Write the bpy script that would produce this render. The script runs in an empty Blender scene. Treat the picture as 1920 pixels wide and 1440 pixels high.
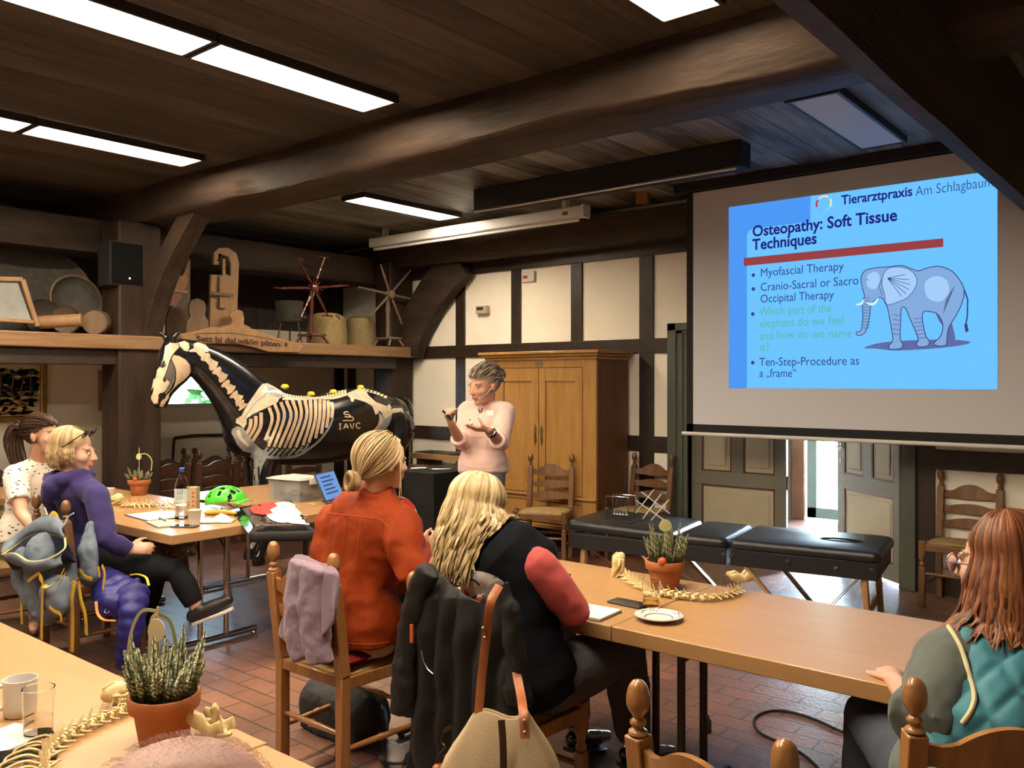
import bpy, bmesh, math, random
from mathutils import Vector as V, Matrix, noise, Quaternion
from mathutils.bvhtree import BVHTree
from mathutils.geometry import tessellate_polygon
R = math.radians
PI = math.pi
rnd = random.Random(7)
C = bpy.context.scene.collection
SC = bpy.context.scene

# ------------------------------------------------------------------ camera
FPX, YAW, CAMZ, HY = 1620.0, R(39.6), 1.6, 715.0
cd = bpy.data.cameras.new('camera')
cd.lens = FPX * 36 / 1920
cd.sensor_width = 36
cd.shift_y = -5 / 1920
cd.clip_start = 0.05
cam = bpy.data.objects.new('camera', cd)
C.objects.link(cam)
cam.location = (0, 0, CAMZ)
cam.rotation_euler = (PI / 2, 0, YAW)
SC.camera = cam

# ------------------------------------------------------------------ sky and exposure
w = bpy.data.worlds.new('sky')
SC.world = w
w.use_nodes = True
bg = w.node_tree.nodes['Background']
bg.inputs[0].default_value = (0.62, 0.80, 1.0, 1)
bg.inputs[1].default_value = 120.0
vs = SC.view_settings
vs.view_transform = 'Standard'
vs.look = 'None'
vs.gamma = 1
vs.use_curve_mapping = False
vs.exposure = 1.72
SC.cycles.max_bounces = 8
SC.cycles.diffuse_bounces = 5
SC.cycles.glossy_bounces = 4
SC.cycles.transmission_bounces = 8
SC.cycles.transparent_max_bounces = 12
SC.cycles.sample_clamp_indirect = 6
SC.cycles.caustics_reflective = False
SC.cycles.caustics_refractive = False
LAMP = 19.0          # strength of the lit ceiling panels
DOORWAY = (-2.9, 10.0)


def sky_portal(loc, rot, sx, sy):
    """marks an opening through which the sky is sampled"""
    l = bpy.data.lights.new('sky_portal', 'AREA')
    l.shape = 'RECTANGLE'
    l.size, l.size_y = sx, sy
    l.cycles.is_portal = True
    o = bpy.data.objects.new('sky_portal', l)
    C.objects.link(o)
    o.location = loc
    o.rotation_euler = rot


# ------------------------------------------------------------------ from the photograph's pixels to places in the room
CF = (-math.sin(YAW), math.cos(YAW))
CR = (math.cos(YAW), math.sin(YAW))


def ray(px):
    d = (px - 960) / FPX
    return CF[0] + d * CR[0], CF[1] + d * CR[1]


def onz(px, py, z):
    t = FPX * (CAMZ - z) / (py - HY)
    a = ray(px)
    return V((a[0] * t, a[1] * t, z))


def ony(px, py, y):
    a = ray(px)
    t = y / a[1]
    return V((a[0] * t, y, CAMZ - (py - HY) * t / FPX))


def onx(px, py, x):
    a = ray(px)
    t = x / a[0]
    return V((x, a[1] * t, CAMZ - (py - HY) * t / FPX))


# ------------------------------------------------------------------ materials
ALB = .85            # how light the furnishings and clothes are next to the plaster


def mat(name, c, rough=.5, metal=0, var=0, sc=6, c2=None, bump=0, bsc=60, st=(1, 1, 1), spec=.5, trans=0,
        sheen=0, coat=0, alpha=1, emit=None, es=0, ior=1.45, sss=0, brush=None):
    m = bpy.data.materials.new(name)
    m.use_nodes = True
    nt = m.node_tree
    n, l = nt.nodes, nt.links
    b = n['Principled BSDF']
    I = b.inputs
    k_ = 1.0 if (name.startswith('cream_plaster') or trans) else ALB
    c = tuple(x * k_ for x in c) + (1,)
    if c2 is not None:
        c2 = tuple(x * k_ for x in c2)
    I['Base Color'].default_value = c
    I['Roughness'].default_value = rough
    I['Metallic'].default_value = metal
    I['Specular IOR Level'].default_value = spec
    I['IOR'].default_value = ior
    I['Transmission Weight'].default_value = trans
    I['Sheen Weight'].default_value = sheen
    I['Coat Weight'].default_value = coat
    I['Alpha'].default_value = alpha
    if sss:
        I['Subsurface Weight'].default_value = sss
        I['Subsurface Radius'].default_value = (.01, .004, .002)
    if emit:
        I['Emission Color'].default_value = tuple(emit) + (1,)
        I['Emission Strength'].default_value = es
    if var or c2 or bump:
        tc = n.new('ShaderNodeTexCoord')
        mp = n.new('ShaderNodeMapping')
        mp.inputs['Scale'].default_value = st
        l.new(tc.outputs['Object'], mp.inputs[0])
    if var or c2:
        nz = n.new('ShaderNodeTexNoise')
        nz.inputs['Scale'].default_value = sc
        nz.inputs['Detail'].default_value = 5
        nz.inputs['Roughness'].default_value = .62
        l.new(mp.outputs[0], nz.inputs['Vector'])
        cr = n.new('ShaderNodeValToRGB')
        if c2 is None:
            c2 = tuple(max(0, x * (1 - var)) for x in c[:3])
            c1 = tuple(min(1, x * (1 + var)) for x in c[:3])
        else:
            c1 = c[:3]
        cr.color_ramp.elements[0].position = .33
        cr.color_ramp.elements[1].position = .67
        cr.color_ramp.elements[0].color = tuple(c2) + (1,)
        cr.color_ramp.elements[1].color = tuple(c1) + (1,)
        l.new(nz.outputs['Fac'], cr.inputs[0])
        l.new(cr.outputs[0], I['Base Color'])
    if bump:
        bz = n.new('ShaderNodeTexNoise')
        bz.inputs['Scale'].default_value = bsc
        bz.inputs['Detail'].default_value = 3
        l.new(mp.outputs[0], bz.inputs['Vector'])
        bp = n.new('ShaderNodeBump')
        bp.inputs['Strength'].default_value = bump
        bp.inputs['Distance'].default_value = .01
        l.new(bz.outputs['Fac'], bp.inputs['Height'])
        l.new(bp.outputs[0], I['Normal'])
    return m


def emis(name, c, s):
    m = bpy.data.materials.new(name)
    m.use_nodes = True
    nt = m.node_tree
    b = nt.nodes['Principled BSDF']
    b.inputs['Base Color'].default_value = (.0, .0, .0, 1)
    b.inputs['Specular IOR Level'].default_value = .0
    b.inputs['Roughness'].default_value = 1
    b.inputs['Emission Color'].default_value = tuple(c) + (1,)
    b.inputs['Emission Strength'].default_value = s
    return m


def brick_floor():
    m = bpy.data.materials.new('terracotta_brick_floor')
    m.use_nodes = True
    nt = m.node_tree
    n, l = nt.nodes, nt.links
    b = n['Principled BSDF']
    tc = n.new('ShaderNodeTexCoord')
    br = n.new('ShaderNodeTexBrick')
    br.inputs['Scale'].default_value = 1
    br.inputs['Brick Width'].default_value = .252
    br.inputs['Row Height'].default_value = .124
    br.inputs['Mortar Size'].default_value = .006
    br.inputs['Mortar Smooth'].default_value = .3
    br.inputs['Bias'].default_value = 0
    br.inputs['Color1'].default_value = (.235, .107, .066, 1)
    br.inputs['Color2'].default_value = (.155, .074, .049, 1)
    br.inputs['Mortar'].default_value = (.045, .026, .018, 1)
    wz = n.new('ShaderNodeTexNoise')
    wz.inputs['Scale'].default_value = 3.0
    mx = n.new('ShaderNodeVectorMath')
    mx.operation = 'MULTIPLY_ADD'
    l.new(tc.outputs['Object'], wz.inputs['Vector'])
    l.new(wz.outputs['Color'], mx.inputs[0])
    mx.inputs[1].default_value = (.012, .012, 0)
    l.new(tc.outputs['Object'], mx.inputs[2])
    l.new(mx.outputs[0], br.inputs['Vector'])
    nz = n.new('ShaderNodeTexNoise')
    nz.inputs['Scale'].default_value = 2.2
    nz.inputs['Detail'].default_value = 6
    l.new(tc.outputs['Object'], nz.inputs['Vector'])
    cr = n.new('ShaderNodeValToRGB')
    cr.color_ramp.elements[0].position = .3
    cr.color_ramp.elements[0].color = (.62, .62, .64, 1)
    cr.color_ramp.elements[1].position = .7
    cr.color_ramp.elements[1].color = (1.15, 1.1, 1.05, 1)
    l.new(nz.outputs['Fac'], cr.inputs[0])
    mu = n.new('ShaderNodeMix')
    mu.data_type = 'RGBA'
    mu.blend_type = 'MULTIPLY'
    mu.inputs[0].default_value = 1
    l.new(br.outputs['Color'], mu.inputs[6])
    l.new(cr.outputs[0], mu.inputs[7])
    l.new(mu.outputs[2], b.inputs['Base Color'])
    b.inputs['Roughness'].default_value = .38
    b.inputs['Specular IOR Level'].default_value = 1.0
    n2 = n.new('ShaderNodeTexNoise')
    n2.inputs['Scale'].default_value = 45
    l.new(tc.outputs['Object'], n2.inputs['Vector'])
    ad = n.new('ShaderNodeMath')
    ad.operation = 'MULTIPLY_ADD'
    l.new(br.outputs['Fac'], ad.inputs[0])
    ad.inputs[1].default_value = -1
    l.new(n2.outputs['Fac'], ad.inputs[2])
    bp = n.new('ShaderNodeBump')
    bp.inputs['Strength'].default_value = .35
    bp.inputs['Distance'].default_value = .006
    l.new(ad.outputs[0], bp.inputs['Height'])
    l.new(bp.outputs[0], b.inputs['Normal'])
    return m


def planks(name, c1, c2, width, axis, rough=.6, gap=.03, bump=.3, c3=None):
    """boards `width` wide across axis 0 (x) or 1 (y), grain along the other"""
    m = bpy.data.materials.new(name)
    m.use_nodes = True
    nt = m.node_tree
    n, l = nt.nodes, nt.links
    b = n['Principled BSDF']
    tc = n.new('ShaderNodeTexCoord')
    sp = n.new('ShaderNodeSeparateXYZ')
    l.new(tc.outputs['Object'], sp.inputs[0])
    dv = n.new('ShaderNodeMath')
    dv.operation = 'DIVIDE'
    l.new(sp.outputs[axis], dv.inputs[0])
    dv.inputs[1].default_value = width
    fl = n.new('ShaderNodeMath')
    fl.operation = 'FLOOR'
    l.new(dv.outputs[0], fl.inputs[0])
    fr = n.new('ShaderNodeMath')
    fr.operation = 'FRACT'
    l.new(dv.outputs[0], fr.inputs[0])
    wn = n.new('ShaderNodeTexWhiteNoise')
    wn.noise_dimensions = '1D'
    l.new(fl.outputs[0], wn.inputs['W'])
    mp = n.new('ShaderNodeMapping')
    mp.inputs['Scale'].default_value = (9, 1.1, 9) if axis == 0 else (1.1, 9, 9)
    l.new(tc.outputs['Object'], mp.inputs[0])
    l.new(wn.outputs['Color'], mp.inputs['Location'])
    nz = n.new('ShaderNodeTexNoise')
    nz.inputs['Scale'].default_value = 1.3
    nz.inputs['Detail'].default_value = 7
    nz.inputs['Roughness'].default_value = .65
    l.new(mp.outputs[0], nz.inputs['Vector'])
    ad = n.new('ShaderNodeMath')
    ad.operation = 'MULTIPLY_ADD'
    l.new(wn.outputs['Value'], ad.inputs[0])
    ad.inputs[1].default_value = .35
    l.new(nz.outputs['Fac'], ad.inputs[2])
    cr = n.new('ShaderNodeValToRGB')
    cr.color_ramp.elements[0].position = .42
    cr.color_ramp.elements[0].color = tuple(c2) + (1,)
    cr.color_ramp.elements[1].position = .95
    cr.color_ramp.elements[1].color = tuple(c1) + (1,)
    l.new(ad.outputs[0], cr.inputs[0])
    gp = n.new('ShaderNodeMath')
    gp.operation = 'LESS_THAN'
    l.new(fr.outputs[0], gp.inputs[0])
    gp.inputs[1].default_value = gap
    mu = n.new('ShaderNodeMix')
    mu.data_type = 'RGBA'
    l.new(gp.outputs[0], mu.inputs[0])
    l.new(cr.outputs[0], mu.inputs[6])
    mu.inputs[7].default_value = tuple(x * .18 for x in c2) + (1,)
    l.new(mu.outputs[2], b.inputs['Base Color'])
    b.inputs['Roughness'].default_value = rough
    b.inputs['Specular IOR Level'].default_value = .3
    sb = n.new('ShaderNodeMath')
    sb.operation = 'SUBTRACT'
    l.new(nz.outputs['Fac'], sb.inputs[0])
    l.new(gp.outputs[0], sb.inputs[1])
    bp = n.new('ShaderNodeBump')
    bp.inputs['Strength'].default_value = bump
    bp.inputs['Distance'].default_value = .01
    l.new(sb.outputs[0], bp.inputs['Height'])
    l.new(bp.outputs[0], b.inputs['Normal'])
    return m


_MC = {}


def mm(key, *a, **k):
    if key not in _MC:
        _MC[key] = mat(key, *a, **k)
    return _MC[key]


# ------------------------------------------------------------------ meshes
class MB:
    def __init__(s):
        s.v, s.f, s.m, s.mi = [], [], [], 0

    def add(s, vs, fs):
        o = len(s.v)
        s.v += [tuple(p) for p in vs]
        s.f += [tuple(i + o for i in f) for f in fs]
        s.m += [s.mi] * len(fs)
        return s

    def box(s, x0, x1, y0, y1, z0, z1, M=None):
        vs = [V((x, y, z)) for z in (z0, z1) for y in (y0, y1) for x in (x0, x1)]
        if M is not None:
            vs = [M @ p for p in vs]
        return s.add(vs, [(0, 2, 3, 1), (4, 5, 7, 6), (0, 1, 5, 4), (2, 6, 7, 3), (0, 4, 6, 2), (1, 3, 7, 5)])

    def bar(s, p0, p1, w, h, up=(0, 0, 1), w1=None, h1=None):
        p0, p1 = V(p0), V(p1)
        d = (p1 - p0).normalized()
        a = d.cross(V(up))
        if a.length < 1e-4:
            a = d.cross(V((1, 0, 0)))
        a.normalize()
        b = a.cross(d)
        w1, h1 = w1 or w, h1 or h
        vs = []
        for p, W, H in ((p0, w, h), (p1, w1, h1)):
            for i, j in ((-1, -1), (1, -1), (1, 1), (-1, 1)):
                vs.append(p + a * (i * W / 2) + b * (j * H / 2))
        return s.add(vs, [(3, 2, 1, 0), (4, 5, 6, 7), (0, 1, 5, 4), (1, 2, 6, 5), (2, 3, 7, 6), (3, 0, 4, 7)])

    def tube(s, pts, r, n=8, cap=True, flat=1.0, up=None, closed=False):
        pts = [V(p) for p in pts]
        N = len(pts)
        rs = r if isinstance(r, (list, tuple)) else [r] * N
        if N < 2:
            return s
        a = None
        vs = []
        for i, p in enumerate(pts):
            if closed:
                d = pts[(i + 1) % N] - pts[i - 1]
            else:
                d = pts[min(i + 1, N - 1)] - pts[max(i - 1, 0)]
            if d.length < 1e-9:
                d = V((0, 0, 1))
            d.normalize()
            if a is None:
                a = V(up) if up is not None else (V((0, 0, 1)) if abs(d.z) < .9 else V((1, 0, 0)))
            a = a - d * a.dot(d)
            if a.length < 1e-6:
                a = d.orthogonal()
            a.normalize()
            b = d.cross(a)
            for k in range(n):
                t = 2 * PI * k / n
                vs.append(p + a * (math.cos(t) * rs[i] * flat) + b * (math.sin(t) * rs[i]))
        fs = []
        for i in range(N if closed else N - 1):
            for k in range(n):
                k2 = (k + 1) % n
                j = (i + 1) % N
                fs.append((i * n + k, i * n + k2, j * n + k2, j * n + k))
        if cap and not closed:
            fs.append(tuple(range(n - 1, -1, -1)))
            fs.append(tuple((N - 1) * n + k for k in range(n)))
        return s.add(vs, fs)

    def limb(s, pts, rs, n=14, flat=1.0, up=None):
        """tapering limb with round ends"""
        pts = [V(p) for p in pts]
        P, Rr = [], []
        d = (pts[0] - pts[1]).normalized()
        for k in (1.0, .93, .75, .45):
            P.append(pts[0] + d * rs[0] * k)
            Rr.append(rs[0] * max(.05, math.sqrt(max(0, 1 - k * k))))
        for i in range(len(pts)):
            P.append(pts[i])
            Rr.append(rs[i])
        d = (pts[-1] - pts[-2]).normalized()
        for k in (.45, .75, .93, 1.0):
            P.append(pts[-1] + d * rs[-1] * k)
            Rr.append(rs[-1] * max(.05, math.sqrt(max(0, 1 - k * k))))
        return s.tube(P, Rr, n, True, flat, up)

    def ell(s, c, r, rot=None, nu=16, nv=10):
        c = V(c)
        M = rot if rot is not None else Matrix.Identity(3)
        vs = [c + M @ V((0, 0, -r[2]))]
        for j in range(1, nv):
            t = -PI / 2 + PI * j / nv
            for i in range(nu):
                a = 2 * PI * i / nu
                vs.append(c + M @ V((r[0] * math.cos(t) * math.cos(a), r[1] * math.cos(t) * math.sin(a), r[2] * math.sin(t))))
        vs.append(c + M @ V((0, 0, r[2])))
        fs = []
        for i in range(nu):
            fs.append((0, 1 + (i + 1) % nu, 1 + i))
        for j in range(nv - 2):
            for i in range(nu):
                a, b = 1 + j * nu + i, 1 + j * nu + (i + 1) % nu
                fs.append((a, b, b + nu, a + nu))
        o = 1 + (nv - 2) * nu
        for i in range(nu):
            fs.append((o + i, o + (i + 1) % nu, len(vs) - 1))
        return s.add(vs, fs)

    def lathe(s, prof, n=16, M=None, c=(0, 0, 0), caps=True):
        c = V(c)
        vs = []
        for r, z in prof:
            for k in range(n):
                a = 2 * PI * k / n
                p = V((r * math.cos(a), r * math.sin(a), z))
                vs.append((M @ p if M is not None else p) + c)
        N = len(prof)
        fs = []
        for i in range(N - 1):
            for k in range(n):
                k2 = (k + 1) % n
                fs.append((i * n + k, i * n + k2, (i + 1) * n + k2, (i + 1) * n + k))
        if caps and prof[0][0] > 1e-5:
            fs.append(tuple(range(n - 1, -1, -1)))
        if caps and prof[-1][0] > 1e-5:
            fs.append(tuple((N - 1) * n + k for k in range(n)))
        return s.add(vs, fs)

    def prism(s, poly, t, M=None, z0=0):
        """polygon in the local xy plane, extruded by t along local z"""
        n = len(poly)
        a = sum(poly[i][0] * poly[(i + 1) % n][1] - poly[(i + 1) % n][0] * poly[i][1] for i in range(n))
        if a < 0:
            poly = poly[::-1]
        vs = [V((p[0], p[1], z0)) for p in poly] + [V((p[0], p[1], z0 + t)) for p in poly]
        tri = tessellate_polygon([[V((p[0], p[1], 0)) for p in poly]])
        fs = []
        for q in tri:
            q = list(q)
            A, B, D = (vs[i] for i in q)
            if (B - A).cross(D - A).z < 0:
                q = q[::-1]
            fs.append(tuple(i + n for i in q))
            fs.append(tuple(q[::-1]))
        for i in range(n):
            j = (i + 1) % n
            fs.append((i, j, j + n, i + n))
        if M is not None:
            vs = [M @ p for p in vs]
        return s.add(vs, fs)

    def grid(s, fn, nu, nv, closeu=False):
        vs = [fn(i / (nu if closeu else nu - 1), j / (nv - 1)) for j in range(nv) for i in range(nu)]
        fs = []
        for j in range(nv - 1):
            for i in range(nu if closeu else nu - 1):
                i2 = (i + 1) % nu
                fs.append((j * nu + i, j * nu + i2, (j + 1) * nu + i2, (j + 1) * nu + i))
        return s.add(vs, fs)

    def xf(s, M, start=0):
        s.v = s.v[:start] + [tuple(M @ V(p)) for p in s.v[start:]]
        return s

    def build(s, name, mats, parent=None, smooth=35, bev=0, solid=0, sub=0, seg=2):
        me = bpy.data.meshes.new(name)
        me.from_pydata(s.v, [], s.f)
        mats = mats if isinstance(mats, (list, tuple)) else [mats]
        for m in mats:
            me.materials.append(m)
        if len(mats) > 1:
            me.polygons.foreach_set('material_index', s.m)
        if smooth:
            me.polygons.foreach_set('use_smooth', [True] * len(s.f))
            me.update()
            me.set_sharp_from_angle(angle=R(smooth))
        me.update()
        o = bpy.data.objects.new(name, me)
        C.objects.link(o)
        if parent is not None:
            o.parent = parent
        if solid:
            md = o.modifiers.new('solid', 'SOLIDIFY')
            md.thickness = solid
            md.offset = 0
        if sub:
            md = o.modifiers.new('sub', 'SUBSURF')
            md.levels = md.render_levels = sub
        if bev:
            md = o.modifiers.new('bevel', 'BEVEL')
            md.width = bev
            md.segments = seg
            md.limit_method = 'ANGLE'
            md.angle_limit = R(40)
        return o


def tag(o, label=None, cat=None, group=None, kind=None):
    if label:
        o['label'] = label
    if cat:
        o['category'] = cat
    if group:
        o['group'] = group
    if kind:
        o['kind'] = kind
    return o


def thing(name, label, cat, loc=(0, 0, 0), rz=0, group=None):
    o = bpy.data.objects.new(name, None)
    o.empty_display_size = .1
    C.objects.link(o)
    o.location = loc
    o.rotation_euler = (0, 0, rz)
    return tag(o, label, cat, group)


def single(name, mb, mats, label, cat, loc=None, rz=0, group=None, **k):
    o = mb.build(name, mats, None, **k)
    if loc is not None:
        o.location = loc
        o.rotation_euler = (0, 0, rz)
    return tag(o, label, cat, group)


def struct(name, mb, mats, **k):
    o = mb.build(name, mats, None, **k)
    o['kind'] = 'structure'
    return o


def dup(o, parent=None):
    c = o.copy()
    C.objects.link(c)
    if parent is not None:
        c.parent = parent
    for ch in [x for x in KIDS.get(o.name, [])]:
        dup(ch, c)
    return c


KIDS = {}


def index_kids(root):
    KIDS.clear()
    todo = [root]
    for o in bpy.data.objects:
        if o.parent is not None:
            KIDS.setdefault(o.parent.name, []).append(o)


def place(proto, loc, rz, label, group=None):
    """a copy of a thing with copies of its parts"""
    c = dup(proto)
    c.location = loc
    c.rotation_euler = (0, 0, rz)
    c['label'] = label
    if group:
        c['group'] = group
    return c


def voxel(name, mb, vox, mats, parent=None, smooth=6, wr=0, wsc=9, wfn=None, paint=None, sfac=.5):
    """one continuous skin over overlapping closed shapes"""
    me = bpy.data.meshes.new(name)
    me.from_pydata(mb.v, [], mb.f)
    me.update()
    t = bpy.data.objects.new('tmp', me)
    C.objects.link(t)
    md = t.modifiers.new('r', 'REMESH')
    md.mode = 'VOXEL'
    md.voxel_size = vox
    md.adaptivity = 0
    if smooth:
        ms = t.modifiers.new('s', 'SMOOTH')
        ms.iterations = smooth
        ms.factor = sfac
    dg = bpy.context.evaluated_depsgraph_get()
    dg.update()
    me2 = bpy.data.meshes.new_from_object(t.evaluated_get(dg))
    bpy.data.objects.remove(t)
    bpy.data.meshes.remove(me)
    me2.name = name
    if wr or wfn:
        ns = [v.normal.copy() for v in me2.vertices]
        for v, nn in zip(me2.vertices, ns):
            p = v.co
            if wfn:
                d = wfn(p, nn)
            else:
                d = wr * noise.fractal(p * wsc, 1, 2, 3)
            v.co = p + nn * d
    mats = mats if isinstance(mats, (list, tuple)) else [mats]
    me2.materials.clear()
    for m in mats:
        me2.materials.append(m)
    if paint:
        for p in me2.polygons:
            k = paint(p.center, p.normal)
            if k:
                p.material_index = k
    me2.polygons.foreach_set('use_smooth', [True] * len(me2.polygons))
    me2.update()
    o = bpy.data.objects.new(name, me2)
    C.objects.link(o)
    if parent is not None:
        o.parent = parent
    return o


def text(name, s, size, M, m, parent=None, ext=.0006, align='LEFT', bold=0, wid=None, shear=0):
    cu = bpy.data.curves.new(name, 'FONT')
    cu.body = s
    cu.size = size
    cu.extrude = ext
    cu.align_x = align
    cu.offset = bold
    cu.shear = shear
    cu.resolution_u = 3
    t = bpy.data.objects.new('tmp', cu)
    C.objects.link(t)
    dg = bpy.context.evaluated_depsgraph_get()
    dg.update()
    me = bpy.data.meshes.new_from_object(t.evaluated_get(dg))
    bpy.data.objects.remove(t)
    me.name = name
    if wid:
        xs = [v.co.x for v in me.vertices]
        k = wid / max(1e-6, max(xs) - min(xs))
        for v in me.vertices:
            v.co.x *= k
    me.transform(M)
    me.materials.clear()
    me.materials.append(m)
    o = bpy.data.objects.new(name, me)
    C.objects.link(o)
    if parent is not None:
        o.parent = parent
    return o


def catmull(P, k=6, closed=False):
    P = [V(p) for p in P]
    out = []
    n = len(P)
    for i in range(n if closed else n - 1):
        p0 = P[i - 1] if (i > 0 or closed) else P[i] * 2 - P[i + 1]
        p1, p2 = P[i], P[(i + 1) % n]
        p3 = P[(i + 2) % n] if (i + 2 < n or closed) else p2 * 2 - p1
        for j in range(k):
            t = j / k
            out.append(.5 * ((2 * p1) + (p2 - p0) * t + (2 * p0 - 5 * p1 + 4 * p2 - p3) * t * t + (3 * p1 - p0 - 3 * p2 + p3) * t ** 3))
    if not closed:
        out.append(P[-1])
    return out


def frame(o, x, y):
    """matrix with origin o, local x and y axes"""
    x, y = V(x).normalized(), V(y)
    z = x.cross(y).normalized()
    y = z.cross(x)
    M = Matrix((x, y, z)).transposed().to_4x4()
    M.translation = V(o)
    return M

# ------------------------------------------------------------------ the room
FW, CZ = 7.05, 3.25
DX0, DX1 = -3.76, -1.93
m_plaster = mat('cream_plaster', (.90, .86, .745), .9, var=.03, sc=3, bump=.15, bsc=90)
m_timber = mat('dark_stained_timber', (.048, .030, .021), .38, c2=(.028, .018, .013), sc=4, st=(3, 3, 3), bump=.25, bsc=30)
m_beam = mat('old_oak_beam', (.078, .052, .037), .6, c2=(.032, .022, .016), sc=3.2, st=(.5, 2.2, 2.2), bump=.7, bsc=12, spec=.22)
m_beamy = mat('old_oak_beam_lengthwise', (.06, .04, .028), .6, c2=(.026, .018, .013), sc=3.2, st=(2.2, .5, 2.2), bump=.6, bsc=12, spec=.22)
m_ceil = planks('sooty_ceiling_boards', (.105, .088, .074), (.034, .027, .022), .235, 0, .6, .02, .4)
m_ceilf = planks('worn_daylit_ceiling_boards', (.34, .33, .295), (.035, .031, .027), .25, 0, .55, .03, .5)  # worn boards, made paler: daylight and screen glow put into the colour
m_loft = planks('dark_loft_boards', (.075, .06, .048), (.03, .024, .02), .2, 1, .7)
m_floor = brick_floor()
m_olive = mat('olive_grey_door_paint', (.175, .175, .135), .45, var=.05, sc=5)
m_beige = mat('beige_door_panel_paint', (.46, .42, .30), .45, var=.04, sc=5)
m_redb = mat('dark_red_moulding_paint', (.12, .035, .025), .45)
m_teal = mat('pale_teal_paint', (.36, .55, .53), .5)
m_frame = mat('door_frame_green', (.10, .115, .088), .4, var=.06, sc=6)
m_brownp = mat('brown_jamb_wood', (.23, .10, .05), .5, var=.2, sc=5)
m_steel = mat('brushed_steel', (.55, .55, .56), .3, 1)
m_brass = mat('old_brass', (.33, .26, .14), .4, 1)

b = MB()
b.box(-8.75, 2.35, -2.65, 10.2, -.12, 0)
struct('floor', b, m_floor, smooth=0)
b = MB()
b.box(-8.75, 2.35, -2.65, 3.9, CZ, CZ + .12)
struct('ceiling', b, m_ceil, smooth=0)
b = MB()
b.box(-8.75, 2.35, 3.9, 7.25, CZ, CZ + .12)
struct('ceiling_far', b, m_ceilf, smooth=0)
b = MB()
b.box(-8.75, DX0, FW, FW + .2, 0, CZ)
b.box(DX1, 2.35, FW, FW + .2, 0, CZ)
b.box(DX0, DX1, FW, FW + .2, 2.03, CZ)
struct('wall_far', b, m_plaster, smooth=0)

# aisle side wall with its window
WY0, WY1, WZ0, WZ1 = 4.35, 5.45, 1.31, 2.05
b = MB()
b.box(-8.75, -8.6, -2.65, WY0, 0, 2.2)
b.box(-8.75, -8.6, WY1, FW, 0, 2.2)
b.box(-8.75, -8.6, WY0, WY1, 0, WZ0)
b.box(-8.75, -8.6, WY0, WY1, WZ1, 2.2)
struct('wall_left', b, mat('cream_plaster_aisle', (.90, .86, .74), .9, var=.03, sc=3), smooth=0)
b = MB()
b.box(-8.75, -8.6, -2.65, FW, 2.2, CZ)
struct('wall_left_loft', b, m_loft, smooth=0)
b = MB()
b.box(2.2, 2.35, -2.65, FW, 0, CZ)
struct('wall_right', b, m_plaster, smooth=0)
b = MB()
b.box(-8.75, 2.35, -2.65, -2.5, 0, CZ)
struct('wall_back', b, m_plaster, smooth=0)

m_white = mat('white_paint', (.78, .77, .74), .5)
m_glass = mat('window_glass', (1, 1, 1), .02, trans=1, ior=1.0, spec=.3)
m_glass2 = mat('dimmed_window_glass', (.03, .033, .032), .02, trans=1, ior=1.0, spec=.1)  # dark tint added to the pane to hold back the strong sky
o = thing('window_1', None, None, (-8.66, 0, 0))
o['kind'] = 'structure'
b = MB()
for y0, y1, z0, z1 in ((WY0, WY1, WZ0, WZ0 + .05), (WY0, WY1, WZ1 - .05, WZ1), (WY0, WY0 + .05, WZ0, WZ1), (WY1 - .05, WY1, WZ0, WZ1), ):
    b.box(-.03, .03, y0, y1, z0, z1)
b.build('window_frame', m_white, o, bev=.004)
b = MB()
b.box(-.004, .004, WY0 + .05, WY1 - .05, WZ0 + .05, WZ1 - .05)
b.build('pane', m_glass2, o, smooth=0)

# half-timbering on the far wall
k = 0
def timber(x0, x1, z0, z1, y0=FW - .018, y1=FW + .002, m=None, nm='trim'):
    global k
    k += 1
    q = MB()
    q.box(x0, x1, y0, y1, z0, z1)
    return struct('%s_%d' % (nm, k), q, m or m_timber, bev=.004)


for x0, x1 in ((-6.637, -6.5), (-5.832, -5.702), (-5.056, -4.919), (-4.265, -4.11)):
    timber(x0, x1, 0.14, 2.78)
for x0, x1 in ((-1.82, -1.69), (-.85, -.7), (.1, .25), (1.1, 1.25)):
    timber(x0, x1, 0.14, 2.78)
for xa, xb in ((-8.6, -3.93), (-1.9, 2.2)):
    timber(xa, xb, 1.862, 2.0, FW - .02)
    timber(xa, xb, .94, 1.088, FW - .02)
    timber(xa, xb, 0, .14, FW - .02)
timber(-8.6, 2.2, 2.775, 2.95, FW - .03)
timber(-8.5, -8.35, .14, 1.86)
timber(-8.0, -7.9, .14, 1.86)
# the aisle side wall: rails and studs
for y0, y1 in ((6.9, 7.05), (4.1, 4.22), (1.6, 1.75)):
    q = MB()
    q.box(-8.6, -8.58, y0, y1, 0, 2.0)
    k += 1
    struct('trim_%d' % k, q, m_timber, bev=.004)


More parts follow.
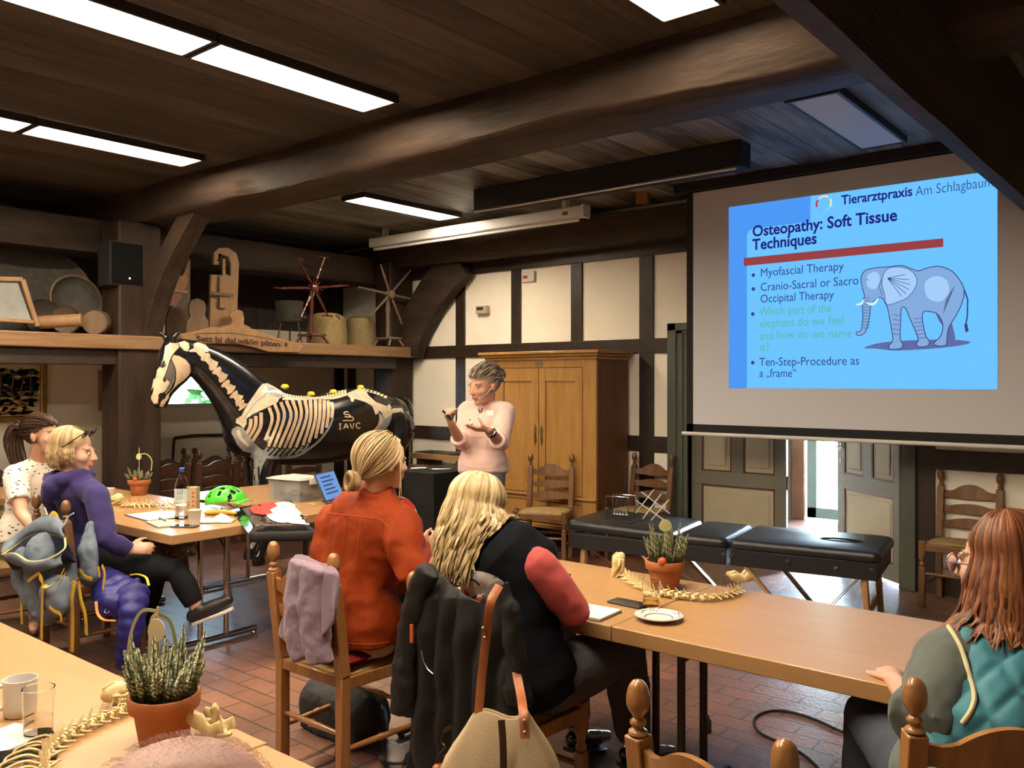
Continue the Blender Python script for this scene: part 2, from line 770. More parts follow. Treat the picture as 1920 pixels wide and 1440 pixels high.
def hewn(name, x0, x1, y0, y1, z0, z1, axis, m, amp=.03, seed=0, n=40):
    """a hewn beam with wandering faces"""
    q = MB()
    sec = [(-1, -.86), (-.9, -1), (.9, -1), (1, -.86), (1, .9), (.9, 1), (-.9, 1), (-1, .9)]
    vs, fs = [], []
    for i in range(n + 1):
        t = i / n
        for j, (a, c) in enumerate(sec):
            if axis == 0:
                p = V((x0 + (x1 - x0) * t, (y0 + y1) / 2 + a * (y1 - y0) / 2, (z0 + z1) / 2 + c * (z1 - z0) / 2))
            else:
                p = V(((x0 + x1) / 2 + a * (x1 - x0) / 2, y0 + (y1 - y0) * t, (z0 + z1) / 2 + c * (z1 - z0) / 2))
            d = amp * noise.noise(V((t * n * .22 + seed * 3.7, j * .9, seed)))
            if c < 0:
                p.z += d
            if axis == 0:
                p.y += d * a
            else:
                p.x += d * a
            vs.append(p)
    for i in range(n):
        for j in range(8):
            j2 = (j + 1) % 8
            fs.append((i * 8 + j, (i + 1) * 8 + j, (i + 1) * 8 + j2, i * 8 + j2))
    fs.append(tuple(range(8)))
    fs.append(tuple(n * 8 + j for j in range(7, -1, -1)))
    q.add(vs, fs)
    bm = bmesh.new()
    me = bpy.data.meshes.new(name)
    me.from_pydata(q.v, [], q.f)
    bm.from_mesh(me)
    bmesh.ops.recalc_face_normals(bm, faces=bm.faces)
    bm.to_mesh(me)
    bm.free()
    me.materials.append(m)
    me.polygons.foreach_set('use_smooth', [True] * len(me.polygons))
    me.set_sharp_from_angle(angle=R(50))
    o = bpy.data.objects.new(name, me)
    C.objects.link(o)
    o['kind'] = 'structure'
    return o


hewn('ceiling_beam', -8.6, 2.2, 3.66, 4.12, 2.97, CZ + .02, 0, m_beam, .045, 1)
hewn('wall_beam', -8.6, 2.2, 6.76, FW - .03, 2.89, 3.16, 0, m_beam, .03, 2)
hewn('plate_beam', -7.95, -7.6, -2.5, FW - .02, 2.72, 3.02, 1, m_beamy, .03, 3)
hewn('ceiling_beam', -8.6, 2.2, -.9, -.45, 2.97, CZ + .02, 0, m_beam, .04, 5)
hewn('tie_beam', -.925, -.845, -1.4, FW - .02, 2.60, CZ + .01, 1, m_beamy, .012, 4)
for nm, (x0, x1, y0, y1, z1) in (('trim_post', (-7.52, -7.2, 3.5, 3.88, 2.97)), ('trim_post', (-7.56, -7.3, 6.66, FW - .03, 2.97)), ('trim_post', (-7.52, -7.2, -1.0, -.6, 2.97))):
    q = MB()
    q.box(x0, x1, y0, y1, 0, z1)
    struct(nm, q, mat('old_oak_post', (.055, .034, .024), .55, c2=(.026, .017, .013), sc=3, st=(2.5, 2.5, .5), bump=.5, bsc=14, spec=.22), bev=.02)


def brace(name, P, wd, th, y):
    q = MB()
    P = catmull([V(p) for p in P], 6)
    vs, fs = [], []
    for i, p in enumerate(P):
        d = (P[min(i + 1, len(P) - 1)] - P[max(i - 1, 0)]).normalized()
        nrm = V((-d.z, 0, d.x))
        for a, c in ((-1, -1), (1, -1), (1, 1), (-1, 1)):
            vs.append(V((p.x, y, p.z)) + nrm * (a * wd / 2) + V((0, c * th / 2, 0)))
    for i in range(len(P) - 1):
        for j in range(4):
            j2 = (j + 1) % 4
            fs.append((i * 4 + j, i * 4 + j2, i * 4 + 4 + j2, i * 4 + 4 + j))
    fs += [(3, 2, 1, 0), tuple(len(vs) - 4 + j for j in range(4))]
    q.add(vs, fs)
    return struct(name, q, m_beam, bev=.01, smooth=40)


brace('trim_brace', [(-7.33, 0, 1.9), (-7.17, 0, 2.25), (-6.9, 0, 2.62), (-6.42, 0, 3.05)], .17, .17, 3.8)
brace('trim_brace', [(-7.3, 0, 1.95), (-7.15, 0, 2.25), (-6.85, 0, 2.6), (-6.45, 0, 2.93)], .42, .15, 6.93)

# shelf along the aisle, with the dark rail below it
m_shelf = mat('shelf_oak', (.33, .195, .095), .5, c2=(.21, .115, .055), sc=4, st=(2, .4, 6), bump=.25, bsc=25)
q = MB()
q.box(-8.55, -7.17, .2, FW - .02, 1.87, 1.99)
struct('trim_shelf', q, m_shelf, bev=.012)
q = MB()
q.box(-7.5, -7.24, .2, 6.7, 1.74, 1.868)
struct('trim_rail', q, m_timber, bev=.006)

# ------------------------------------------------------------------ doorway to the porch
q = MB()
q.box(DX0 - .19, DX0 - .1, FW - .05, FW + .0, 0, 2.13)
q.box(DX0 - .11, DX0 - .04, FW - .035, FW + .02, 0, 2.09)
q.box(DX0 - .05, DX0, FW - .02, FW + .2, 0, 2.06)
q.box(DX1 - .02, DX1 + .03, FW - .02, FW + .2, 0, 2.06)
q.box(DX1 + .02, DX1 + .07, FW - .035, FW + .02, 0, 2.09)
q.box(DX1 + .065, DX1 + .11, FW - .05, FW, 0, 2.13)
q.box(DX0 - .19, DX1 + .11, FW - .05, FW, 2.06, 2.13)
q.box(DX0 - .11, DX1 + .07, FW - .035, FW + .02, 2.03, 2.08)
struct('door_frame', q, m_frame, bev=.006)


def door_leaf(name, W, H, rz, loc, side, handle=True, stile=.1):
    """panelled leaf hinged at its local origin, extending along +x*side"""
    o = thing(name, None, None, loc, rz)
    o['kind'] = 'structure'
    s = side
    def bx(q, xa, xb, y0, y1, z0, z1):
        q.box(min(xa * s, xb * s), max(xa * s, xb * s), y0, y1, z0, z1)
    mid = W / 2
    rects = [(stile, mid - .055, .79, H - .12), (mid + .055, W - stile, .79, H - .12), (stile, W - stile, .14, .67)]
    q = MB()
    bx(q, 0, W, -.022, .022, .006, .14)
    bx(q, 0, W, -.022, .022, .67, .79)
    bx(q, 0, W, -.022, .022, H - .12, H)
    bx(q, 0, stile, -.0215, .0215, .01, H - .01)
    bx(q, W - stile, W, -.0215, .0215, .01, H - .01)
    bx(q, mid - .055, mid + .055, -.0213, .0213, .7, H - .05)
    q.build('leaf_frame', m_olive, o, bev=.002)
    for xa, xb, z0, z1 in rects:
        q = MB()
        bx(q, xa, xb, -.008, .008, z0, z1)
        bx(q, xa + .05, xb - .05, -.016, .016, z0 + .05, z1 - .05)
        f = q.build('door_panel', m_beige, o, bev=.012)
        q = MB()
        for a0, a1, c0, c1 in ((xa, xa + .013, z0, z1), (xb - .013, xb, z0, z1), (xa, xb, z0, z0 + .013), (xa, xb, z1 - .013, z1)):
            bx(q, a0, a1, -.019, .019, c0, c1)
        q.build('moulding', m_redb, f, smooth=0)
    q = MB()
    hx = (W - .05) * s
    for yy in (-1, 1):
        q.tube([(hx, yy * .02, 1.02), (hx, yy * .065, 1.02), (hx - .02 * s, yy * .07, 1.02), (hx - .12 * s, yy * .07, 1.02)], .009, 8)
        q.box(hx - .014, hx + .014, yy * .024 - .003, yy * .024 + .003, .985, 1.055)
        q.box(hx - .013, hx + .013, yy * .024 - .003, yy * .024 + .003, .87, .93)
    if handle:
        q.build('door_handle', m_steel, o, bev=.002)
    return o


door_leaf('door_1', .885, 2.02, 0, (DX0 + .003, FW + .08, .006), 1, False)
door_leaf('door_2', .90, 2.02, -R(40), (DX1 - .012, FW + .09, .006), -1)

# porch behind the door
q = MB()
q.box(-4.35, -4.2, FW + .2, 10.0, 0, 2.5)
struct('wall_porch_left', q, m_plaster, smooth=0)
q = MB()
q.box(-1.2, -1.05, FW + .2, 10.0, 0, 2.5)
struct('wall_porch_right', q, m_plaster, smooth=0)
q = MB()
q.box(-4.35, -1.05, FW + .2, 10.1, 2.5, 2.6)
struct('ceiling_porch', q, m_ceil, smooth=0)
q = MB()
q.box(-4.2, -3.93, 9.9, 10.1, 0, 2.5)
q.box(-2.1, -1.2, 9.9, 10.1, 0, 2.5)
q.box(-3.93, -2.1, 9.9, 10.1, 2.2, 2.5)
struct('wall_porch_end', q, m_plaster, smooth=0)
q = MB()
q.box(-3.93, -3.77, 9.86, 10.1, 0, 2.2)
q.box(-2.2, -2.1, 9.86, 10.1, 0, 2.2)
q.box(-3.93, -2.1, 9.86, 10.1, 2.12, 2.2)
struct('trim_porch_jamb', q, m_brownp, bev=.01)
o = thing('door_3', None, None, (0, 9.95, 0))
o['kind'] = 'structure'
q = MB()
for x0, x1, z0, z1 in ((-3.76, -3.65, .02, 2.1), (-2.85, -2.75, .02, 2.1), (-3.76, -2.75, .02, .14), (-3.76, -2.75, 2.0, 2.1)):
    q.box(x0, x1, -.025, .025, z0, z1)
q.build('door_frame', m_teal, o, bev=.004)
q = MB()
q.box(-3.65, -2.85, -.004, .004, .14, 2.0)
q.build('pane', m_glass, o, smooth=0)
o = thing('door_4', None, None, (0, 0, 0))
o['kind'] = 'structure'
q = MB()
q.box(-4.0, -3.95, 8.95, 9.84, .01, 2.1)
q.build('leaf', m_teal, o, bev=.004)
q = MB()
for z0, z1 in ((.2, .9), (1.05, 1.95)):
    for y0, y1 in ((9.0, 9.36), (9.44, 9.78)):
        for a, c, e, g in ((y0, y1, z0, z0 + .02), (y0, y1, z1 - .02, z1), (y0, y0 + .02, z0, z1), (y1 - .02, y1, z0, z1)):
            q.box(-3.955, -3.944, a, c, e, g)
q.build('moulding', m_redb, o, smooth=0)
q = MB()
q.box(-30, 25, 10.2, 45, -.12, -.03)
struct('ground', q, mat('sunlit_pale_paving', (.6, .58, .54), .8, var=.15, sc=1.5), smooth=0)
# greenery outside
def bush(loc, s, label, seed):
    r2 = random.Random(seed)
    q = MB()
    for i in range(1100):
        d = V((r2.gauss(0, 1), r2.gauss(0, 1), r2.gauss(0, 1))).normalized() * r2.uniform(.55, 1)
        p = V((d.x * s, d.y * s * .7, s * .8 + d.z * s * .8))
        u = V((r2.gauss(0, 1), r2.gauss(0, 1), r2.gauss(0, .6))).normalized() * .13
        v2 = u.cross(V((r2.gauss(0, 1), r2.gauss(0, 1), r2.gauss(0, 1)))).normalized() * .055
        q.add([p - u, p + v2, p + u, p - v2], [(0, 1, 2, 3)])
    t = thing('bush', label, 'bush', loc)
    q.build('foliage', mat('garden_leaf', (.12, .26, .06), .6, c2=(.05, .15, .03), sc=2), t, smooth=0)
    q = MB()
    for i in range(5):
        q.tube([(0, 0, 0), (r2.uniform(-.3, .3) * s, r2.uniform(-.3, .3) * s, s * 1.0)], [.05, .02], 6)
    q.build('stem', m_brownp, t)


bush((-7.6, 18, -.03), 1.7, 'green garden bush seen through the glass porch door', 3)
bush((-11.6, 20, -.03), 2.0, 'larger green bush farther off outside the aisle window', 4)
bush((-12.5, 8.2, -.03), 1.25, 'garden shrub outside the window behind the horse', 5)
q = MB()
q.box(-40, -8.8, -6, 40, -.14, -.06)
struct('ground_side', q, mat('lawn_green', (.10, .19, .05), .9, var=.3, sc=4), smooth=0)
sky_portal((-3.2, 10.15, 1.08), (-PI / 2, 0, 0), 1.0, 2.05)
sky_portal((-8.8, 4.9, 1.7), (0, -PI / 2, 0), .7, 1.1)

# ------------------------------------------------------------------ ceiling lights
m_diff = emis('lit_light_diffuser', (1.0, .82, .60), LAMP)
m_off = mat('unlit_light_diffuser', (.72, .74, .78), .5)
m_lf = mat('light_frame_dark', (.03, .025, .022), .5)
def panel_light(x, y0, y1, lit, label, z=CZ - .035):
    t = thing('ceiling_light', label, 'ceiling light', (x, (y0 + y1) / 2, z), 0, 'flat panel lights on the ceiling')
    L, W = (y1 - y0) / 2, .135
    q = MB()
    for x0, x1, a, c in ((-W - .02, -W, -L, L), (W, W + .02, -L, L), (-W - .02, W + .02, -L - .02, -L), (-W - .02, W + .02, L, L + .02)):
        q.box(x0, x1, a, c, -.012, .034)
    q.build('frame', m_lf, t, smooth=0)
    q = MB()
    q.box(-W, W, -L, L, -.006, .03)
    q.build('diffuser', m_diff if lit else m_off, t, smooth=0)


SEG = [(2.29, 3.4, 'next to the big cross beam'), (1.13, 2.24, 'second from the cross beam'), (-.03, 1.08, 'third from the cross beam')]
for x, who in ((-3.83, 'middle row'), (-5.88, 'row over the left table'), (-1.8, 'row beside the dark tie beam')):
    for y0, y1, s in SEG:
        panel_light(x, y0, y1, True, 'lit panel in the %s, %s' % (who, s))
panel_light(-5.92, 4.98, 6.18, True, 'lit ceiling panel beyond the cross beam, beside the white screen case')
panel_light(-1.81, 4.86, 6.15, False, 'unlit pale ceiling panel above the projection screen')

# ------------------------------------------------------------------ ladder-back chairs
m_rush = mat('woven_rush', (.52, .36, .15), .8, c2=(.33, .21, .08), sc=22, bump=.8, bsc=70)
m_honey = mat('honey_oak', (.40, .195, .065), .3, c2=(.25, .105, .032), sc=5, st=(4, 4, .7), coat=.4)
m_brownw = mat('brown_oak', (.25, .125, .052), .35, c2=(.155, .073, .03), sc=5, st=(4, 4, .7), coat=.3)
m_darkw = mat('dark_oak', (.105, .05, .026), .4, c2=(.06, .028, .016), sc=5, st=(4, 4, .7))


def chair(label, m, loc, rz, group, rush=None):
    t = thing('ladder_back_chair', label, 'chair', loc, rz, group)
    by = -.185
    for s in (-1, 1):
        q = MB()
        x = s * .195
        q.bar((x, by + .0, 0), (x, by, .45), .04, .046, (0, 1, 0))
        q.bar((x, by, .45), (x, by - .045, .815), .046, .046, (0, 1, 0))
        q.lathe([(.0225, .0), (.0235, .008), (.012, .016)], 10, None, (x, by - .045, .815))
        q.build('back_post', m, t, bev=.006)
        q = MB()
        q.lathe([(.010, 0), (.013, .008), (.0185, .014), (.0185, .020), (.011, .027), (.014, .034), (.0225, .045), (.0265, .06), (.0262, .078), (.0225, .094), (.019, .101), (.012, .109), (.001, .112)], 14, None, (x, by - .0455, .826))
        q.build('finial', m, t, smooth=60)
        q = MB()
        x = s * .22
        fy = .19
        q.box(x - .021, x + .021, fy - .021, fy + .021, .36, .465)
        q.lathe([(.014, .285), (.02, .295), (.02, .305), (.013, .315), (.016, .33), (.021, .345), (.019, .361)], 12, None, (x, fy, 0))
        q.box(x - .02, x + .02, fy - .02, fy + .02, 0, .287)
        q.build('front_leg', m, t, bev=.005)
    for i, (z0, z1, hump) in enumerate(((.735, .795, .045), (.63, .685, .012), (.525, .58, .012))):
        q = MB()
        def fn(u, v2, f, z0=z0, z1=z1, hump=hump):
            x = -.18 + .36 * u
            a = abs(2 * u - 1)
            hz = hump * (1 - min(1, a / .62) ** 2) if a < .62 else -.006 * math.sin((a - .62) / .38 * PI)
            lo = .006 * math.cos(u * 2 * PI * 1.0)
            z = z0 + lo + (z1 + hz - z0 - lo) * v2
            y = by - .045 * (z - .45) / .365 - .028 * (1 - a * a) + (.009 if f else -.009)
            return V((x, y, z))
        n = 21
        q.grid(lambda u, v2: fn(u, v2, False), n, 3)
        q.grid(lambda u, v2: fn(1 - u, v2, True), n, 3)
        for v2 in (0, 1):
            A = [fn(j / (n - 1), v2, False) for j in range(n)]
            B = [fn(j / (n - 1), v2, True) for j in range(n)]
            q.add(A + B, [((j, j + n, j + n + 1, j + 1) if v2 == 0 else (j, j + 1, j + n + 1, j + n)) for j in range(n - 1)])
        q.build('slat', m, t, smooth=50)
    q = MB()
    q.bar((-.195, by, .425), (.195, by, .425), .03, .045)
    q.bar((-.22, .19, .42), (.22, .19, .42), .03, .05)
    for s in (-1, 1):
        q.bar((s * .195, by, .42), (s * .22, .19, .42), .03, .05)
    q.build('seat_rail', m, t, bev=.005)
    q = MB()
    def seat(u, v2):
        w = .19 + .022 * v2
        a, c = abs(2 * u - 1), abs(2 * v2 - 1)
        e = max(a, c)
        z = .448 + .020 * (1 - e ** 5) - .008 * (1 - abs(a - c))
        return V(((2 * u - 1) * w, -.175 + .35 * v2, z))
    q.grid(seat, 15, 15)
    q.grid(lambda u, v2: V(((1 - 2 * u) * (.19 + .022 * v2), -.175 + .35 * v2, .438)), 2, 2)
    q.build('rush_seat', rush or m_rush, t, smooth=60)
    for a, c in (((-.22, .19, .235), (.22, .19, .235)), ((-.195, by, .16), (-.22, .19, .16)), ((.195, by, .16), (.22, .19, .16)), ((-.195, by, .22), (.195, by, .22))):
        q = MB()
        A, B = V(a), V(c)
        P = [A.lerp(B, f) for f in (0, .15, .4, .46, .48, .52, .54, .6, .85, 1)]
        q.tube(P, [.008, .011, .013, .012, .016, .016, .012, .013, .011, .008], 8)
        q.build('stretcher', m, t, smooth=60)
    return t


def face(dx, dy):
    return math.atan2(-dx, dy)


GC = 'ladder-back chairs in the room'
ch_near = chair('empty honey oak chair nearest the viewer, in front of the long table', m_honey, (-.76, 1.83, 0), R(-15), GC)
ch_dark = chair('dark chair behind', m_darkw, (-7.6, 4.35, 0), 0, 'dark chairs stored behind the horse')
ch_brown = chair('brown oak chair standing against the wardrobe doors', m_brownw, (-4.69, 6.13, 0), R(203), GC)
index_kids(None)
place(ch_near, (-2.85, 2.36, 0), 0, 'honey oak chair holding the lilac cardigan under the orange jacket woman')
place(ch_near, (-1.99, 2.335, 0), 0, 'oak chair hidden by the draped black jacket')
place(ch_near, (-.52, 2.365, 0), R(37), 'honey oak chair under the woman in the teal quilted vest')
place(ch_brown, (-5.19, 2.36, 0), 0, 'brown oak chair carrying the grey-blue backpack')
place(ch_brown, (-6.05, 2.25, 0), R(-8), 'brown chair under the woman in the patterned white T-shirt')
place(ch_brown, (-4.07, 6.72, 0), PI, 'brown oak chair between the wardrobe and the green door frame')
ch_wall = place(ch_brown, (-1.45, 6.79, 0), PI, 'brown rush chair against the wall right of the open door')
place(ch_brown, (-.84, 6.79, 0), PI, 'brown chair at the right picture edge with a dark garment')
place(ch_near, (-.7, .22, 0), 0, 'oak chair under the person with thin pink-grey hair')
DK = 'dark chairs stored behind the horse'
ch_dark['label'] = 'first dark chair right of the oak post, behind the horse head'
ch_dark.location = (-7.78, 4.13, 0)
ch_dark.rotation_euler = (0, 0, R(92))
for i, (x, y, a, s) in enumerate(((-7.76, 4.64, 89, 'second dark chair right of the oak post, behind the horse neck'),
                                  (-7.78, 5.15, 91, 'dark chair behind the horse chest'),
                                  (-7.76, 5.66, 90, 'dark chair behind the horse ribs'),
                                  (-8.285, 4.38, 90, 'dark chair at the back, under the aisle window'),
                                  (-8.285, 4.89, 90, 'dark chair at the back, right of the aisle window'),
                                  (-8.285, 5.40, 90, 'dark chair in the back row beside the corner'),
                                  (-8.22, 2.95, -90, 'dark chair between the oak post and the blonde bob'),
                                  (-8.22, 2.4, -90, 'dark chair behind the ponytail, under the painting'),
                                  (-8.22, 1.85, -88, 'dark chair at the left picture edge'))):
    place(ch_dark, (x, y, 0), R(a), s, DK)

# stool with a rush seat below the left table
t = thing('rush_stool', 'low stool with a tousled rush seat below the left table', 'stool', (-5.72, 3.0, 0))
q = MB()
for i in range(420):
    a, rr2 = rnd.uniform(0, 2 * PI), .27 * math.sqrt(rnd.random())
    p = V((rr2 * math.cos(a) * 1.3, rr2 * math.sin(a), .40 + rnd.uniform(0, .09)))
    d = V((rnd.gauss(0, 1), rnd.gauss(0, 1), rnd.gauss(0, .3))).normalized() * .06
    q.tube([p - d, p + V((0, 0, .008)), p + d], [.003, .006, .002], 4)
q.ell((0, 0, .42), (.33, .26, .05))
q.build('rush_seat', mat('pale_straw', (.50, .40, .22), .8, c2=(.30, .22, .11), sc=25), t, smooth=40)
for sx in (-1, 1):
    for sy in (-1, 1):
        q = MB()
        q.tube([(sx * .24, sy * .18, 0), (sx * .2, sy * .14, .4)], [.018, .022], 8)
        q.build('leg', m_darkw, t)

# ------------------------------------------------------------------ folding tables
m_beech = mat('beech_laminate', (.44, .25, .108), .33, c2=(.40, .225, .092), sc=3, st=(.7, 6, 6), spec=.7)
m_chrome = mat('chrome_tube', (.62, .60, .57), .16, 1)
m_bronze = mat('dark_brown_metal', (.06, .042, .034), .4, .4)


def folding_table(label, x0, x1, y0, y1, m, legs, H=.74, T=.055):
    t = thing('folding_table', label, 'table', ((x0 + x1) / 2, (y0 + y1) / 2, 0), 0, 'long beech seminar tables')
    w, d = (x1 - x0) / 2, (y1 - y0) / 2
    q = MB()
    q.box(-w, w, -d, d, H - T, H)
    q.build('tabletop', m_beech, t, bev=.004)
    for lx in legs:
        lx -= (x0 + x1) / 2
        q = MB()
        for s in (-1, 1):
            q.tube([(lx, s * .088, .03), (lx, s * .088, H - T)], .0155, 12)
            q.tube([(lx, s * .088, H - T - .13), (lx + (.16 if lx < 0 else -.16), s * .088, H - T - .004)], .006, 8)
        q.build('leg', m, t)
        q = MB()
        q.tube([(lx, -.3, .028), (lx, .3, .028)], .018, 12)
        for s in (-1, 1):
            q.lathe([(.016, 0), (.018, .004), (.012, .014)], 10, None, (lx, s * .28, 0))
        q.build('foot', m, t)
    return t


folding_table('beech table with the skeleton spine, glass and blue-rimmed saucer', -1.665, -.1, 2.56, 3.36, m_bronze, (-1.56, -.42))
folding_table('beech table in front of the orange jacket and the blonde woman', -3.06, -1.668, 2.56, 3.36, m_bronze, (-2.86, -1.77))
folding_table('beech table with the bottle, helmet and banana', -6.13, -4.535, 2.5, 3.32, m_chrome, (-5.92, -4.78))
folding_table('beech table end behind the patterned T-shirt at the left edge', -7.7, -6.135, 2.5, 3.32, m_chrome, (-7.5, -6.35))
folding_table('beech table with the clear plastic box and laptop, beside the horse', -6.18, -4.56, 3.44, 4.3, m_chrome, (-6.0, -4.8))
folding_table('beech table at the lower left with the mug and heather pot', -3.42, -1.76, .42, 1.215, m_chrome, (-3.2, -2.0))
folding_table('beech table end at the bottom edge, before the bald head', -1.755, -.15, .42, 1.205, m_chrome, (-1.5, -.4))

# ------------------------------------------------------------------ wardrobe
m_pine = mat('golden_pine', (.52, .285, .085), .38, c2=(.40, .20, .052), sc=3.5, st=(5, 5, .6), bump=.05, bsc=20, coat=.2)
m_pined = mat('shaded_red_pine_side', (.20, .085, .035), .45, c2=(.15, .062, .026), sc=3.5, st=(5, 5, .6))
wx, wy = -5.02, 6.74
t = thing('wardrobe', 'golden two-door farmhouse wardrobe with cornice against the timbered wall', 'wardrobe', (wx, wy, 0))
X0, X1, Y0, Y1 = -.66, .65, -.27, .27
q = MB()
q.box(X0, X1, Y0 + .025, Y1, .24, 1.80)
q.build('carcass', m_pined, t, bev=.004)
q = MB()
q.box(X0, X0 + .15, Y0, Y0 + .03, .24, 1.80)
q.box(X1 - .15, X1, Y0, Y0 + .03, .24, 1.80)
q.box(X0 + .15, X1 - .15, Y0 + .001, Y0 + .03, 1.73, 1.80)
q.box(X0 + .15, X1 - .15, Y0 + .001, Y0 + .03, .47, .52)
q.build('face_frame', m_pine, t, bev=.003)
q = MB()
for z0, z1, e in ((1.80, 1.83, .015), (1.83, 1.855, .04), (1.855, 1.885, .065)):
    q.box(X0 - e, X1 + e, Y0 - e, Y1, z0, z1)
q.build('cornice', m_pine, t, bev=.008)
q = MB()
q.box(X0 - .012, X1 + .012, Y0 - .03, Y0 + .02, .515, .54)
q.box(X0 - .012, X1 + .012, Y0 - .03, Y0 + .03, .22, .26)
q.build('ledge', m_pine, t, bev=.006)
q = MB()
q.box(X0 + .15, X1 - .15, Y0 - .006, Y0 + .03, .27, .465)
f = q.build('drawer', m_pine, t, bev=.004)
for s in (-1, 1):
    q = MB()
    M = Matrix.Rotation(PI / 2, 4, 'X')
    q.lathe([(.008, 0), (.008, .012), (.018, .022), (.016, .032), (.002, .036)], 12, M, (s * .25, Y0 - .006, .37))
    q.build('knob', m_brass, f)
for s, xa, xb in ((-1, X0 + .15, -.004), (1, .004, X1 - .15)):
    q = MB()
    q.box(xa, xa + .075, Y0 - .008, Y0 + .02, .545, 1.725)
    q.box(xb - .075, xb, Y0 - .008, Y0 + .02, .545, 1.725)
    q.box(xa + .075, xb - .075, Y0 - .008, Y0 + .02, .545, .63)
    q.box(xa + .075, xb - .075, Y0 - .0075, Y0 + .02, 1.60, 1.725)
    q.box(xa + .075, xb - .075, Y0 + .004, Y0 + .018, .62, 1.61)
    d = q.build('door', m_pine, t, bev=.0035)
    q = MB()
    ex = -.038 * (1 if s < 0 else -1)
    q.prism([(ex + a * .016, 1.09 + c * .1) for a, c in ((0, -1), (.5, -.8), (1, -.35), (.6, 0), (1, .35), (.5, .8), (0, 1), (-.5, .8), (-1, .35), (-.6, 0), (-1, -.35), (-.5, -.8))], .004,
            Matrix(((1, 0, 0, 0), (0, 0, -1, Y0 - .008), (0, 1, 0, 0), (0, 0, 0, 1))))
    q.tube([(ex, Y0 - .012, 1.09), (ex, Y0 - .03, 1.09)], .005, 6)
    q.build('keyhole_plate', m_brass, d)
q = MB()
q.box(-.045, .045, Y0 - .004, Y0 + .002, 1.742, 1.787)
q.build('number_plate', mat('dull_grey_plate', (.22, .17, .11), .5), t, bev=.002)
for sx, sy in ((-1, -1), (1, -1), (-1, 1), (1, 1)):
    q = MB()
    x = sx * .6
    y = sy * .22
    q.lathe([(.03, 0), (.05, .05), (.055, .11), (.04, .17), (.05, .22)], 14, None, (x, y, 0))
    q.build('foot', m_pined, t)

# ------------------------------------------------------------------ treatment couch
m_vinyl = mat('black_vinyl', (.012, .013, .016), .40, bump=.12, bsc=160, spec=.6)
m_beechleg = mat('pale_beech_leg', (.46, .26, .11), .4, c2=(.38, .2, .08), sc=4, st=(4, 4, .6))
t = thing('massage_table', 'long black folding massage table on wooden legs', 'massage table', (-2.62, 5.4, 0), R(9))


def pad(x0, x1, z0, z1, hole=None, tilt=0):
    q = MB()
    n = 26
    def P(u, v2, top):
        x, y = x0 + (x1 - x0) * u, -.325 + .65 * v2
        return V((x, y, z1 if top else z0))
    e = .03
    prof = [(-.012, z0), (0, z0 + .012), (.0, z1 - .03), (-.008, z1 - .010), (-.028, z1)]
    def ringpt(a, ins):
        # rounded rectangle
        hw, hd, r = (x1 - x0) / 2 + ins, .325 + ins, .045
        c = (x0 + x1) / 2
        k2 = int(a * 40) % 40
        qd, f = divmod(k2, 10)
        cx = [1, -1, -1, 1][qd] * (hw - r)
        cy = [1, 1, -1, -1][qd] * (hd - r)
        an = (qd + f / 9) * PI / 2
        return c + cx + r * math.cos(an), cy + r * math.sin(an)
    vs = []
    for ins, z in prof:
        for k2 in range(40):
            x, y = ringpt(k2 / 40, ins)
            vs.append(V((x, y, z + tilt * (x - x1))))
    fs = []
    for i in range(len(prof) - 1):
        for k2 in range(40):
            k3 = (k2 + 1) % 40
            fs.append((i * 40 + k2, i * 40 + k3, (i + 1) * 40 + k3, (i + 1) * 40 + k2))
    fs.append(tuple(range(39, -1, -1)))
    b0 = (len(prof) - 1) * 40
    if hole:
        hx, hr, hr2 = hole
        H = [V((hx + hr * math.cos(2 * PI * j / 40), hr2 * math.sin(2 * PI * j / 40), z1)) for j in range(40)]
        o1 = len(vs)
        vs += H
        vs += [p + V((0, 0, -.05)) for p in H]
        # match the ring start angles
        off = min(range(40), key=lambda j: (H[j].to_2d() - vs[b0].to_2d()).length)
        for k2 in range(40):
            k3 = (k2 + 1) % 40
            fs.append((b0 + k2, b0 + k3, o1 + (k3 + 0) % 40, o1 + k2))
            fs.append((o1 + k2, o1 + k3, o1 + 40 + k3, o1 + 40 + k2))
        fs.append(tuple(o1 + 40 + k2 for k2 in range(40)))
    else:
        fs.append(tuple(b0 + k2 for k2 in range(40)))
    q.add(vs, fs)
    return q


pad(-1.02, -.24, .535, .605, None, -.03).build('pad', m_vinyl, t, smooth=50)
pad(-.225, .12, .535, .60).build('pad', m_vinyl, t, smooth=50)
pd = pad(.135, 1.03, .535, .60, (.76, .13, .075)).build('pad', m_vinyl, t, smooth=50)
q = MB()
q.ell((.74, 0, .585), (.09, .045, .016))
q.build('face_plug', m_vinyl, pd)
q = MB()
for x0, x1 in ((-1.0, -.24), (-.22, .115), (.14, 1.01)):
    for s in (-1, 1):
        q.box(x0, x1, s * .30 - .012, s * .30 + .012, .43, .535)
    q.box(x0, x0 + .02, -.3, .3, .43, .535)
    q.box(x1 - .02, x1, -.3, .3, .43, .535)
q.build('frame', m_vinyl, t, bev=.004)
for i, x in enumerate((-.9, .93)):
    for s in (-1, 1):
        q = MB()
        q.bar((x, s * .27, .5), (x + (.03 if x > 0 else -.03), s * .27, .0), .034, .05, (0, 1, 0))
        q.build('leg', m_beechleg, t, bev=.004)
    q = MB()
    q.bar((x, -.27, .2), (x, .27, .2), .02, .06)
    q.build('crossbar', m_beechleg, t, bev=.004)
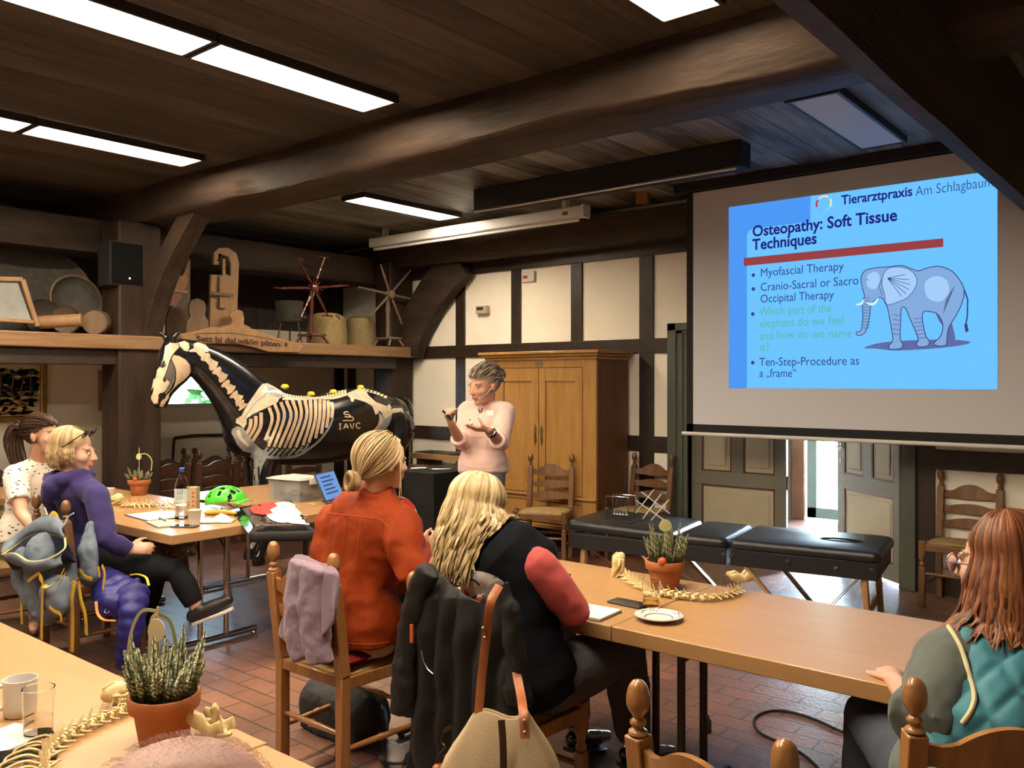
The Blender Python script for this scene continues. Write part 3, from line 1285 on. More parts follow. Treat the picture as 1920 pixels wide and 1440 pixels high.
for s in (-1, 1):
    q = MB()
    q.bar((-.5, s * .285, .47), (-.02, s * .285, .02), .02, .045, (0, 1, 0))
    q.build('brace', m_beechleg, t, bev=.003)
    q = MB()
    q.bar((.2, s * .285, .47), (.60, s * .285, .02), .02, .045, (0, 1, 0))
    q.build('brace', m_beechleg, t, bev=.003)
    for A, B in (((.58, s * .285, .04), (.9, s * .27, .42)), ((.0, s * .285, .04), (.1, s * .27, .44)), ((-.04, s * .285, .04), (-.85, s * .27, .42))):
        q = MB()
        q.tube([A, B], .0025, 6)
        q.build('cable', m_steel, t)
for x in (-.255, -.21, .10, .155, .5, .98):
    q = MB()
    q.lathe([(.016, 0), (.016, .006), (.008, .009)], 12, Matrix.Rotation(PI / 2, 4, 'X'), (x, -.312, .49))
    q.build('corner_bolt', mat('black_knob', (.02, .02, .02), .4), t)
q = MB()
q.lathe([(.013, 0), (.013, .005), (.002, .006)], 12, Matrix.Rotation(PI / 2, 4, 'X'), (.78, -.312, .485))
q.build('badge', m_chrome, t)

# ------------------------------------------------------------------ projection screen with its slide
SY = 6.5
t = thing('projection_screen', 'large roll-down projection screen showing a blue slide with an elephant', 'projection screen', (-2.2, SY, 0))
m_blackb = mat('black_screen_border', (.012, .012, .012), .8)
m_scr = mat('matt_white_screen_cloth', (.72, .73, .79), .9)
L = lambda x: x + 2.2
q = MB()
q.box(L(-3.42), L(-.96), -.002, .002, 1.245, 3.165)
q.build('screen_cloth', m_scr, t, smooth=0)
q = MB()
q.box(L(-3.48), L(-3.42), -.0025, .0025, 1.18, 3.2)
q.box(L(-.96), L(-.94), -.0025, .0025, 1.18, 3.2)
q.box(L(-3.48), L(-.94), -.0025, .0025, 1.18, 1.245)
q.box(L(-3.48), L(-.94), -.0025, .0025, 3.165, 3.2)
q.build('border', m_blackb, t, smooth=0)
q = MB()
q.tube([(L(-3.52), 0, 1.165), (L(-.93), 0, 1.165)], .016, 12)
q.build('bottom_bar', m_white, t)
q = MB()
q.box(L(-3.58), L(-.93), -.05, .06, 3.175, 3.248)
q.build('roller_case', m_blackb, t, bev=.008)
SE = .36
sl_bg = emis('slide_light_blue', (.13, .47, .93), SE)
sl_band = emis('slide_mid_blue', (.065, .27, .78), SE)
sl_navy = emis('slide_navy_ink', (.012, .016, .16), SE)
sl_ink = emis('slide_dark_ink', (.03, .055, .21), SE)
sl_teal = emis('slide_green_ink', (.10, .40, .30), SE)
sl_red = emis('slide_red_bar', (.27, .045, .05), SE)
sl_ele = emis('slide_elephant_grey', (.20, .35, .62), SE)
sl_ele2 = emis('slide_elephant_light', (.33, .52, .82), SE)
sl_line = emis('slide_elephant_line', (.035, .045, .16), SE)
sl_shadow = emis('slide_elephant_ground', (.10, .13, .32), SE)
sl_tusk = emis('slide_tusk', (.55, .78, .98), SE)
bx0, bx1, bz0, bz1 = -3.1, -1.178, 1.546, 3.006
q = MB()
q.box(L(bx0), L(bx1), -.004, -.0021, bz0, bz1)
slide = q.build('slide', sl_bg, t, smooth=0)


def sp(px, py):
    p = ony(px, py, SY)
    return (L(p.x), p.z)


def flat(name, poly, m, lay):
    q = MB()
    q.prism(poly, .0004, Matrix(((1, 0, 0, 0), (0, 0, -1, -.0042 - lay * .0006), (0, 1, 0, 0), (0, 0, 0, 1))))
    return q.build(name, m, slide, smooth=0)


def seg(name, lines, m, lay, w=.005):
    q = MB()
    M = Matrix(((1, 0, 0, 0), (0, 0, -1, -.0042 - lay * .0006), (0, 1, 0, 0), (0, 0, 0, 1)))
    for ln in lines:
        A, B = [], []
        for i, p in enumerate(ln):
            d = V(ln[min(i + 1, len(ln) - 1)]) - V(ln[max(i - 1, 0)])
            d.normalize()
            nn = V((-d.y, d.x)) * (w / 2)
            A.append(V(p) + nn)
            B.append(V(p) - nn)
        q.add([M @ V((p.x, p.y, 0)) for p in A + B], [(i + 1, i, len(ln) + i, len(ln) + i + 1) for i in range(len(ln) - 1)])
    return q.build(name, m, slide, smooth=0)


xb = sp(1401, 600)[0]
zt = sp(1401, 430)[1]
xc = sp(1520, 400)[0]
rr = .05
flat('side_band', [(L(bx0), bz0), (xb, bz0), (xb, zt - rr), (xb + rr * .3, zt - rr * .3), (xb + rr, zt), (xc, zt), (xc, bz1), (L(bx0), bz1)], sl_band, 0)
flat('red_bar', [sp(1395, 499), sp(1769, 463), sp(1769, 447), sp(1395, 484)], sl_red, 1)
flat('tusk', [sp(1604, 571), sp(1614, 568), sp(1622, 560), sp(1618, 571), sp(1608, 573)], sl_tusk, 5)


def line(s, px, py, px2, size, m, bold=0, shear=0, name='lettering'):
    a = sp(px, py)
    b2 = sp(px2, py)
    M = Matrix(((1, 0, 0, a[0]), (0, 0, -1, -.0056), (0, 1, 0, a[1]), (0, 0, 0, 1)))
    return text(name, s, size, M, m, slide, .0003, bold=bold, wid=b2[0] - a[0], shear=shear)


def lz(s, px, py, px2, py2, size, m, bold=0):
    """text from one pixel to another on the screen plane"""
    return line(s, px, py, px2, size, m, bold)


lz('Tierarztpraxis', 1578, 384, 1711, 0, .098, sl_navy, .002)
lz('Am Schlagbaum', 1717, 368, 1862, 0, .10, sl_ink, -.0008)
lz('Osteopathy: Soft Tissue', 1411, 444, 1682, 0, .122, sl_navy, .0028)
lz('Techniques', 1411, 469, 1532, 0, .122, sl_navy, .0028)
for s, x, y, x2, m in (('Myofascial Therapy', 1426, 519, 1581, sl_ink), ('Cranio-Sacral or Sacro', 1426, 546, 1609, sl_ink), ('Occipital Therapy', 1426, 568, 1563, sl_ink),
                       ('Which part of the', 1424, 592, 1559, sl_teal), ('elephant do we feel', 1424, 614, 1581, sl_teal), ('and how do we name', 1424, 637, 1597, sl_teal), ('it?', 1424, 658, 1441, sl_teal),
                       ('Ten-Step-Procedure as', 1424, 686, 1611, sl_ink), ('a \u201eframe\u201c', 1424, 707, 1493, sl_ink)):
    lz(s, x, y, x2, 0, .093, m)
for x, y in ((1413, 516), (1413, 542), (1412, 589), (1412, 680)):
    c = sp(x, y)
    flat('bullet', [(c[0] + .015 * math.cos(a * PI / 8), c[1] + .015 * math.sin(a * PI / 8)) for a in range(16)], sl_ink, 2)
# ring of coloured strokes beside the practice name
c = sp(1545, 382)
for a0, a1, col in ((.9, 2.3, (.75, .62, .45)), (-.6, .6, (.55, .75, .45)), (3.6, 4.6, (.13, .42, .75)), (2.5, 3.5, (.45, .03, .06)), (4.9, 5.5, (.2, .55, .85))):
    seg('emblem_stroke', [[(c[0] + .055 * math.cos(a0 + (a1 - a0) * j / 6), c[1] + .055 * math.sin(a0 + (a1 - a0) * j / 6)) for j in range(7)]], emis('emblem_%d' % int(a0 * 10), col, SE), 2, .014)
E0 = lambda pts: [sp(1280 + x / 2.483, 280 + y / 2.483) for x, y in pts]
E_ = lambda pts: [(p.x, p.y) for p in catmull([V((x, y, 0)) for x, y in E0(pts)], 3, True)] if len(pts) > 4 else E0(pts)
flat('elephant_ground', E_([(845, 925), (900, 905), (1000, 893), (1200, 885), (1330, 893), (1320, 908), (1200, 925), (1000, 937), (900, 928)]), sl_shadow, 1)
flat('elephant_far_leg', E_([(1180, 755), (1240, 780), (1262, 840), (1270, 885), (1258, 896), (1232, 893), (1225, 840), (1195, 800)]), sl_shadow, 1)
body = E_([(832, 600), (850, 565), (900, 552), (960, 548), (1020, 541), (1075, 560), (1100, 566), (1150, 550), (1200, 546), (1255, 568), (1295, 615), (1312, 660), (1300, 720), (1270, 780), (1240, 830), (1232, 880), (1230, 905), (1215, 916), (1178, 913), (1172, 900), (1203, 868), (1212, 815), (1190, 770),
           (1160, 757), (1122, 757), (1118, 800), (1133, 868), (1150, 895), (1140, 916), (1098, 919), (1090, 902), (1098, 880), (1062, 795), (1040, 742), (1020, 740), (1016, 800), (1014, 880), (1025, 905), (1018, 926), (968, 931), (962, 912), (980, 885), (967, 800), (950, 722), (925, 690), (900, 700),
           (876, 732), (872, 780), (853, 848), (828, 866), (810, 862), (812, 850), (832, 842), (840, 780), (838, 720), (848, 685), (838, 645)])
flat('elephant', body, sl_ele, 2)
ear = E_([(948, 562), (1000, 548), (1060, 562), (1090, 600), (1086, 640), (1050, 688), (990, 716), (946, 722), (942, 680), (928, 620)])
flat('elephant_ear', ear, sl_ele2, 3)
flat('elephant_flank', E_([(1130, 620), (1180, 590), (1230, 610), (1240, 670), (1200, 710), (1140, 690)]), sl_ele2, 3)
flat('elephant_brow', E_([(860, 590), (900, 570), (920, 600), (900, 650), (862, 640)]), sl_ele2, 3)
W_ = []
W_.append(body + body[:1])
seg('elephant_outline', W_, sl_line, 4, .006)
seg('elephant_ear_outline', [ear + ear[:1]] + [E_([(955, 600), (1000 + 60 * math.cos(a), 630 + 60 * math.sin(a))]) for a in (-.9, -.4, 0, .4, .8, 1.2)], sl_line, 4, .004)
seg('elephant_folds', [E_([(840, 690 + i * 14), (858, 694 + i * 14), (874, 690 + i * 14)]) for i in range(11)] + [E_([(980, 770 + i * 22), (1010, 774 + i * 22)]) for i in range(5)]
    + [E_([(1265 - i * 9, 640 + i * 12), (1240 - i * 6, 700 + i * 16)]) for i in range(5)] + [E_([(1075 + i * 3, 790 + i * 18), (1115 + i * 4, 786 + i * 18)]) for i in range(6)]
    + [E_([(850, 610), (862, 605), (870, 612)]), E_([(935, 590), (915, 640), (930, 680)])], sl_line, 4, .0035)
seg('elephant_tail', [E_([(1312, 655), (1328, 700), (1326, 780), (1318, 820)])], sl_line, 4, .009)
flat('elephant_tail_tip', E_([(1312, 815), (1325, 812), (1333, 845), (1318, 853)]), sl_line, 4)
flat('elephant_tusk', E_([(852, 712), (885, 716), (912, 690), (905, 715), (880, 728)]), sl_tusk, 5)

# ------------------------------------------------------------------ screen cases under the ceiling
t = thing('screen_case', 'white roll-up screen case hanging under the far ceiling bay', 'screen case', (-5.8, 6.32, 3.08))
q = MB()
q.box(-1.42, 1.4, -.05, .05, -.02, .08)
q.build('case', m_white, t, bev=.01)
q = MB()
q.tube([(-1.36, -.02, -.045), (1.36, -.02, -.045)], .014, 10)
q.build('pull_bar', m_white, t)
q = MB()
q.box(1.4, 1.435, -.055, .055, -.03, .085)
q.build('end_cap', m_white, t, bev=.006)
q = MB()
q.box(1.2, 1.26, -.0515, -.049, .01, .04)
q.build('maker_plate', mat('grey_plate', (.12, .12, .12), .5), t, smooth=0)
for x in (-1.2, 1.2):
    q = MB()
    q.box(x - .02, x + .02, -.03, .03, .08, CZ - 3.08)
    q.build('bracket', m_white, t, smooth=0)
t = thing('screen_case', 'black long screen case with a silver edge under the ceiling', 'screen case', (-3.77, 5.6, 3.1))
q = MB()
q.box(-1.22, 1.22, -.09, .09, -.03, CZ - 3.1)
q.build('case', m_blackb, t, bev=.008)
q = MB()
q.tube([(-1.2, -.095, -.045), (1.2, -.095, -.045)], .013, 10)
q.build('pull_bar', m_steel, t)
q = MB()
q.prism([(-.06, 0), (.06, 0), (.06, .05), (0, .1), (-.06, .05)], .1, Matrix.Translation((-3.95, 6.55, 3.16)))
single('wood_block', q, m_honey, 'small pale wooden block on the far wall beam', 'wood block', bev=.004)

# wall fittings
q = MB()
t = thing('thermostat_box', 'small beige box on the second upper wall panel', 'thermostat', tuple(ony(908, 581, FW - .004)))
q.box(-.08, .08, -.055, 0, -.045, .04)
q.build('housing', mat('beige_plastic', (.55, .48, .34), .5), t, bev=.005)
q = MB()
q.box(-.06, .03, -.058, -.054, -.005, .025)
q.build('display', mat('dark_display', (.05, .05, .04), .3), t, smooth=0)
t = thing('alarm_sign', 'small white wall box with a red mark on the third upper panel', 'wall box', tuple(ony(993, 519, FW - .004)))
q = MB()
q.box(-.08, .08, -.03, 0, -.055, .055)
q.build('housing', m_white, t, bev=.005)
q = MB()
q.box(-.065, -.005, -.032, -.029, -.018, .012)
q.build('red_mark', mat('signal_red', (.55, .03, .03), .5), t, smooth=0)

# ------------------------------------------------------------------ the life-size horse model
HX = -6.65
m_horse = mat('gloss_black_lacquer', (.010, .010, .012), .22, spec=.6, coat=.3)
m_bone = mat('painted_bone_cream', (.78, .62, .43), .35, c2=(.62, .44, .28), sc=14, coat=.3)
m_bone2 = mat('painted_bone_pale', (.80, .70, .52), .35, c2=(.60, .50, .36), sc=16, coat=.3)
m_boneg = mat('painted_bone_grey', (.40, .41, .40), .35, c2=(.22, .24, .25), sc=12, coat=.3)
m_boneb = mat('painted_bone_dark', (.10, .09, .085), .35)

t_h = thing('horse', 'life-size black lacquered horse model with its painted skeleton, standing below the shelf', 'horse model', (HX, 5.1, 0))
q = MB()


def loft(q, secs, n=22, p=2.3):
    """secs: (centre, axis u (x), axis v) superellipse rings"""
    vs = []
    for c, hu, v in secs:
        for k in range(n):
            a = 2 * PI * k / n
            ca, sa = math.cos(a), math.sin(a)
            e = 2 / p
            vs.append(V(c) + V((hu, 0, 0)) * (abs(ca) ** e * (1 if ca > 0 else -1)) + V(v) * (abs(sa) ** e * (1 if sa > 0 else -1)))
    fs = []
    for i in range(len(secs) - 1):
        for k in range(n):
            k2 = (k + 1) % n
            fs.append((i * n + k, i * n + k2, (i + 1) * n + k2, (i + 1) * n + k))
    fs.append(tuple(range(n - 1, -1, -1)))
    fs.append(tuple((len(secs) - 1) * n + k for k in range(n)))
    q.add(vs, fs)


Y = 5.1
bd = [(4.19, 1.26, 1.06, .10), (4.27, 1.46, .96, .19), (4.4, 1.56, .92, .235), (4.55, 1.60, .87, .26), (4.7, 1.555, .84, .28), (4.9, 1.49, .82, .305), (5.1, 1.465, .81, .325),
      (5.3, 1.495, .82, .325), (5.5, 1.528, .84, .315), (5.67, 1.535, .86, .30), (5.85, 1.512, .88, .285), (6.02, 1.465, .93, .25), (6.15, 1.425, 1.0, .20), (6.24, 1.34, 1.1, .12)]
loft(q, [((0, y - Y, (a + b2) / 2), hw, (0, 0, (a - b2) / 2)) for y, a, b2, hw in bd])
pairs = [((4.62, 1.57), (4.24, 1.05), .20), ((4.50, 1.645), (4.17, 1.15), .17), ((4.37, 1.735), (4.115, 1.28), .14), ((4.22, 1.82), (4.04, 1.41), .115), ((4.07, 1.888), (3.965, 1.515), .10), ((3.91, 1.94), (3.885, 1.60), .092), ((3.78, 1.955), (3.83, 1.66), .085), ((3.70, 1.95), (3.80, 1.70), .07)]
loft(q, [((0, (a[0] + c[0]) / 2 - Y, (a[1] + c[1]) / 2), hw, (0, (a[0] - c[0]) / 2, (a[1] - c[1]) / 2)) for a, c, hw in pairs], p=2.1)
hd = [((3.68, 1.965), (3.82, 1.74), .07), ((3.615, 1.935), (3.845, 1.69), .09), ((3.572, 1.85), (3.838, 1.645), .098), ((3.545, 1.75), (3.80, 1.60), .095), ((3.522, 1.65), (3.735, 1.548), .08), ((3.50, 1.55), (3.672, 1.487), .064), ((3.487, 1.48), (3.648, 1.44), .06), ((3.497, 1.42), (3.635, 1.40), .056), ((3.53, 1.385), (3.61, 1.378), .035)]
loft(q, [((0, (a[0] + c[0]) / 2 - Y, (a[1] + c[1]) / 2), hw, (0, (a[0] - c[0]) / 2, (a[1] - c[1]) / 2)) for a, c, hw in hd], p=2.2)
for sx, ty in ((1, 3.685), (-1, 3.60)):
    q.tube([(sx * .05, 3.66 - Y, 1.925), (sx * .062, 3.655 - Y, 1.965), (sx * .075, ty + .01 - Y, 2.0), (sx * .08, ty - Y, 2.03)], [.028, .03, .02, .004], 10)
for sx, dy in ((1, 0), (-1, .1)):
    x = sx * .14
    q.limb([(x, 4.5 + dy - Y, 1.05), (x, 4.46 + dy - Y, .8), (x, 4.46 + dy - Y, .55), (x, 4.455 + dy - Y, .48), (x, 4.45 + dy - Y, .3), (x, 4.45 + dy - Y, .16), (x, 4.42 + dy - Y, .1)], [.15, .09, .058, .06, .038, .048, .042], 14)
    q.lathe([(.066, 0), (.062, .03), (.05, .09), (.02, .1)], 16, None, (x, 4.40 + dy - Y, 0))
    dy = dy * .5 if sx < 0 else 0
    q.limb([(x, 6.02 + dy - Y, 1.12), (x, 5.93 + dy - Y, .9), (x, 6.02 + dy - Y, .68), (x, 6.13 + dy - Y, .52), (x, 6.11 + dy - Y, .44), (x, 6.1 + dy - Y, .28), (x, 6.09 + dy - Y, .16), (x, 6.06 + dy - Y, .1)], [.2, .16, .085, .058, .05, .038, .048, .042], 14)
    q.lathe([(.064, 0), (.06, .03), (.05, .09), (.02, .1)], 16, None, (x, 6.04 + dy - Y, 0))
horse = voxel('body', q, .017, m_horse, t_h, 8)
q = MB()
P = catmull([(0, 6.17 - Y, 1.41), (0, 6.27 - Y, 1.37), (-.02, 6.34 - Y, 1.2), (-.03, 6.34 - Y, .9), (-.03, 6.32 - Y, .6)], 6)
q.tube(P, [.03 + .035 * math.sin(PI * min(1, i / 18)) for i in range(len(P))], 10)
q.build('tail', m_horse, t_h)
bpy.context.view_layer.update()
CAM = V((0, 0, CAMZ))


class Skin:
    """a built surface that paint and seams can be laid on"""
    def __init__(s, obj, org=None, guess=None, also=()):
        s.obj = obj
        s.org = V(org if org is not None else obj.parent.location)
        me = obj.data
        vs, fs = [v.co + s.org for v in me.vertices], [tuple(p.vertices) for p in me.polygons]
        for o2 in also:
            k = len(vs)
            vs += [v.co + s.org for v in o2.data.vertices]
            fs += [tuple(i + k for i in p.vertices) for p in o2.data.polygons]
        s.b = BVHTree.FromPolygons(vs, fs)
        s.guess = guess or (lambda px, py: onx(px, py, HX + .1))

    def at(s, px, py, off):
        a = ray(px)
        d = V((a[0], a[1], -(py - HY) / FPX)).normalized()
        h = s.b.ray_cast(CAM, d)
        if h[0] is None:
            n2 = s.b.find_nearest(s.guess(px, py))
            return n2[0] + n2[1] * off
        return h[0] + (h[1] if h[1].dot(d) < 0 else -h[1]) * off

    def line(s, name, pts, r, m, off=.001, n=6, k=6):
        q = MB()
        P = [s.at(p.x, p.y, off) - s.org for p in catmull([V((a, c, 0)) for a, c in pts], k)]
        q.tube(P, r, n)
        return q.build(name, m, s.obj)


HS = Skin(horse)
HB = HS.b


def paint_on(name, polys, m, off=.0025, L=5.0, S=None):
    """paint: flat outlines carried onto a skin"""
    S = S or HS
    bm = bmesh.new()
    for poly in polys:
        vs = [bm.verts.new((p[0], p[1], 0)) for p in poly]
        for tr in tessellate_polygon([[V((p[0], p[1], 0)) for p in poly]]):
            try:
                bm.faces.new([vs[i] for i in tr])
            except ValueError:
                pass
    for _ in range(6):
        le = [e for e in bm.edges if e.calc_length() > L]
        if not le:
            break
        bmesh.ops.subdivide_edges(bm, edges=le, cuts=1)
        bmesh.ops.triangulate(bm, faces=bm.faces[:])
    bmesh.ops.remove_doubles(bm, verts=bm.verts[:], dist=.02)
    for v in bm.verts:
        v.co = S.at(v.co.x, v.co.y, off) - S.org
    bad = [f for f in bm.faces if max(e.calc_length() for e in f.edges) > .12]
    bmesh.ops.delete(bm, geom=bad, context='FACES')
    me = bpy.data.meshes.new(name)
    bm.to_mesh(me)
    bm.free()
    me.materials.append(m)
    me.polygons.foreach_set('use_smooth', [True] * len(me.polygons))
    o = bpy.data.objects.new(name, me)
    C.objects.link(o)
    o.parent = S.obj
    return o


A_ = lambda pts: [(270 + x / 5.144, 620 + y / 5.144) for x, y in pts]
B_ = lambda pts: [(500 + x / 6.857, 700 + y / 6.857) for x, y in pts]


def band(pts, w0, w1=None, k=4):
    w1 = w0 if w1 is None else w1
    P = [p.to_2d() for p in catmull([V((x, y, 0)) for x, y in pts], k)]
    A, B = [], []
    for i, p in enumerate(P):
        d = P[min(i + 1, len(P) - 1)] - P[max(i - 1, 0)]
        d.normalize()
        w = (w0 + (w1 - w0) * i / (len(P) - 1)) / 2
        A.append((p.x - d.y * w, p.y + d.x * w))
        B.append((p.x + d.y * w, p.y - d.x * w))
    return A + B[::-1]


def vert_bone(p0, p1, w):
    a, c = V(p0), V(p1)
    d = c - a
    n2 = V((-d.y, d.x)).normalized() * w
    out = []
    for f, g in ((-.06, .1), (-.02, .5), (.12, .55), (.3, .32), (.62, .34), (.82, .62), (.98, .56), (1.06, .15)):
        out.append(tuple(a + d * f + n2 * g))
    for f, g in ((1.02, -.25), (.9, -.58), (.7, -.42), (.4, -.3), (.2, -.52), (.04, -.5), (-.04, -.2)):
        out.append(tuple(a + d * f + n2 * g))
    return out


skull = A_([(205, 150), (260, 118), (330, 120), (338, 160), (300, 200), (268, 240), (245, 290), (222, 370), (205, 420), (180, 480), (200, 500), (225, 470), (250, 500), (215, 570), (175, 605), (140, 645), (132, 700), (95, 705), (70, 660), (76, 560), (95, 470), (115, 455), (128, 380), (150, 352), (188, 300), (195, 230)])
jaw = A_([(285, 235), (340, 245), (400, 280), (440, 330), (447, 390), (430, 430), (380, 480), (320, 520), (280, 560), (240, 610), (235, 650), (200, 700), (185, 738), (150, 730), (160, 690), (180, 660), (215, 625), (262, 575), (290, 530), (305, 480), (310, 400), (295, 340), (268, 280)])
paint_on('skull_paint', [skull, jaw], m_bone)
paint_on('cheek_shade_paint', [A_([(262, 290), (288, 340), (301, 400), (296, 465), (262, 530), (215, 590), (192, 610), (215, 560), (252, 498), (228, 465), (196, 492), (212, 420), (235, 350)])], mat('painted_shade_grey', (.13, .12, .105), .35), .0035)
paint_on('teeth_paint', [band(A_([(292, 470), (250, 550), (205, 610)]), 1.6)], m_boneg, .0045)
for pl_ in ([A_([(178 + 34 * math.cos(i * PI / 8), 322 + 36 * math.sin(i * PI / 8)) for i in range(16)]), A_([(172 + 34 * math.cos(i * PI / 8), 632 + 34 * math.sin(i * PI / 8)) for i in range(16)]),
                       A_([(72, 600), (84, 560), (98, 545), (92, 590), (78, 625)]), band(A_([(160, 660), (148, 710), (146, 740)]), 1.4)]):
    paint_on('face_mark_paint', [pl_], m_horse, .006)
paint_on('neck_bone_paint', [A_([(340, 112), (390, 100), (430, 120), (440, 160), (420, 202), (380, 190), (345, 150)]),
                             A_([(428, 192), (478, 170), (480, 125), (520, 112), (590, 135), (620, 170), (622, 205), (595, 205), (580, 240), (560, 262), (530, 240), (500, 207), (440, 207)])], m_bone2)
for p0, p1 in (((578, 240), (688, 352)), ((690, 372), (778, 470)), ((775, 500), (856, 580)), ((856, 606), (930, 672)), ((922, 690), (962, 742))):
    paint_on('neck_bone_paint', [vert_bone(A_([p0])[0], A_([p1])[0], 18)], m_bone)
    paint_on('neck_shade_paint', [band([A_([(p0[0] + 18 + .25 * (p1[0] - p0[0]), p0[1] + 10)])[0], A_([(p0[0] * .4 + p1[0] * .6 + 8, p0[1] * .4 + p1[1] * .6 - 8)])[0]], 2.2, 1.5)], m_boneg, .004)
paint_on('shoulder_blade_paint', [A_([(1100, 560), (1140, 515), (1190, 510), (1250, 540), (1330, 590), (1345, 630), (1300, 660), (1290, 690), (1150, 760), (1050, 800), (990, 850), (990, 900), (965, 940), (920, 905), (885, 890), (890, 850), (940, 820), (970, 760), (1010, 690), (1060, 620)])], m_bone2, .004)
paint_on('shoulder_shade_paint', [A_([(1140, 545), (1190, 530), (1260, 560), (1338, 610), (1336, 635), (1290, 648), (1220, 620), (1180, 600)]), band(A_([(1180, 600), (1150, 640), (1075, 695), (1010, 780), (970, 850)]), 2.6, 2)], m_boneg, .0055)
paint_on('foreleg_bone_paint', [A_([(850, 950), (900, 920), (960, 940), (985, 975), (1010, 1020), (1060, 1080), (1130, 1140), (1190, 1165), (1185, 1200), (1150, 1230), (1115, 1260), (1030, 1260), (1020, 1210), (1040, 1180), (960, 1160), (900, 1100), (870, 1030), (845, 985)]),
                                A_([(1025, 1245), (1110, 1245), (1120, 1290), (1100, 1320), (1105, 1440), (1055, 1440), (1050, 1330), (1020, 1290)]), A_([(1128, 1200), (1160, 1170), (1197, 1175), (1187, 1220), (1150, 1290), (1118, 1400), (1114, 1310)]),
                                [(474, 899), (486, 899), (484, 985), (476, 985)], band([(478, 990), (479, 1010), (470, 1028)], 9, 7)], m_boneg, .004)
paint_on('foreleg_light_paint', [band(A_([(905, 960), (940, 1040), (1010, 1110)]), 7, 5), band(A_([(1078, 1330), (1080, 1440)]), 5, 5), band(A_([(890, 870), (960, 880)]), 7, 8)], m_bone2, .0055)
ribs = [band(A_(r), 6.8, 6.2) for r in ([(1032, 850), (1022, 930), (985, 1000)], [(1078, 822), (1072, 925), (1012, 1030)], [(1128, 790), (1122, 930), (1045, 1065)])]
RB = ([(30, 440), (68, 600), (-20, 860)], [(100, 390), (150, 590), (22, 940)], [(180, 370), (225, 570), (92, 950)], [(250, 352), (310, 570), (155, 955)], [(330, 345), (378, 570), (225, 960)], [(415, 340), (440, 570), (292, 960)], [(490, 335), (510, 570), (375, 950)],
      [(560, 335), (562, 600), (465, 925)], [(625, 335), (622, 600), (540, 890)], [(685, 335), (678, 570), (627, 835)], [(740, 342), (736, 530), (702, 775)], [(790, 350), (792, 520), (768, 700)], [(832, 372), (846, 460), (836, 575)])
for r in RB:
    ribs.append(band(B_(r), 6.3, 5.6))
for i, r in enumerate(ribs):
    paint_on('rib_paint', [r], m_bone)
paint_on('rib_cartilage_paint', [band(B_([(850, 575), (800, 700), (690, 850), (560, 960), (430, 1040), (300, 1078), (150, 1085), (0, 1072), (-80, 1040)]), 3.5, 6)]
         + [band(B_([(r[2][0] - 8, r[2][1] + 12), (r[2][0] - 45, r[2][1] + (1050 - r[2][1]) * .5), (r[2][0] - 100, min(1075, r[2][1] + 110))]), 4.6, 4) for r in RB[1:9]], m_boneg, .0015)
sp_, TOP = [], catmull([V((x, y, 0)) for x, y in B_([(0, 135), (110, 205), (230, 262), (400, 296), (600, 292), (800, 262), (1030, 216)])], 6)
paint_on('spine_paint', [[(TOP[i].x, TOP[i].y - 1), (TOP[i + 1].x - .9, TOP[i + 1].y - 1), (TOP[i + 1].x - 2.2 + .06 * i, TOP[i + 1].y + 7), (TOP[i].x - 1.4 + .06 * i, TOP[i].y + 7)] for i in range(len(TOP) - 1)]
         + [band(B_([(200, 330), (430, 330), (650, 318), (850, 320), (1030, 270)]), 4, 5)]
         + [B_([(1240 + 45 * i, 195 + 9 * i + (i * i)), (1278 + 45 * i, 200 + 9 * i + i * i), (1270 + 45 * i, 232 + 9 * i + i * i), (1230 + 45 * i, 226 + 9 * i + i * i)]) for i in range(7)], m_bone2)
paint_on('pelvis_paint', [B_([(1035, 260), (1090, 235), (1180, 200), (1260, 210), (1310, 290), (1400, 370), (1480, 400), (1540, 422), (1570, 395), (1600, 430), (1595, 470), (1625, 450), (1735, 447), (1762, 520), (1725, 495), (1622, 510), (1600, 540), (1530, 580), (1490, 560), (1480, 510), (1440, 480), (1395, 535), (1385, 500), (1365, 450), (1350, 420), (1260, 370), (1130, 330), (1110, 370), (1085, 365), (1070, 320), (1035, 290)])], m_bone2, .004)
paint_on('thigh_bone_paint', [B_([(1490, 572), (1600, 545), (1622, 475), (1605, 570), (1580, 640), (1530, 720), (1480, 745), (1400, 745), (1360, 752), (1420, 670), (1442, 600), (1440, 520), (1470, 515)])], m_boneg, .003)
paint_on('thigh_light_paint', [band(B_([(1465, 545), (1470, 610), (1425, 690), (1375, 745)]), 4.5, 6), band(B_([(1560, 430), (1570, 500), (1530, 560)]), 4, 5), band(B_([(1440, 500), (1400, 520)]), 3, 3)], m_bone2, .005)
paint_on('lettering_paint', [band(B_(p), 1.9) for p in ([(928, 650), (958, 650)], [(942, 652), (942, 718)], [(928, 719), (958, 717)], [(988, 713), (1016, 650), (1050, 708)], [(1002, 690), (1038, 688)], [(1070, 646), (1098, 710), (1120, 640)],
                                                          [(1200, 650), (1172, 636), (1150, 662), (1157, 692), (1180, 706), (1203, 698)], [(1048, 503), (1015, 494), (990, 512), (1010, 530), (1050, 532), (1072, 548), (1040, 563), (1000, 555)], [(1058, 560), (1100, 565), (1113, 590), (1090, 610), (1040, 606), (975, 612)])], m_bone, .003)

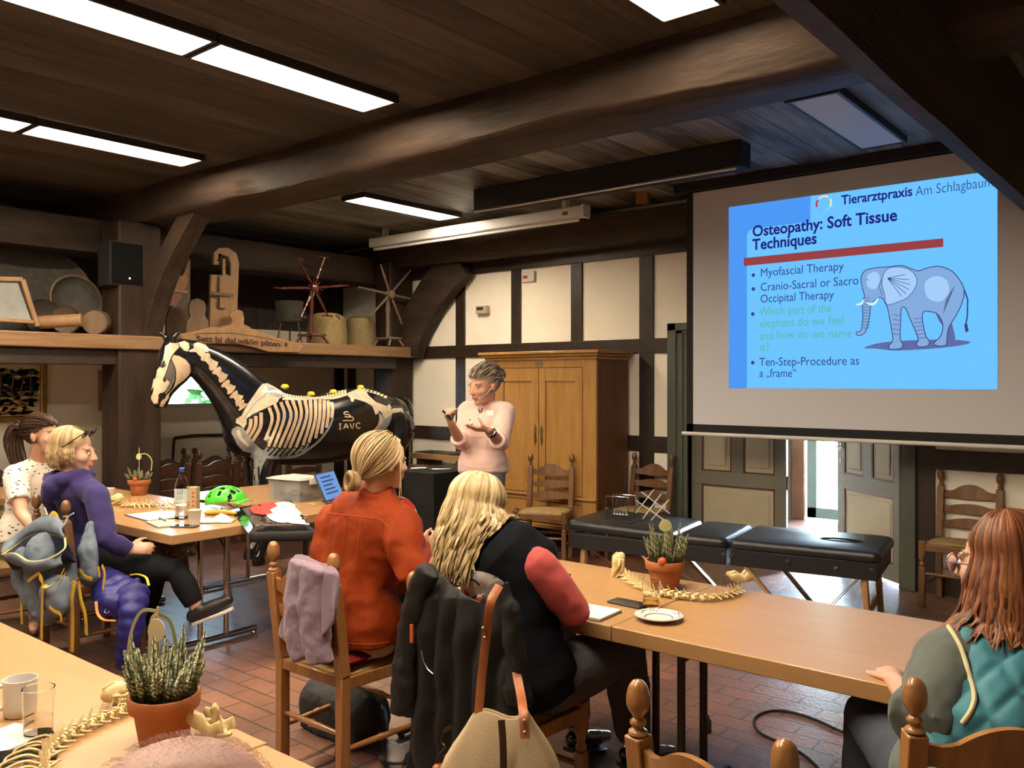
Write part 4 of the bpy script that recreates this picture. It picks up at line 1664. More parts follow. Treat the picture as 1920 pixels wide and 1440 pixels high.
m_yel = mat('yellow_marker', (.85, .72, .05), .5)
for i, (px, py, s) in enumerate(((534, 728, 'nearest the withers'), (583, 736, 'in the saddle dip'), (625, 730, 'before the hip'), (676, 722, 'on the croup'))):
    p = onx(px, py, HX + .06)
    h = HB.ray_cast(V((HX + .06, p.y, 2.0)), V((0, 0, -1)))
    z = h[0].z if h[0] else p.z
    q = MB()
    q.lathe([(.034, -.012), (.036, .002), (.03, .014), (.018, .022), (.001, .024)], 14)
    single('marker_dome', q, m_yel, 'yellow marker stuck on the horse back, %s' % s, 'marker', (HX + .06, p.y, z + .013), group='yellow markers on the horse back')

# ------------------------------------------------------------------ things on the shelf
m_oldw = mat('old_pale_wood', (.40, .235, .11), .55, c2=(.28, .155, .07), sc=5, st=(3, 3, .7), bump=.2, bsc=25)
m_oldd = mat('old_grey_wood', (.20, .125, .07), .6, c2=(.12, .075, .042), sc=5, st=(3, 3, .7), bump=.2, bsc=25)
MYZ = lambda x: Matrix(((0, 0, 1, x), (1, 0, 0, 0), (0, 1, 0, 0), (0, 0, 0, 1)))
S_ = lambda pts, x: [onx(280 + a / 3.31, 420 + c / 3.31, x).yz for a, c in pts]


def board(name, label, cat, pts, x, th, m, bev=.006, group=None):
    poly = [tuple(p) for p in S_(pts, x)]
    q = MB()
    zmin = min(p[1] for p in poly)
    yc = sum(p[0] for p in poly) / len(poly)
    q.prism([(p[0] - yc, p[1] - zmin) for p in poly], th, MYZ(-th))
    o = single(name, q, m, label, cat, (x, yc, zmin), group=group, bev=bev)
    return o, yc, zmin


SZ = 1.991
o, yc, zm = board('hook_board', 'tall pale board with a hooked top on the shelf', 'wooden board', [(372, 655), (385, 250), (445, 253), (470, 243), (505, 262), (505, 180), (490, 140), (455, 130), (437, 150), (430, 192), (400, 187), (402, 112), (430, 87), (490, 85), (540, 118), (558, 175), (547, 480), (540, 655)], -7.36, .035, m_oldw)
o.location.z = SZ
o, yc, zm = board('slanted_board', 'dark slanted board leaning by the curved brace', 'wooden board', [(105, 668), (105, 550), (212, 265), (245, 175), (255, 178), (255, 640), (240, 668)], -7.40, .03, m_oldd)
o.location.z = SZ
o, yc, zm = board('round_head_board', 'small round-headed board left of the hooked board', 'wooden board', [(230, 690), (232, 585), (258, 560), (247, 520), (246, 485), (262, 455), (300, 443), (342, 460), (356, 500), (346, 550), (370, 585), (372, 670), (330, 672), (300, 640), (275, 690)], -7.24, .03, m_oldd)
o.location.z = SZ
o, yc, zm = board('round_head_board', 'small round-headed board right of the hooked board', 'wooden board', [(455, 665), (455, 582), (510, 572), (520, 548), (502, 522), (508, 490), (545, 478), (580, 490), (591, 535), (587, 570), (632, 590), (630, 665)], -7.24, .03, m_oldw)
o.location.z = SZ
board('paddle', 'wooden paddle strapped to the slanted dark board', 'paddle', [(122, 505), (185, 322), (210, 318), (228, 282), (243, 276), (233, 318), (243, 340), (240, 365), (165, 522)], -7.345, .02, m_honey, .004)
board('paddle', 'wooden paddle strapped to the hooked board', 'paddle', [(437, 520), (437, 322), (456, 318), (456, 215), (473, 215), (475, 318), (492, 325), (488, 500), (478, 525)], -7.33, .02, m_oldw, .004)
board('strap', 'thin wooden batten across the slanted board', 'batten', [(135, 400), (240, 412), (238, 432), (133, 418)], -7.325, .012, m_oldw, .002)
board('strap', 'dark wooden batten across the hooked board', 'batten', [(390, 418), (405, 420), (530, 436), (525, 452), (395, 440)], -7.31, .012, m_oldd, .002)

t = thing('yoke', 'carved pale ox yoke with blackletter writing on the shelf front', 'yoke', (0, 0, 0))
xk = -7.10
poly = [tuple(p) for p in S_([(195, 682), (340, 655), (383, 637), (640, 652), (690, 665), (790, 705), (885, 730), (960, 755), (930, 800), (740, 796), (655, 768), (560, 748), (430, 742), (300, 744), (205, 716)], xk)]
cy = sum(p[0] for p in poly) / len(poly)
cz = min(p[1] for p in poly)
t.location = (xk, cy, cz)
q = MB()
q.prism([(p[0] - cy, p[1] - cz) for p in poly], .065, MYZ(-.066))
q.build('beam', m_oldw, t, bev=.008)
m_carve = mat('burnt_lettering', (.06, .03, .015), .7)
a, c = S_([(290, 728)], xk)[0], S_([(812, 762)], xk)[0]
nl = 24
s = 'Sett bi dal.w\u00e4\u00f6n p\u00e4ten'
M = Matrix(((0, 0, 1, .0015), (1, 0, 0, a[0] - cy), (0, 1, 0, a[1] - cz), (0, 0, 0, 1)))
o = text('lettering', s, .072, M, m_carve, t, .001, bold=.0022, wid=c[0] - a[0])
w2 = c[0] - a[0]
for v in o.data.vertices:
    f = (v.co.y - (a[0] - cy)) / w2
    v.co.z += -(.02 * f * f) + .0 - .012 * (2 * f - 1) ** 2 * .0 + (c[1] - a[1] + .02) * f
q = MB()
pA = S_([(285, 690), (300, 680), (500, 676), (680, 700), (820, 730), (825, 750), (815, 765)], xk)
q.tube([(.001, p[0] - cy, p[1] - cz) for p in pA], .002, 5)
q.build('carved_line', m_carve, t)
p = S_([(848, 750)], xk)[0]
q = MB()
q.box(-.001, .0015, p[0] - cy - .015, p[0] - cy + .015, p[1] - cz - .018, p[1] - cz + .018)
q.build('mortise', m_carve, t, smooth=0)


def reel(label, m, x, hub, tips, bar, post, base, seed):
    h = onx(280 + hub[0] / 3.31, 420 + hub[1] / 3.31, x)
    t = thing('yarn_reel', label, 'yarn reel', (h.x, h.y, SZ), 0, 'yarn reels on the shelf')
    hz = h.z - SZ
    q = MB()
    M = Matrix.Rotation(PI / 2, 4, 'Y')
    q.lathe([(.02, -.05), (.045, -.04), (.05, 0), (.045, .04), (.02, .055), (.001, .06)], 16, M, (0, 0, hz))
    q.build('hub', m, t)
    for tp in tips:
        p = onx(280 + tp[0] / 3.31, 420 + tp[1] / 3.31, x)
        d = V((0, p.y - h.y, p.z - h.z))
        q = MB()
        A, B = V((0, 0, hz)), V((0, 0, hz)) + d
        fr = (0, .2, .25, .3, .35, .55, .6, .66, .7, .95, 1)
        q.tube([A.lerp(B, f) for f in fr], [.012, .012, .018, .011, .016, .011, .017, .011, .013, .009, .013], 8)
        if bar:
            q.tube([B - V((.0, .075, 0)), B + V((0, .05, 0))], .008, 8)
            q.ell(B + V((0, .05, 0)), (.013, .013, .013), None, 8, 6)
        q.build('arm', m, t)
    q = MB()
    q.tube([(-.04, 0, hz + .04), (-.04, 0, hz - .1), (-.04, 0, hz - .16), (-.04, 0, hz - .22), (-.04, 0, .06)], [.018, .022, .030, .02, .024], 10)
    q.build('post', m, t)
    q = MB()
    q.box(-.16, .1, -.09, .09, .075, .1)
    q.build('base', m, t, bev=.008)
    for sx, sy in ((-1, -1), (-1, 1), (1, -1), (1, 1)):
        q = MB()
        q.tube([(-.03 + sx * .1, sy * .06, .08), (-.03 + sx * .13, sy * .11, 0)], [.014, .011], 8)
        q.build('foot', m, t)
    if bar:
        for i in range(12):
            a = i * PI / 6 + .26
            q = MB()
            q.tube([(.02, .03 * math.cos(a), hz + .03 * math.sin(a)), (.03, .1 * math.cos(a), hz + .1 * math.sin(a))], [.006, .003], 6)
            q.build('peg', m, t)
    return t


m_mahog = mat('red_polished_wood', (.12, .030, .018), .25, coat=.5)
reel('dark red turned yarn reel with six crossbarred arms', m_mahog, -7.30, (1020, 395), ((925, 218), (1088, 207), (1212, 382), (808, 398), (942, 578), (1108, 570)), True, 0, 0, 1)
reel('plain grey-brown yarn reel by the far wall', mat('dusty_wood', (.19, .14, .095), .6, var=.2), -7.19, (1495, 437), ((1435, 252), (1622, 287), (1297, 392), (1692, 480), (1368, 575), (1568, 622)), False, 0, 0, 2)


def skep(label, m, px0, px1, py0, x, group):
    a, c = onx(px0, py0, x), onx(px1, py0, x)
    r = (c.y - a.y) / 2 * .83
    H = a.z - SZ
    t = thing('straw_basket', label, 'straw basket', (x, (a.y + c.y) / 2, SZ), 0, group)
    q = MB()
    prof = []
    n = int(H / .011)
    for i in range(n * 3 + 1):
        f = i / (n * 3)
        z = f * H
        rr2 = r * (1 - .10 * f ** 2) if f < .75 else r * .944 * math.sqrt(max(.0, 1 - ((f - .75) / .25) ** 2 * .72))
        prof.append((rr2 + .004 * math.cos(i * 2 * PI / 3), z))
    prof.append((.001, H))
    q.lathe(prof, 28)
    q.build('coiled_straw', m, t, smooth=60)
    q = MB()
    for k2 in range(36):
        for i in range(n - 2):
            a2 = 2 * PI * (k2 + .5 * (i % 2)) / 36
            f = (i + .8) / n
            rr2 = (r * (1 - .10 * f ** 2) if f < .75 else r * .944 * math.sqrt(max(.0, 1 - ((f - .75) / .25) ** 2 * .72))) + .005
            if f > .9:
                continue
            p = V((rr2 * math.cos(a2), rr2 * math.sin(a2), f * H))
            tz = V((-math.sin(a2), math.cos(a2), 0))
            q.add([p - tz * .008 - V((0, 0, .004)), p + tz * .008 - V((0, 0, .004)), p + tz * .008 + V((0, 0, .004)), p - tz * .008 + V((0, 0, .004))], [(0, 1, 2, 3)])
    o = q.build('binding_stitches', mat('straw_binding', (.62, .50, .24), .6), t, smooth=0)
    o['kind'] = 'stuff'
    q = MB()
    q.tube([(r * .8, -.02, H * .93), (r * .98, 0, H * .8), (r * .8, .02, H * .9)], .01, 6)
    q.build('loop', m_oldd, t)


skep('light straw basket between the two yarn reels', mat('straw_coil', (.42, .32, .135), .75, c2=(.26, .19, .075), sc=20), 577, 648, 585, -7.58, 'straw baskets on the shelf')
skep('darker straw basket behind the grey yarn reel', mat('old_straw_coil', (.24, .175, .075), .8, c2=(.15, .11, .05), sc=20), 648, 702, 591, -7.60, 'straw baskets on the shelf')

p = onx(543, 566, -7.75)
t = thing('zinc_tub', 'grey zinc tub on thin legs behind the red reel', 'tub', (p.x, p.y, SZ))
q = MB()
q.lathe([(.10, .24), (.13, .26), (.15, .46), (.155, .465), (.145, .46), (.12, .27), (.001, .265)], 20)
q.build('tub', mat('dull_zinc', (.20, .21, .20), .6, .5, var=.2), t, smooth=60)
for i in range(3):
    q = MB()
    a = i * 2.1 + .4
    q.tube([(.1 * math.cos(a), .1 * math.sin(a), .25), (.15 * math.cos(a), .15 * math.sin(a), 0)], .009, 6)
    q.build('leg', m_oldd, t)

# left half of the shelf
m_gloom = mat('dusty_grey_wicker', (.095, .088, .075), .85, c2=(.06, .055, .047), sc=16, bump=.4, bsc=60)
def tray(label, px, py, r, x, tilt):
    c = onx(px, py, x)
    t = thing('winnowing_tray', label, 'winnowing tray', (c.x, c.y, c.z), 0, 'grey winnowing trays on the shelf')
    q = MB()
    M = Matrix.Rotation(PI / 2 - tilt, 4, 'Y')
    q.lathe([(.001, -.06), (r * .5, -.045), (r * .9, .0), (r, .05), (r * 1.01, .06), (r * .97, .06), (r * .88, .015), (r * .5, -.03), (.001, -.045)], 40, M)
    q.build('wicker', m_gloom, t, smooth=60)
    q = MB()
    q.tube([M @ V((r * 1.005 * math.cos(i * PI / 20), r * 1.005 * math.sin(i * PI / 20), .06)) for i in range(40)], .012, 6, closed=True)
    q.build('rim', m_oldd, t)


tray('large grey round tray leaning at the back of the shelf', 62, 570, .52, -8.0, .18)
tray('smaller grey round tray leaning beside the large one', 138, 566, .215, -7.72, .2)
t = thing('washboard_frame', 'pale wooden frame with a grey panel leaning on the shelf end', 'frame', (-7.36, 2.60, SZ), 0)
q = MB()
pts = [onx(a, c, -7.36).yz for a, c in ((-20, 522), (42, 524), (70, 612), (-20, 608))]
pl = [(p[0] - 2.60, p[1] - SZ) for p in pts]
q.prism([(pl[0][0], pl[0][1] - .03), (pl[1][0] - .03, pl[1][1] - .03), (pl[2][0] - .04, .09), (pl[0][0], .10)], .012, MYZ(-.02))
q.build('panel', mat('grey_metal_sheet', (.30, .31, .30), .6, .2, var=.15), t)
for a, c in ((0, 1), (1, 2)):
    q = MB()
    q.bar((0, pl[a][0], pl[a][1]), (0, pl[c][0], max(pl[c][1], .0)), .03, .035)
    q.build('rail', m_oldw, t, bev=.004)
q = MB()
q.bar((0, pl[3][0], .09), (0, pl[2][0] - .03, .085), .03, .03)
q.build('rail', m_oldw, t, bev=.004)


def drum(label, px, py, r, L2, x, m, yaw, cat='drum'):
    c = onx(px, py, x)
    t = thing('wooden_' + cat, label, cat, (c.x, c.y, SZ + r), yaw)
    q = MB()
    M = Matrix.Rotation(PI / 2, 4, 'Y')
    q.lathe([(.001, -L2), (r * .96, -L2), (r, -L2 + .01), (r, L2 - .01), (r * .96, L2), (r * .9, L2 - .008), (.001, L2 - .008)], 28, M)
    q.build('cylinder', m, t, smooth=50)
    if cat == 'spool':
        q = MB()
        q.lathe([(.055, -.02), (.055, .3)], 18, Matrix.Rotation(R(95), 4, 'X'), (0, .1, 0))
        q.build('roller', m_oldw, t)
    return t


drum('dark round drum behind the framed panel', 80, 583, .145, .07, -7.62, mat('very_dark_wood', (.035, .022, .016), .6), R(-20))
drum('dark wooden spool with a pale roller', 124, 587, .115, .03, -7.36, mat('dark_spool_wood', (.075, .042, .025), .6), R(-35), 'spool')
drum('small pale drum lying on the shelf', 183, 598, .105, .09, -7.36, m_oldd, R(-40))
t = thing('loudspeaker', 'black wall loudspeaker with a tiny light under the beam', 'loudspeaker', tuple(onx(228, 497, -7.3)))
q = MB()
q.box(-.12, .1, -.15, .15, -.19, .19)
q.build('cabinet', m_blackb, t, bev=.01)
q = MB()
q.box(.1, .104, -.135, .135, -.175, .175)
g = q.build('grille', mat('grille_black', (.009, .009, .009), .9, spec=.05), t, smooth=0)
q = MB()
q.lathe([(.008, 0), (.006, .003), (.001, .004)], 10, Matrix.Rotation(PI / 2, 4, 'Y'), (.104, .02, -.12))
q.build('pilot_light', emis('pilot_light', (1, .9, .6), 1.5), t)
q = MB()
q.box(-.28, -.1, -.03, .03, -.03, .17)
q.build('bracket', m_blackb, t, smooth=0)

# ------------------------------------------------------------------ painting and small frame on the aisle wall
pa, pb = onx(87, 672, -8.58), onx(87, 790, -8.58)
t = thing('painting', 'gold-framed landscape painting of trees at the left edge', 'painting', (-8.585, pa.y, 0))
z0, z1, y1, y0 = pb.z, pa.z, 0, -1.15
q = MB()
for a, c, e, g in ((y0, y1, z0, z0 + .06), (y0, y1, z1 - .06, z1), (y0, y0 + .06, z0, z1), (y1 - .06, y1, z0, z1)):
    q.box(-.01, .035, a, c, e, g)
q.build('gilt_frame', mat('gilt', (.50, .33, .09), .35, .7, var=.2, sc=20), t, bev=.012)
m = mat('painted_landscape', (.55, .58, .42), .6, c2=(.75, .76, .66), sc=5, st=(1, 1, 1))
q = MB()
q.box(-.008, .006, y0 + .06, y1 - .06, z0 + .06, z1 - .06)
cv = q.build('canvas', m, t, smooth=0)
def daub(name, rects, mm2, seed, lay):
    q = MB()
    r2 = random.Random(seed)
    for yc, zc, wy, wz, n in rects:
        for i in range(n):
            y, z = yc + r2.uniform(-wy, wy), zc + r2.uniform(-wz, wz)
            a = r2.uniform(-.5, .5)
            u, v2 = V((0, math.cos(a), math.sin(a))) * r2.uniform(.02, .045), V((0, -math.sin(a), math.cos(a))) * r2.uniform(.008, .016)
            p = V((.0065 + lay * .0006, y, z))
            q.add([p - u, p - v2, p + u, p + v2], [(0, 1, 2, 3)])
    q.build(name, mm2, cv, smooth=0)


zm = (z0 + z1) / 2
daub('foliage_strokes', [(-.3, z1 - .2, .22, .1, 260), (-.75, z1 - .22, .25, .12, 260), (-.22, zm, .14, .1, 80)], mat('paint_green', (.26, .38, .12), .6, c2=(.42, .50, .22), sc=20), 1, 1)
daub('meadow_strokes', [(-.55, z0 + .14, .45, .07, 300)], mat('paint_ochre', (.70, .42, .13), .6, c2=(.75, .52, .24), sc=20), 2, 1)
daub('shrub_strokes', [(-.55, z0 + .28, .45, .04, 220)], mat('paint_dark_green', (.14, .15, .05), .6, c2=(.22, .26, .34), sc=20), 3, 2)
q = MB()
for i in range(9):
    y = -.14 - i * .085
    q.tube([(.0075, y, z0 + .26), (.0075, y + .03 * math.sin(i), z0 + .45), (.0075, y + .05 * math.sin(i * 2.0), z1 - .2)], [.006, .005, .003], 5)
q.build('trunk_strokes', mat('paint_brown', (.22, .12, .05), .6), cv)
p = onx(193, 732, -8.58)
q = MB()
q.box(-.01, .02, -.06, .0, -.2, .2)
single('picture_frame', q, m_honey, 'narrow wooden frame edge beside the oak post', 'picture frame', (-8.585, p.y + .02, p.z), bev=.004)

# ------------------------------------------------------------------ things on the tables
TZ = .7405
m_terra = mat('terracotta_pot', (.50, .17, .065), .75, c2=(.40, .125, .045), sc=8, bump=.1, bsc=60)
m_soil = mat('potting_soil', (.035, .022, .014), .95, bump=.6, bsc=80)
m_heath = mat('heather_green', (.20, .24, .11), .7, c2=(.10, .14, .06), sc=30)
m_bud = mat('heather_pale_bud', (.80, .80, .60), .7, c2=(.58, .62, .38), sc=40)
m_cream = mat('cream_paper', (.72, .64, .44), .8)
m_rib = mat('pale_green_ribbon', (.40, .44, .20), .5)
m_bonei = mat('ivory_bone_model', (.76, .62, .34), .5, c2=(.62, .47, .22), sc=30, bump=.15, bsc=90)
m_clear = mat('clear_glass', (.96, .98, .97), .02, trans=1, ior=1.35, spec=.5)
m_plast = mat('clear_plastic', (.93, .96, .98), .08, trans=1, ior=1.11, spec=.8)
m_china = mat('white_china', (.74, .72, .68), .25, coat=.3)
m_paperc = mat('white_paper_cup', (.76, .73, .68), .7)
m_paper = mat('white_paper', (.80, .77, .70), .8)
m_phone = mat('black_phone_glass', (.012, .012, .013), .12, coat=.5)
m_greyp = mat('dark_grey_plastic', (.05, .05, .052), .45)


def heather(label, loc, seed, tagd, hts, tagm, ball=None, ribbons=(), stick=.2, lean=0, wisp=False):
    t = thing('heather_pot', label, 'potted plant', loc)
    q = MB()
    q.lathe([(.052, 0), (.055, .002), (.069, .083), (.078, .083), (.081, .088), (.083, .115), (.081, .118), (.075, .118), (.073, .10), (.001, .098)], 32)
    q.build('pot', m_terra, t, smooth=50)
    q = MB()
    q.lathe([(.073, .100), (.04, .106), (.001, .108)], 20)
    q.build('soil', m_soil, t)
    r2 = random.Random(seed)
    for h, n in hts:
        for i in range(n):
            q = MB()
            a, d = r2.uniform(0, 6.28), .066 * math.sqrt(r2.random())
            b = V((d * math.cos(a), d * math.sin(a), .1))
            tip = b + V((b.x * .45 + r2.gauss(0, .008), b.y * .45 + r2.gauss(0, .008), h * r2.uniform(.75, 1.15)))
            q.tube([b, b.lerp(tip, .5), tip], [.003, .0025, .001], 5)
            ns = int((tip - b).length / .0042)
            for j in range(ns):
                f = .12 + .88 * j / ns
                p = b.lerp(tip, f)
                w_ = .0135 * (1 - .75 * max(0, f - .55) / .45)
                for k in range(4):
                    an = j * 1.1 + k * PI / 2
                    dr = V((math.cos(an), math.sin(an), .75)).normalized()
                    e = p + dr * w_
                    sdv = V((-math.sin(an), math.cos(an), 0)) * .0036
                    q.mi = 1 if (f > .3 and (j + k) % 3) else 0
                    q.add([p, p.lerp(e, .6) + sdv, e, p.lerp(e, .6) - sdv], [(0, 1, 2, 3)])
            q.build('sprig', [m_heath, m_bud], t, smooth=0)
    sx, sy = tagd['at']
    q = MB()
    q.tube([(sx, sy, .09), (sx + lean, sy, .118 + stick)], .0028, 6)
    q.build('stick', mm('pale_bamboo', (.62, .48, .26), .6), t)
    q = MB()
    rx, rz = tagd['r']
    pl = [(rx * math.sin(k * PI / 14) * (1 - .12 * math.cos(k * PI / 14)), rz * math.cos(k * PI / 14)) for k in range(28)]
    M = Matrix.Rotation(YAW, 4, 'Z') @ Matrix(((1, 0, 0, 0), (0, 0, -1, -.005), (0, 1, 0, 0), (0, 0, 0, 1)))
    M.translation = V((sx + lean * tagd['f'], sy, .118 + stick * tagd['f'])) - V(CF + (0,)) * .006
    q.prism(pl, .003, M)
    q.build('tag', tagm, t, bev=.001)
    for pts, m in ribbons:
        q = MB()
        P = catmull([V((sx, sy, 0)) + R_ * x + F_ * .012 * i + Z_ * (.118 + z) for i, (x, z) in enumerate(pts)], 6)
        q.tube(P, .0048, 6, True, .18, F_)
        q.build('ribbon', m, t)
    if ball:
        q = MB()
        for k in range(9):
            a = 2 * PI * k / 9
            q.ell(V(ball) + V((.007 * math.cos(a), .007 * math.sin(a), 0)), (.011, .011, .016), None, 8, 6)
        q.build('pumpkin', mm('orange_felt', (.60, .105, .025), .8), t)
    if wisp:
        q = MB()
        for i in range(26):
            a = V((-.06, -.03, .105)) + V((r2.gauss(0, .012), r2.gauss(0, .012), 0))
            q.tube([a, a + V((r2.uniform(-.03, .0), r2.uniform(-.02, .02), .03)), a + V((r2.uniform(-.06, .01), r2.uniform(-.03, .03), r2.uniform(.02, .05)))], [.0007, .0006, .0003], 3, False)
        q.build('dry_grass', mm('dry_grass', (.50, .33, .20), .8), t)
    return t


R_, F_, Z_ = V((CR[0], CR[1], 0)), V((CF[0], CF[1], 0)), V((0, 0, 1))
c = onz(308, 1392, TZ)
heather('large-looking terracotta heather pot with the egg-shaped tag, on the lower left table', c, 1, dict(at=(-.03, .0), r=(.021, .028), f=.73), ((.095, 40), (.12, 26), (.15, 8)), m_cream,
        ribbons=(([(0, .19), (-.045, .185), (-.075, .13), (-.09, .05)], m_rib), ([(0, .185), (-.02, .165), (-.03, .1), (-.035, .02)], m_cream), ([(0, .185), (.025, .16), (.035, .09), (.03, .03)], m_rib)), stick=.2, wisp=True)
c = onz(1247, 1103, TZ)
heather('terracotta heather pot with a round tag between spine and couch', c, 2, dict(at=(.0, .0), r=(.026, .026), f=.9), ((.115, 18), (.15, 14)), mat('pale_lime_tag', (.50, .52, .24), .7), ball=(.025, -.068, .125),
        ribbons=(([(0, .15), (.025, .14), (.035, .08), (.03, .01)], m_cream),), stick=.16)
c = onz(261, 928, TZ)
heather('terracotta heather pot before the oak post on the left table', c, 3, dict(at=(.0, .0), r=(.02, .024), f=.72), ((.07, 16), (.10, 10)), mat('pale_lime_tag_small', (.52, .55, .25), .7), ball=(.045, -.055, .125),
        ribbons=(([(0, .19), (.05, .19), (.085, .14), (.075, .06)], m_rib),), stick=.24)


def vertebra(q, c, d, up, s, sp=1.0, tr=1.0):
    d = d.normalized()
    up = (up - d * up.dot(d)).normalized()
    sd = d.cross(up)
    q.tube([c - d * .42 * s, c - d * .3 * s, c, c + d * .3 * s, c + d * .42 * s], [.30 * s, .36 * s, .27 * s, .36 * s, .30 * s], 8)
    q.tube([c + up * .28 * s, c + up * .6 * s - d * .1 * s, c + up * (.62 + .55 * sp) * s - d * .4 * s], [.17 * s, .15 * s, .06 * s], 5, True, .5, d)
    for k in (-1, 1):
        q.tube([c + sd * k * .2 * s, c + sd * k * .6 * s, c + sd * k * (.5 + .5 * tr) * s - d * .3 * s], [.16 * s, .11 * s, .06 * s], 5)
        q.tube([c + up * .35 * s + sd * k * .2 * s, c + up * .48 * s + sd * k * .28 * s + d * .5 * s], [.12 * s, .07 * s], 5)


def skull(q, c, d, up, s):
    d = d.normalized()
    up = (up - d * up.dot(d)).normalized()
    sd = d.cross(up)
    M = Matrix((sd, d, up)).transposed()
    q.ell(c, (.34 * s, .5 * s, .33 * s), M, 12, 8)
    q.limb([c + d * .3 * s - up * .05 * s, c + d * .75 * s - up * .15 * s, c + d * 1.05 * s - up * .2 * s], [.27 * s, .19 * s, .12 * s], 10)
    for k in (-1, 1):
        q.tube([c + sd * k * .3 * s - d * .15 * s, c + sd * k * .52 * s + d * .2 * s - up * .1 * s, c + sd * k * .28 * s + d * .6 * s - up * .12 * s], [.07 * s] * 3, 6)
        q.tube([c + sd * k * .3 * s - d * .2 * s - up * .15 * s, c + sd * k * .28 * s + d * .3 * s - up * .42 * s, c + sd * k * .1 * s + d * 1.0 * s - up * .36 * s], [.10 * s, .12 * s, .06 * s], 6)
    q.tube([c + up * .3 * s - d * .35 * s, c + up * .36 * s, c + up * .2 * s + d * .35 * s], [.05 * s, .07 * s, .04 * s], 5)


def pelvis(q, c, d, up, s):
    d = d.normalized()
    up = (up - d * up.dot(d)).normalized()
    sd = d.cross(up)
    for k in (-1, 1):
        a = c + sd * k * .35 * s
        q.tube([a - d * .7 * s + up * .35 * s + sd * k * .12 * s, a - d * .35 * s + up * .2 * s, a, a + d * .35 * s + up * .12 * s], [.10 * s, .26 * s, .15 * s, .2 * s], 8, True, .4, sd)
        q.tube([a, a + d * .2 * s - up * .18 * s - sd * k * .15 * s, c + d * .45 * s - up * .12 * s + sd * k * .04 * s], [.12 * s, .08 * s, .07 * s], 6)
    q.tube([c - d * .5 * s + up * .1 * s, c + up * .15 * s], [.15 * s, .1 * s], 6)


def spine_model(label, pts, s, head_c=None, head_d=None, pel=None, ribs=(), n=None, s1=None, up=Z_):
    """flexible spine lying on a table, points on the table top"""
    P = [V((p.x, p.y, TZ + .42 * s + p.z * 0)) for p in pts]
    t = thing('skeleton_model', label, 'skeleton model', (P[0].x, P[0].y, TZ), 0, 'ivory animal skeleton models on the tables')
    o = V((P[0].x, P[0].y, TZ))
    cv = catmull(P, 30)
    L = 0
    nxt = 0
    k = 0
    for i in range(len(cv) - 1):
        if L >= nxt:
            q = MB()
            f = i / len(cv)
            ss = s * (1 - .25 * abs(f - .5)) if s1 is None else s + (s1 - s) * f
            vertebra(q, cv[i] - o, cv[min(i + 3, len(cv) - 1)] - cv[max(0, i - 3)], up + V((rnd.gauss(0, .12), rnd.gauss(0, .12), 0)), ss, 1.0 + .4 * math.sin(f * 9), 1.1)
            q.build('vertebra', m_bonei, t, smooth=50)
            if ribs and ribs[0] < f < ribs[1]:
                d = (cv[i + 1] - cv[i]).normalized()
                sd = d.cross(Z_)
                for sg in ((1, -1) if len(ribs) < 3 else ribs[2]):
                    q = MB()
                    c = cv[i] - o
                    rl = s * 2.8 * (1 - .4 * abs((f - ribs[0]) / (ribs[1] - ribs[0]) - .5))
                    q.tube(catmull([c + sd * sg * .3 * s, c + sd * sg * rl * .45 + Z_ * .35 * s, c + sd * sg * rl * .9 + Z_ * .1 * s + d * .3 * s, c + sd * sg * rl * 1.0 - Z_ * .25 * s + d * .7 * s], 4), [.11 * s] * 13, 5)
                    q.build('rib', m_bonei, t)
            nxt += ss * .98
            k += 1
        L += (cv[i + 1] - cv[i]).length
    if head_c is not None:
        q = MB()
        skull(q, V(head_c) - o, V(head_d), Z_, s * 2.3)
        voxel('skull', q, s * .07, m_bonei, t, 2)
    if pel is not None:
        q = MB()
        pelvis(q, V(pel[0]) - o, V(pel[1]), Z_, s * (pel[2] if len(pel) > 2 else 2.6))
        voxel('pelvis', q, s * .06, m_bonei, t, 2)
    return t


Z1 = lambda px, py, dz=0: onz(px, py, TZ) + V((0, 0, dz))
spine_model('ivory skeleton spine curving round the heather pot on the front table', [Z1(1172, 1086), Z1(1195, 1103), Z1(1225, 1115), Z1(1262, 1122), Z1(1300, 1127), Z1(1335, 1128), Z1(1372, 1120), Z1(1392, 1112)], .034,
            Z1(1160, 1082, .075), V((-.35, -.25, -.75)), (Z1(1393, 1108, .055), V((.8, .6, .35)), 2.3))
spine_model('ivory skeleton spine with pale skull on the left table before the small pot', [Z1(232, 951), Z1(262, 951), Z1(292, 951), Z1(330, 950), Z1(372, 955)], .036, Z1(221, 947, .05), -R_ * .9 - F_ * .1, None, (.15, .95, (1,)))
spine_model('ivory cat skeleton with ribs beside the glass on the lower left table', [Z1(238, 1338), Z1(205, 1352), Z1(170, 1368), Z1(130, 1388), Z1(98, 1412), Z1(84, 1440), Z1(90, 1480)], .033, Z1(216, 1322, .035), R_ * .75 + F_ * .5 + Z_ * .3, None, (.58, 1.0, (1,)))
t = thing('pelvis_bone', 'loose ivory pelvis bone right of the large heather pot', 'bone model', tuple(Z1(405, 1392)), 0)
q = MB()
pelvis(q, V((0, 0, .035)), R_ * .9 - F_ * .2, Z_ + F_ * .2, .088)
q.tube([(.0, .0, .04), V((.0, 0, .05)) - R_ * .0 + Z_ * .03, -R_ * .01 + Z_ * .085], [.012, .010, .014], 8)
q.tube([(0, 0, .02), -R_ * .05 + Z_ * .012], [.014, .01], 8)
voxel('bone', q, .004, m_bonei, t, 3)


